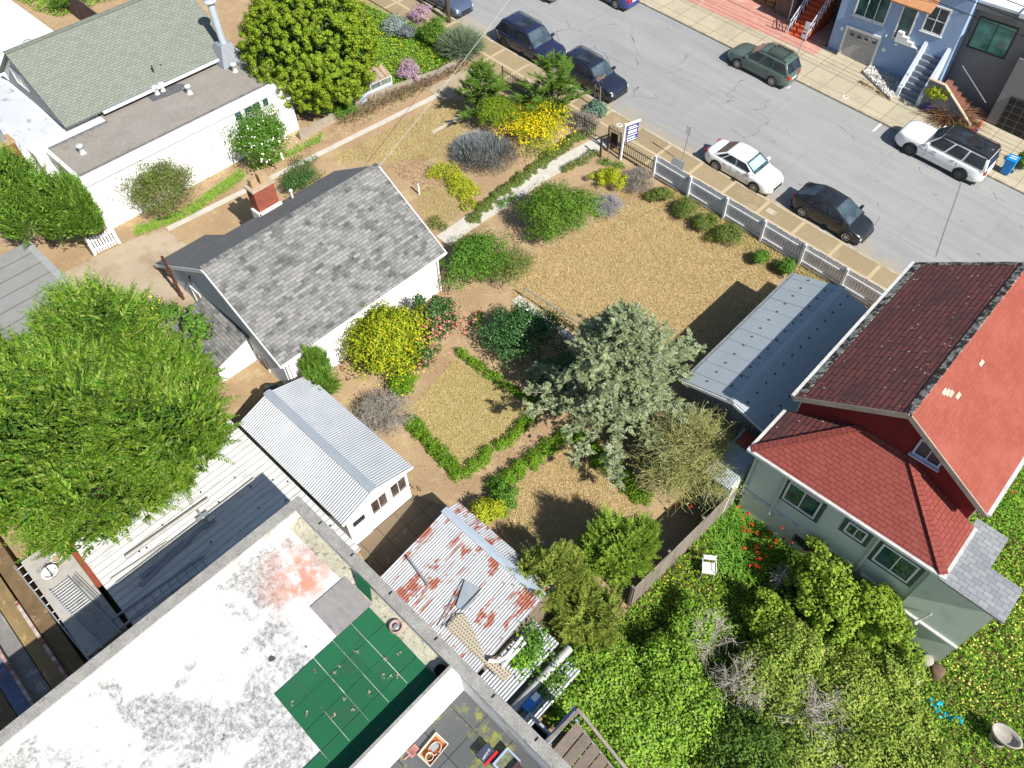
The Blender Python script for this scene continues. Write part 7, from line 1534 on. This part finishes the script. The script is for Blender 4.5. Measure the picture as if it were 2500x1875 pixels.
BARE = LEAF('bare_branch', [(.46,.42,.36),(.60,.56,.50),(.36,.31,.26)], .05)
for lb, x, y, w, h, st in (('upper heap of bare grey branches below the white chair',1535,1378,120,1.7,40),('bare grey thorny bush right of the middle brambles',1600,1480,150,1.9,70),('sprawling bare pale branches at the bottom right of centre',1745,1555,230,1.9,90),('small upright bare twigs near the fruit tree',1690,1252,45,1.6,22),('brown bare twigs at the bottom edge',1560,1640,150,1.5,60),('bare grey branches at the bottom of the garden shrubs',1800,1630,150,1.6,50)):
    dry_bush(lb, x, y, w, h, BARE if 'brown' not in lb else L_OLDTW, int(st*.5), .012, 'heaps of bare branches in the green garden', name='bare_bush', sub=5)
# lilies and red flowers by the house
def lily(lb, dx, dy, n, L, flowers=0, w=.022, name='lily_clump', mat=L_LILY, grp=None, spread=.25, p=None, cat='plant'):
    SEED[0] += 1; rng = np.random.default_rng(SEED[0]); p = p or G(dx, dy); t = thing(name, lb, cat, tuple(p), grp); D = sphere_dirs(n, rng, .25)+np.array([0,0,.35]); P = np.array(p)+rng.normal(size=(n,3))*np.array([spread,spread,0]); P[:,2] = gz(P[:,0])
    fast_mesh('leaves', blades(P, D, L, w, rng, 1.0, 4), 4, mat, t)
    if flowers:
        C = np.array(p)+rng.normal(size=(flowers,3))*np.array([spread*2,spread*2,.1])+np.array([0,0,L*.8]); Q = np.repeat(C,9,0)+rng.normal(size=(flowers*9,3))*.045; fast_mesh('flower', leaf_quads(Q, rng.normal(size=Q.shape)+np.array([0,0,.6]), .10, .5, rng), 4, L_RED, t)['kind'] = 'stuff'
    return t
gl = 'lily clumps by the green house wall'
lily('strap-leaved clump with most red flowers at the house corner by the fence', 1635,1110,260,1.15, 30, grp=gl, spread=.5)
lily('strap-leaved clump with red flowers under the first house window', 1690,1160,240,1.0, 24, grp=gl, spread=.45)
lily('strap-leaved clump at the fence below the house corner', 1575,1130,260,1.1, 3, grp=gl, spread=.5)
lily('dark strap-leaved clump right of the white chair', 1600,1215,220,1.1, 3, grp=gl, spread=.4)
lily('strap-leaved clump with small red flowers between chair and house', 1655,1200,180,.9, 10, grp=gl, spread=.4)
lily('flowering clump beside the upper right corner of the red roof', 2160,1085,200,.9, 10, grp=gl, spread=.6)
lily('dark red-brown flax with sword leaves on the far pavement', 2048,245,520,2.1, 0, .035, 'flax', L_FLAX, spread=.3, p=V((lambda q: (q.x,q.y+.2,q.z))(Gc('c4',1640,930,.12))))
p = Gc('c4',1455,850,.12); t = thing('potted_shrub', 'yellow-green shrub in a blue pot beside the outside steps', 'potted plant', tuple(p)); BP = M('pot_blue', (.02,.06,.40), (.015,.05,.33), 4, .3); b = MB(); b.lathe(p, [(0,.0),(.18,0),(.27,.4),(.29,.42),(.25,.42),(.22,.3)], 16); b.build('pot', BP, t); rng = np.random.default_rng(77)
P, Nn = clump_points((p.x,p.y,p.z+1.15), (.6,.6,.75), 30, .2, 50, rng); fast_mesh('crown', leaf_quads(P, Nn, .09, .5, rng), 4, L_CITRUS, t); b = MB(); b.tube([p+V((0,0,.3)), p+V((0,0,1.2))], .025, 6); b.build('trunk', BARK, t)
p = Gc('c4',1795,1050,.12); t = thing('potted_plant', 'small reddish plant in a blue pot beside the large white car', 'potted plant', tuple(p)); b = MB(); b.lathe(p, [(0,.0),(.17,0),(.26,.45),(.28,.47),(.24,.47),(.2,.3)], 16); b.build('pot', BP, t); D = sphere_dirs(60, rng, .2)+np.array([0,0,.4]); P = np.tile(np.array(p)+np.array([0,0,.4]),(60,1)); fast_mesh('leaves', blades(P, D, .5, .02, rng, 1, 3), 4, LEAF('red_leaf', [(.25,.06,.03),(.3,.12,.04)]), t)
bush('kerb_weeds', 'low green plants at the foot of the flax behind the white car', 'plant', 1998,258,60,.5, L_MID, .09, .5, 24, 60, .34, tr=False, p=V((lambda q: (q.x,q.y,q.z-.1))(Gc('c4',1690,1000,.12))), rx=.6)
bush('pavement_shrub', 'shrub behind the blue recycling bin at the right edge', 'shrub', 2195,385,60,1.1, L_MID, .09, .5, 30, 70, .32, p=V((lambda q: (q.x,q.y,q.z-.1))(Gc('c4',2190,1280,.12))), rx=.7)
# white pebble bed by the blue house
SEED[0] += 1; rng = np.random.default_rng(SEED[0]); poly = [Gc('c4',960,580), Gc('c4',1170,785), Gc('c4',1235,720), Gc('c4',1300,560), Gc('c4',1120,520), Gc('c4',1010,540)]
g = MB(); g.extr([(p.x,p.y,gz(p.x)+.05) for p in poly], (0,0,.2)); g.build('pebble_bed', PATH, kind='structure')
P = scatter([(p.x,p.y) for p in poly], 240, rng); P[:,2] += .27; o = fast_mesh('pebbles', leaf_quads(P, rng.normal(size=P.shape)*.5+np.array([0,0,1.0]), .13, .8, rng, fold=.5), 4, LEAF('pebble', [(.68,.66,.62),(.55,.52,.48),(.75,.74,.72)], 0)); tag(o, 'white pebbles filling the bed below the blue house wall', None, None, 'stuff')
hedge('succulent_border', 'reddish-brown succulent border along the white pebble bed', [Gc('c4',930,640), Gc('c4',1050,710), Gc('c4',1165,780)], .5, .3, LEAF('succulent', [(.14,.08,.05),(.20,.12,.06),(.12,.13,.05)]), 420, .08, cat='plants', lump=.4)

# ------------------------------------------------------------------ grass and ground cover (stuff)
def cover(name, lb, poly, dens, mat, ls, kind='leaf', h=.12, seed=1, asp=.5, lumps=0):
    rng = np.random.default_rng(seed); P = scatter([(p[0],p[1]) for p in poly], dens, rng); n = len(P)
    if kind == 'grass':
        L = h*rng.uniform(.5,1.3,n)[:,None]; a = rng.uniform(0,2*PI,n); d = np.stack([np.cos(a),np.sin(a),np.zeros(n)],1); w = np.stack([-d[:,1],d[:,0],d[:,2]],1)*ls; q = np.stack([P-w, P+w, P+d*L*rng.uniform(.3,1.1,n)[:,None]+np.array([0,0,1.0])*L*.7], 1).reshape(-1,3); o = fast_mesh(name, q, 3, mat)
    else:
        hh = h
        if lumps:
            K = P[rng.integers(0,n,max(1,int(n/lumps)))]; 
            hm = np.zeros(n)
            for k in K[:400]: dd = np.hypot(P[:,0]-k[0],P[:,1]-k[1]); hm = np.maximum(hm, np.exp(-(dd/.35)**2)*rng.uniform(.4,1))
            hh = h*(.3+hm)
        P[:,2] += rng.uniform(0.15,1,n)*hh; o = fast_mesh(name, leaf_quads(P, rng.normal(size=P.shape)*.55+np.array([0,0,1.0]), ls, asp, rng), 4, mat)
    tag(o, lb, None, None, 'stuff'); return o
DRY = LEAF('dry_grass', [(.44,.32,.155),(.52,.39,.19),(.60,.46,.25),(.40,.29,.14),(.38,.33,.12)], .25, .8)
DRYG = LEAF('dry_green_grass', [(.40,.33,.13),(.48,.39,.17),(.33,.33,.09),(.54,.43,.21)], .25, .8)
GRS = LEAF('green_grass', [(.06,.14,.012),(.09,.20,.018),(.13,.25,.02),(.18,.26,.03)], .35)
lawn = [Gc('c7',150,870), Gc('c7',230,620), Gc('c7',420,500), Gc('c7',700,400), Gc('c7',850,240), Gc('c7',900,50), Gc('c7',1160,0), Gc('c7',1300,20), Gc('c7',1580,270), Gc('c7',1900,450), Gc('c7',2090,640), Gc('c8',300,660), Gc('c7',2180,800), Gc('c7',1560,1500), Gc('c7',1300,1350), Gc('c7',660,1170)]
soil = lambda nm, poly, mat: (lambda q: q.build(nm, mat, kind='structure'))(MB().ground([(p[0],p[1]) for p in poly], .006))
LAWNM = M('dry_lawn_soil', (.46,.34,.18), (.39,.285,.145), 1.2, .95, grain=.3, gscale=35, c3=(.33,.29,.12), s3=.9, lo3=.52, hi3=.68)
soil('dry_lawn', lawn, LAWNM); cover('dry_grass', 'short golden dry grass of the big lawn', lawn, 620, DRY, .016, 'grass', .13, 11)
bed1 = [G(884,885), G(985,775), G(1155,888), G(998,1022)]; bed2 = [G(1092,1075), G(1235,955), G(1385,1085), G(1330,1160), G(1100,1170), G(1085,1120)]
soil('garden_bed', bed1, LAWNM); cover('bed_grass', 'short dry grass in the first garden bed', bed1, 900, DRYG, .015, 'grass', .11, 12)
soil('lower_garden_bed', bed2, LAWNM); cover('lower_bed_grass', 'short dry grass in the second garden bed', bed2, 900, DRY, .015, 'grass', .11, 13)
verge = [Gc('c7',1300,20), Gc('c7',1440,40), Gc('c7',1640,180), Gc('c7',1990,370), Gc('c8',400,560), Gc('c8',830,810), Gc('c8',760,800), Gc('c8',440,690), Gc('c7',2090,640), Gc('c7',1900,450), Gc('c7',1580,270)]
cover('verge_grass', 'greener rough grass strip inside the board fence', verge, 560, DRYG, .016, 'grass', .20, 14)
up = [G(700,350), G(830,285), G(960,215), G(1010,215), G(1000,290), G(960,345), G(900,345), G(840,350)]
cover('drive_grass', 'thin yellow-green grass on the driveway strip', up, 330, DRYG, .016, 'grass', .13, 15)
cover('drive_grass_patch', 'sparser dry grass beside the cottage above the path', [G(905,410), G(960,400), G(1010,450), G(940,500), G(905,450)], 300, DRYG, .016, 'grass', .13, 16)
cover('wall_grass', 'bright green grass strip along the white house wall', [G(292,492), G(395,455), G(520,365), G(530,385), G(410,470), G(295,512)], 520, GRS, .016, 'grass', .22, 17)
cover('wall_weeds', 'green weeds along the foot of the garden wall', [G(530,365), G(660,310), G(700,285), G(690,310), G(560,370)], 380, GRS, .016, 'grass', .25, 18)
gp = [Gc('c2',880,700), Gc('c2',1000,300), Gc('c2',900,30), Gc('c2',1350,220), Gc('c2',1500,250), Gc('c2',1860,380), Gc('c2',1700,470), Gc('c2',1500,580), Gc('c2',1140,710)]
soil('green_patch', gp, M('dark_soil', (.09,.075,.035), (.07,.06,.03), 3, .95)); cover('meadow', 'bright green ground cover of the uphill patch', gp, 420, GRS, .11, 'leaf', .35, 19, .45, 60)
cover('meadow_flowers', 'yellow flowers scattered over the uphill green patch', [Gc('c2',1000,300), Gc('c2',1120,270), Gc('c2',1560,470), Gc('c2',1300,640), Gc('c2',1060,600)], 22, L_YFLW, .075, 'leaf', .5, 20, .8)
gr = [(-4.92,10.9), (-4.56,17.38), (2.45,17.38), (4.65,17.2), (4.65,18.3), (2.6,19.8), (2.6,30), (14,30), (14,2.0), (-2.0,2.5), (-3.5,6.2), (-4.9,7.6)]
soil('green_garden', gr, M('garden_soil_dark', (.10,.085,.03), (.08,.065,.025), 2, .95)); cover('ground_cover', 'lush green ground cover of the right garden', gr, 340, LEAF('leaf_cover', [(.04,.11,.010),(.08,.17,.015),(.13,.225,.02),(.19,.25,.03)], .4), .11, 'leaf', .55, 21, .5, 70)
cover('oxalis_flowers', 'yellow flowers over the grass at the right edge', [U(2030,1400,-.2), U(2130,1250,-.2), U(2212,1180,-.2), U(2212,1560,-.2), U(2080,1560,-.2)], 34, LEAF('pale_yellow_flower', [(.60,.55,.10),(.68,.62,.14)], .2), .075, 'leaf', .75, 22, .8)
cover('garden_flowers', 'yellow flowers in the grass around the white chair', [G(1470,1230), G(1540,1240), G(1560,1270), G(1500,1330), G(1420,1330), G(1410,1280)], 9, L_YFLW, .07, 'leaf', .7, 23, .8)
cover('mulch', 'brown fallen leaves on the path between the beds', [G(985,650), G(1030,640), G(1110,760), G(1240,860), G(1330,960), G(1240,930), G(1010,1060), G(880,1000), G(1010,1030), G(1165,885), G(1000,760)], 120, LEAF('mulch_leaf', [(.30,.17,.09),(.38,.24,.13),(.20,.11,.06)], .05, .9), .06, 'leaf', .02, 24, .6)
cover('drive_litter', 'brown leaf litter along the driveway edge', [G(430,440), G(560,375), G(700,300), G(830,235), G(830,250), G(640,345), G(450,452)], 90, LEAF('mulch_leaf', []) , .07, 'leaf', .03, 25, .6)
cover('mulch_patch', 'brown mulch beside the lime hedge', [G(835,360), G(900,330), G(940,350), G(960,400), G(915,415)], 150, LEAF('bark_mulch', [(.20,.10,.055),(.27,.15,.085),(.14,.07,.04)], .05, .9), .07, 'leaf', .03, 26, .5)
cover('red_petals', 'fallen red petals at the corner of the first bed', [G(930,805), G(985,770), G(1000,790), G(950,830)], 60, L_RED, .05, 'leaf', .04, 27, .7)

bg_ = [Uc('c1',130,60,3.9), Uc('c1',420,0,3.9), Uc('c1',900,-120,3.9), Uc('c1',900,40,3.9), Uc('c1',500,190,3.9), Uc('c1',330,160,3.9)]
cover('back_weeds', 'green weeds behind the olive shingle roof', [(p.x,p.y) for p in bg_], 240, GRS, .11, 'leaf', .4, 28, .5, 60)
p = Uc('c1',570,70,4.5); bush('back_shrub', 'dark green shrub behind the olive roof ridge at the top edge', 'shrub', 0, 0, 0, 2.0, L_MID, .1, .5, 40, 110, .3, p=V((p.x,p.y,gz(p.x))), rx=1.4)
# garden furniture and scraps
p = G(1525,1240); p = V((p.x,p.y,gz(p.x)+.12)); t = thing('garden_chair', 'white metal garden chair standing in the bright green grass', 'chair', tuple(p)); WM = M('white_metal', (.72,.72,.72), (.6,.6,.6), 5, .5); ro = Matrix.Rotation(math.radians(35),3,'Z'); Lc = lambda x,y,z: p+ro@V((x,y,z))
b = MB(); b.hexa([Lc(-.24,-.24,.42),Lc(.24,-.24,.42),Lc(.24,.24,.42),Lc(-.24,.24,.42)], [Lc(-.24,-.24,.45),Lc(.24,-.24,.45),Lc(.24,.24,.45),Lc(-.24,.24,.45)]); b.build('seat', WM, t)
for x in (-.23,.23):
    for y in (-.23,.23): b = MB(); b.tube([Lc(x*1.1,y*1.1,-.1), Lc(x,y,.43)], .016, 6); b.build('leg', WM, t)
b = MB(); b.tube([Lc(-.23,.23,.45), Lc(-.25,.33,.85), Lc(.25,.33,.85), Lc(.23,.23,.45)], .018, 6); b.hexa([Lc(-.22,.27,.62),Lc(.22,.27,.62),Lc(.22,.29,.62),Lc(-.22,.29,.62)], [Lc(-.23,.31,.82),Lc(.23,.31,.82),Lc(.23,.33,.82),Lc(-.23,.33,.82)]); b.build('backrest', WM, t)
for x in (-.26,.26): b = MB(); b.tube([Lc(x,-.2,.43), Lc(x,-.2,.64), Lc(x,.3,.66)], .016, 6); b.build('armrest', WM, t)
p = G(2150,1600); t = thing('stone_trough', 'pale oval stone trough lying in the grass at the lower right corner', 'trough', tuple(p)); b = MB(); pr_ = []
for k, (s_, z_) in enumerate(((.55,.35),(.8,.5),(1,.75),(1.02,.8),(.9,.8),(.8,.65),(.5,.58),(0.02,.56))):
    pr_ += [p+V((.48*s_*math.cos(2*PI*j/20)*(1 if math.cos(2*PI*j/20) < 0 else 1.15), .33*s_*math.sin(2*PI*j/20), z_)) for j in range(20)]
b.add(pr_, [(i*20+j, i*20+(j+1)%20, (i+1)*20+(j+1)%20, (i+1)*20+j) for i in range(7) for j in range(20)], True); b.build('bowl', M('pale_stone', (.40,.37,.32), (.30,.28,.245), 4, .9, grain=.15), t); b = MB(); b.lathe(p, [(.3,-.1),(.26,.36)], 14); b.build('pedestal', M('pale_stone', ()), t)
SEED[0] += 1; rng = np.random.default_rng(SEED[0]); q = np.concatenate([np.array(G(x,y,.9))+rng.normal(size=(6,3))*.08 for x, y in ((2015,1515),(2025,1530),(2040,1545),(2060,1553),(2070,1550))]); t = thing('tarp_scraps', 'torn bright cyan tarp scraps caught in the garden shrubs', 'tarp', tuple(q[0])); fast_mesh('scraps', leaf_quads(q, rng.normal(size=q.shape)+np.array([0,0,.8]), .17, .5, rng), 4, LEAF('cyan_tarp', [(.0,.38,.55),(.0,.45,.62)], .1), t)
for lb, x, y, r_ in (('larger round pale stone in the grass below the house side roof',2003,1425,.24),('cut tree stump beside the round stone in the right garden',2025,1448,.28),('small pale rock in the yellow-green shrubs',1980,1468,.16)):
    p = G(x,y,.35); b = MB(); rr = random.Random(int(x)); n_ = 12; pts = []
    for k, (s_, z_) in enumerate(((1.05,-.5),(1,.0),(.92,.12),(.6,.2),(.05,.22))): pts += [p+V((r_*s_*math.cos(2*PI*j/n_)*rr.uniform(.9,1.08), r_*s_*math.sin(2*PI*j/n_)*rr.uniform(.9,1.08), z_*r_*2.2)) for j in range(n_)]
    b.add(pts, [(i*n_+j, i*n_+(j+1)%n_, (i+1)*n_+(j+1)%n_, (i+1)*n_+j) for i in range(4) for j in range(n_)], True); nm = 'tree_stump' if 'stump' in lb else 'stone'
    tag(b.build(nm, M('stump', (.17,.11,.07), (.12,.08,.05), 6) if nm == 'tree_stump' else M('pale_stone', ())), lb, 'stump' if nm == 'tree_stump' else 'stone')
p = G(906,420); t = thing('marker_post', 'short white pipe post standing in the dry grass by the lime hedge', 'post', tuple(p)); b = MB(); b.tube([p, p+V((0,0,.75))], .05, 10); b.build('shaft', WHITE, t); b = MB(); b.lathe(p+V((0,0,.75)), [(.055,0),(.055,.02),(0,.03)], 10); b.build('cap', STEEL, t)

# ------------------------------------------------------------------ light, sky, camera
EL, AZX, AZY = math.radians(42.9), 1.0, -.095
sd = V((math.cos(EL)*AZX, math.cos(EL)*AZY, math.sin(EL))).normalized()
ld = bpy.data.lights.new('sun', 'SUN'); ld.energy = 5.0; ld.angle = math.radians(.5); ld.color = (1, .955, .88)
lo = bpy.data.objects.new('sun', ld); COL.objects.link(lo); lo.rotation_euler = sd.to_track_quat('Z', 'Y').to_euler(); lo.location = (60,0,80)
w = bpy.data.worlds.new('World'); SC.world = w; w.use_nodes = True; nt = w.node_tree
sk = nt.nodes.new('ShaderNodeTexSky'); sk.sky_type = 'NISHITA'; sk.sun_disc = False; sk.sun_elevation = EL; sk.sun_rotation = math.atan2(AZX, AZY); sk.air_density = 1.0; sk.dust_density = .6
bg = nt.nodes['Background']; nt.links.new(sk.outputs[0], bg.inputs[0]); bg.inputs[1].default_value = .085
cd = bpy.data.cameras.new('camera'); co = bpy.data.objects.new('camera', cd); COL.objects.link(co); SC.camera = co
cd.sensor_width = 36; cd.lens = F/2500*36; cd.clip_start = .5; cd.clip_end = 2000
R = Matrix([list(RC[i]) for i in range(3)]).transposed(); co.matrix_world = Matrix.Translation((0,0,H)) @ R.to_4x4()
SC.view_settings.view_transform = 'Standard'; SC.view_settings.look = 'None'; SC.view_settings.gamma = 1; SC.view_settings.exposure = .66
SC.render.resolution_x, SC.render.resolution_y = 1024, 768
SC.cycles.max_bounces = 6; SC.cycles.diffuse_bounces = 3; SC.cycles.transparent_max_bounces = 4
SC.cycles.use_denoising = True
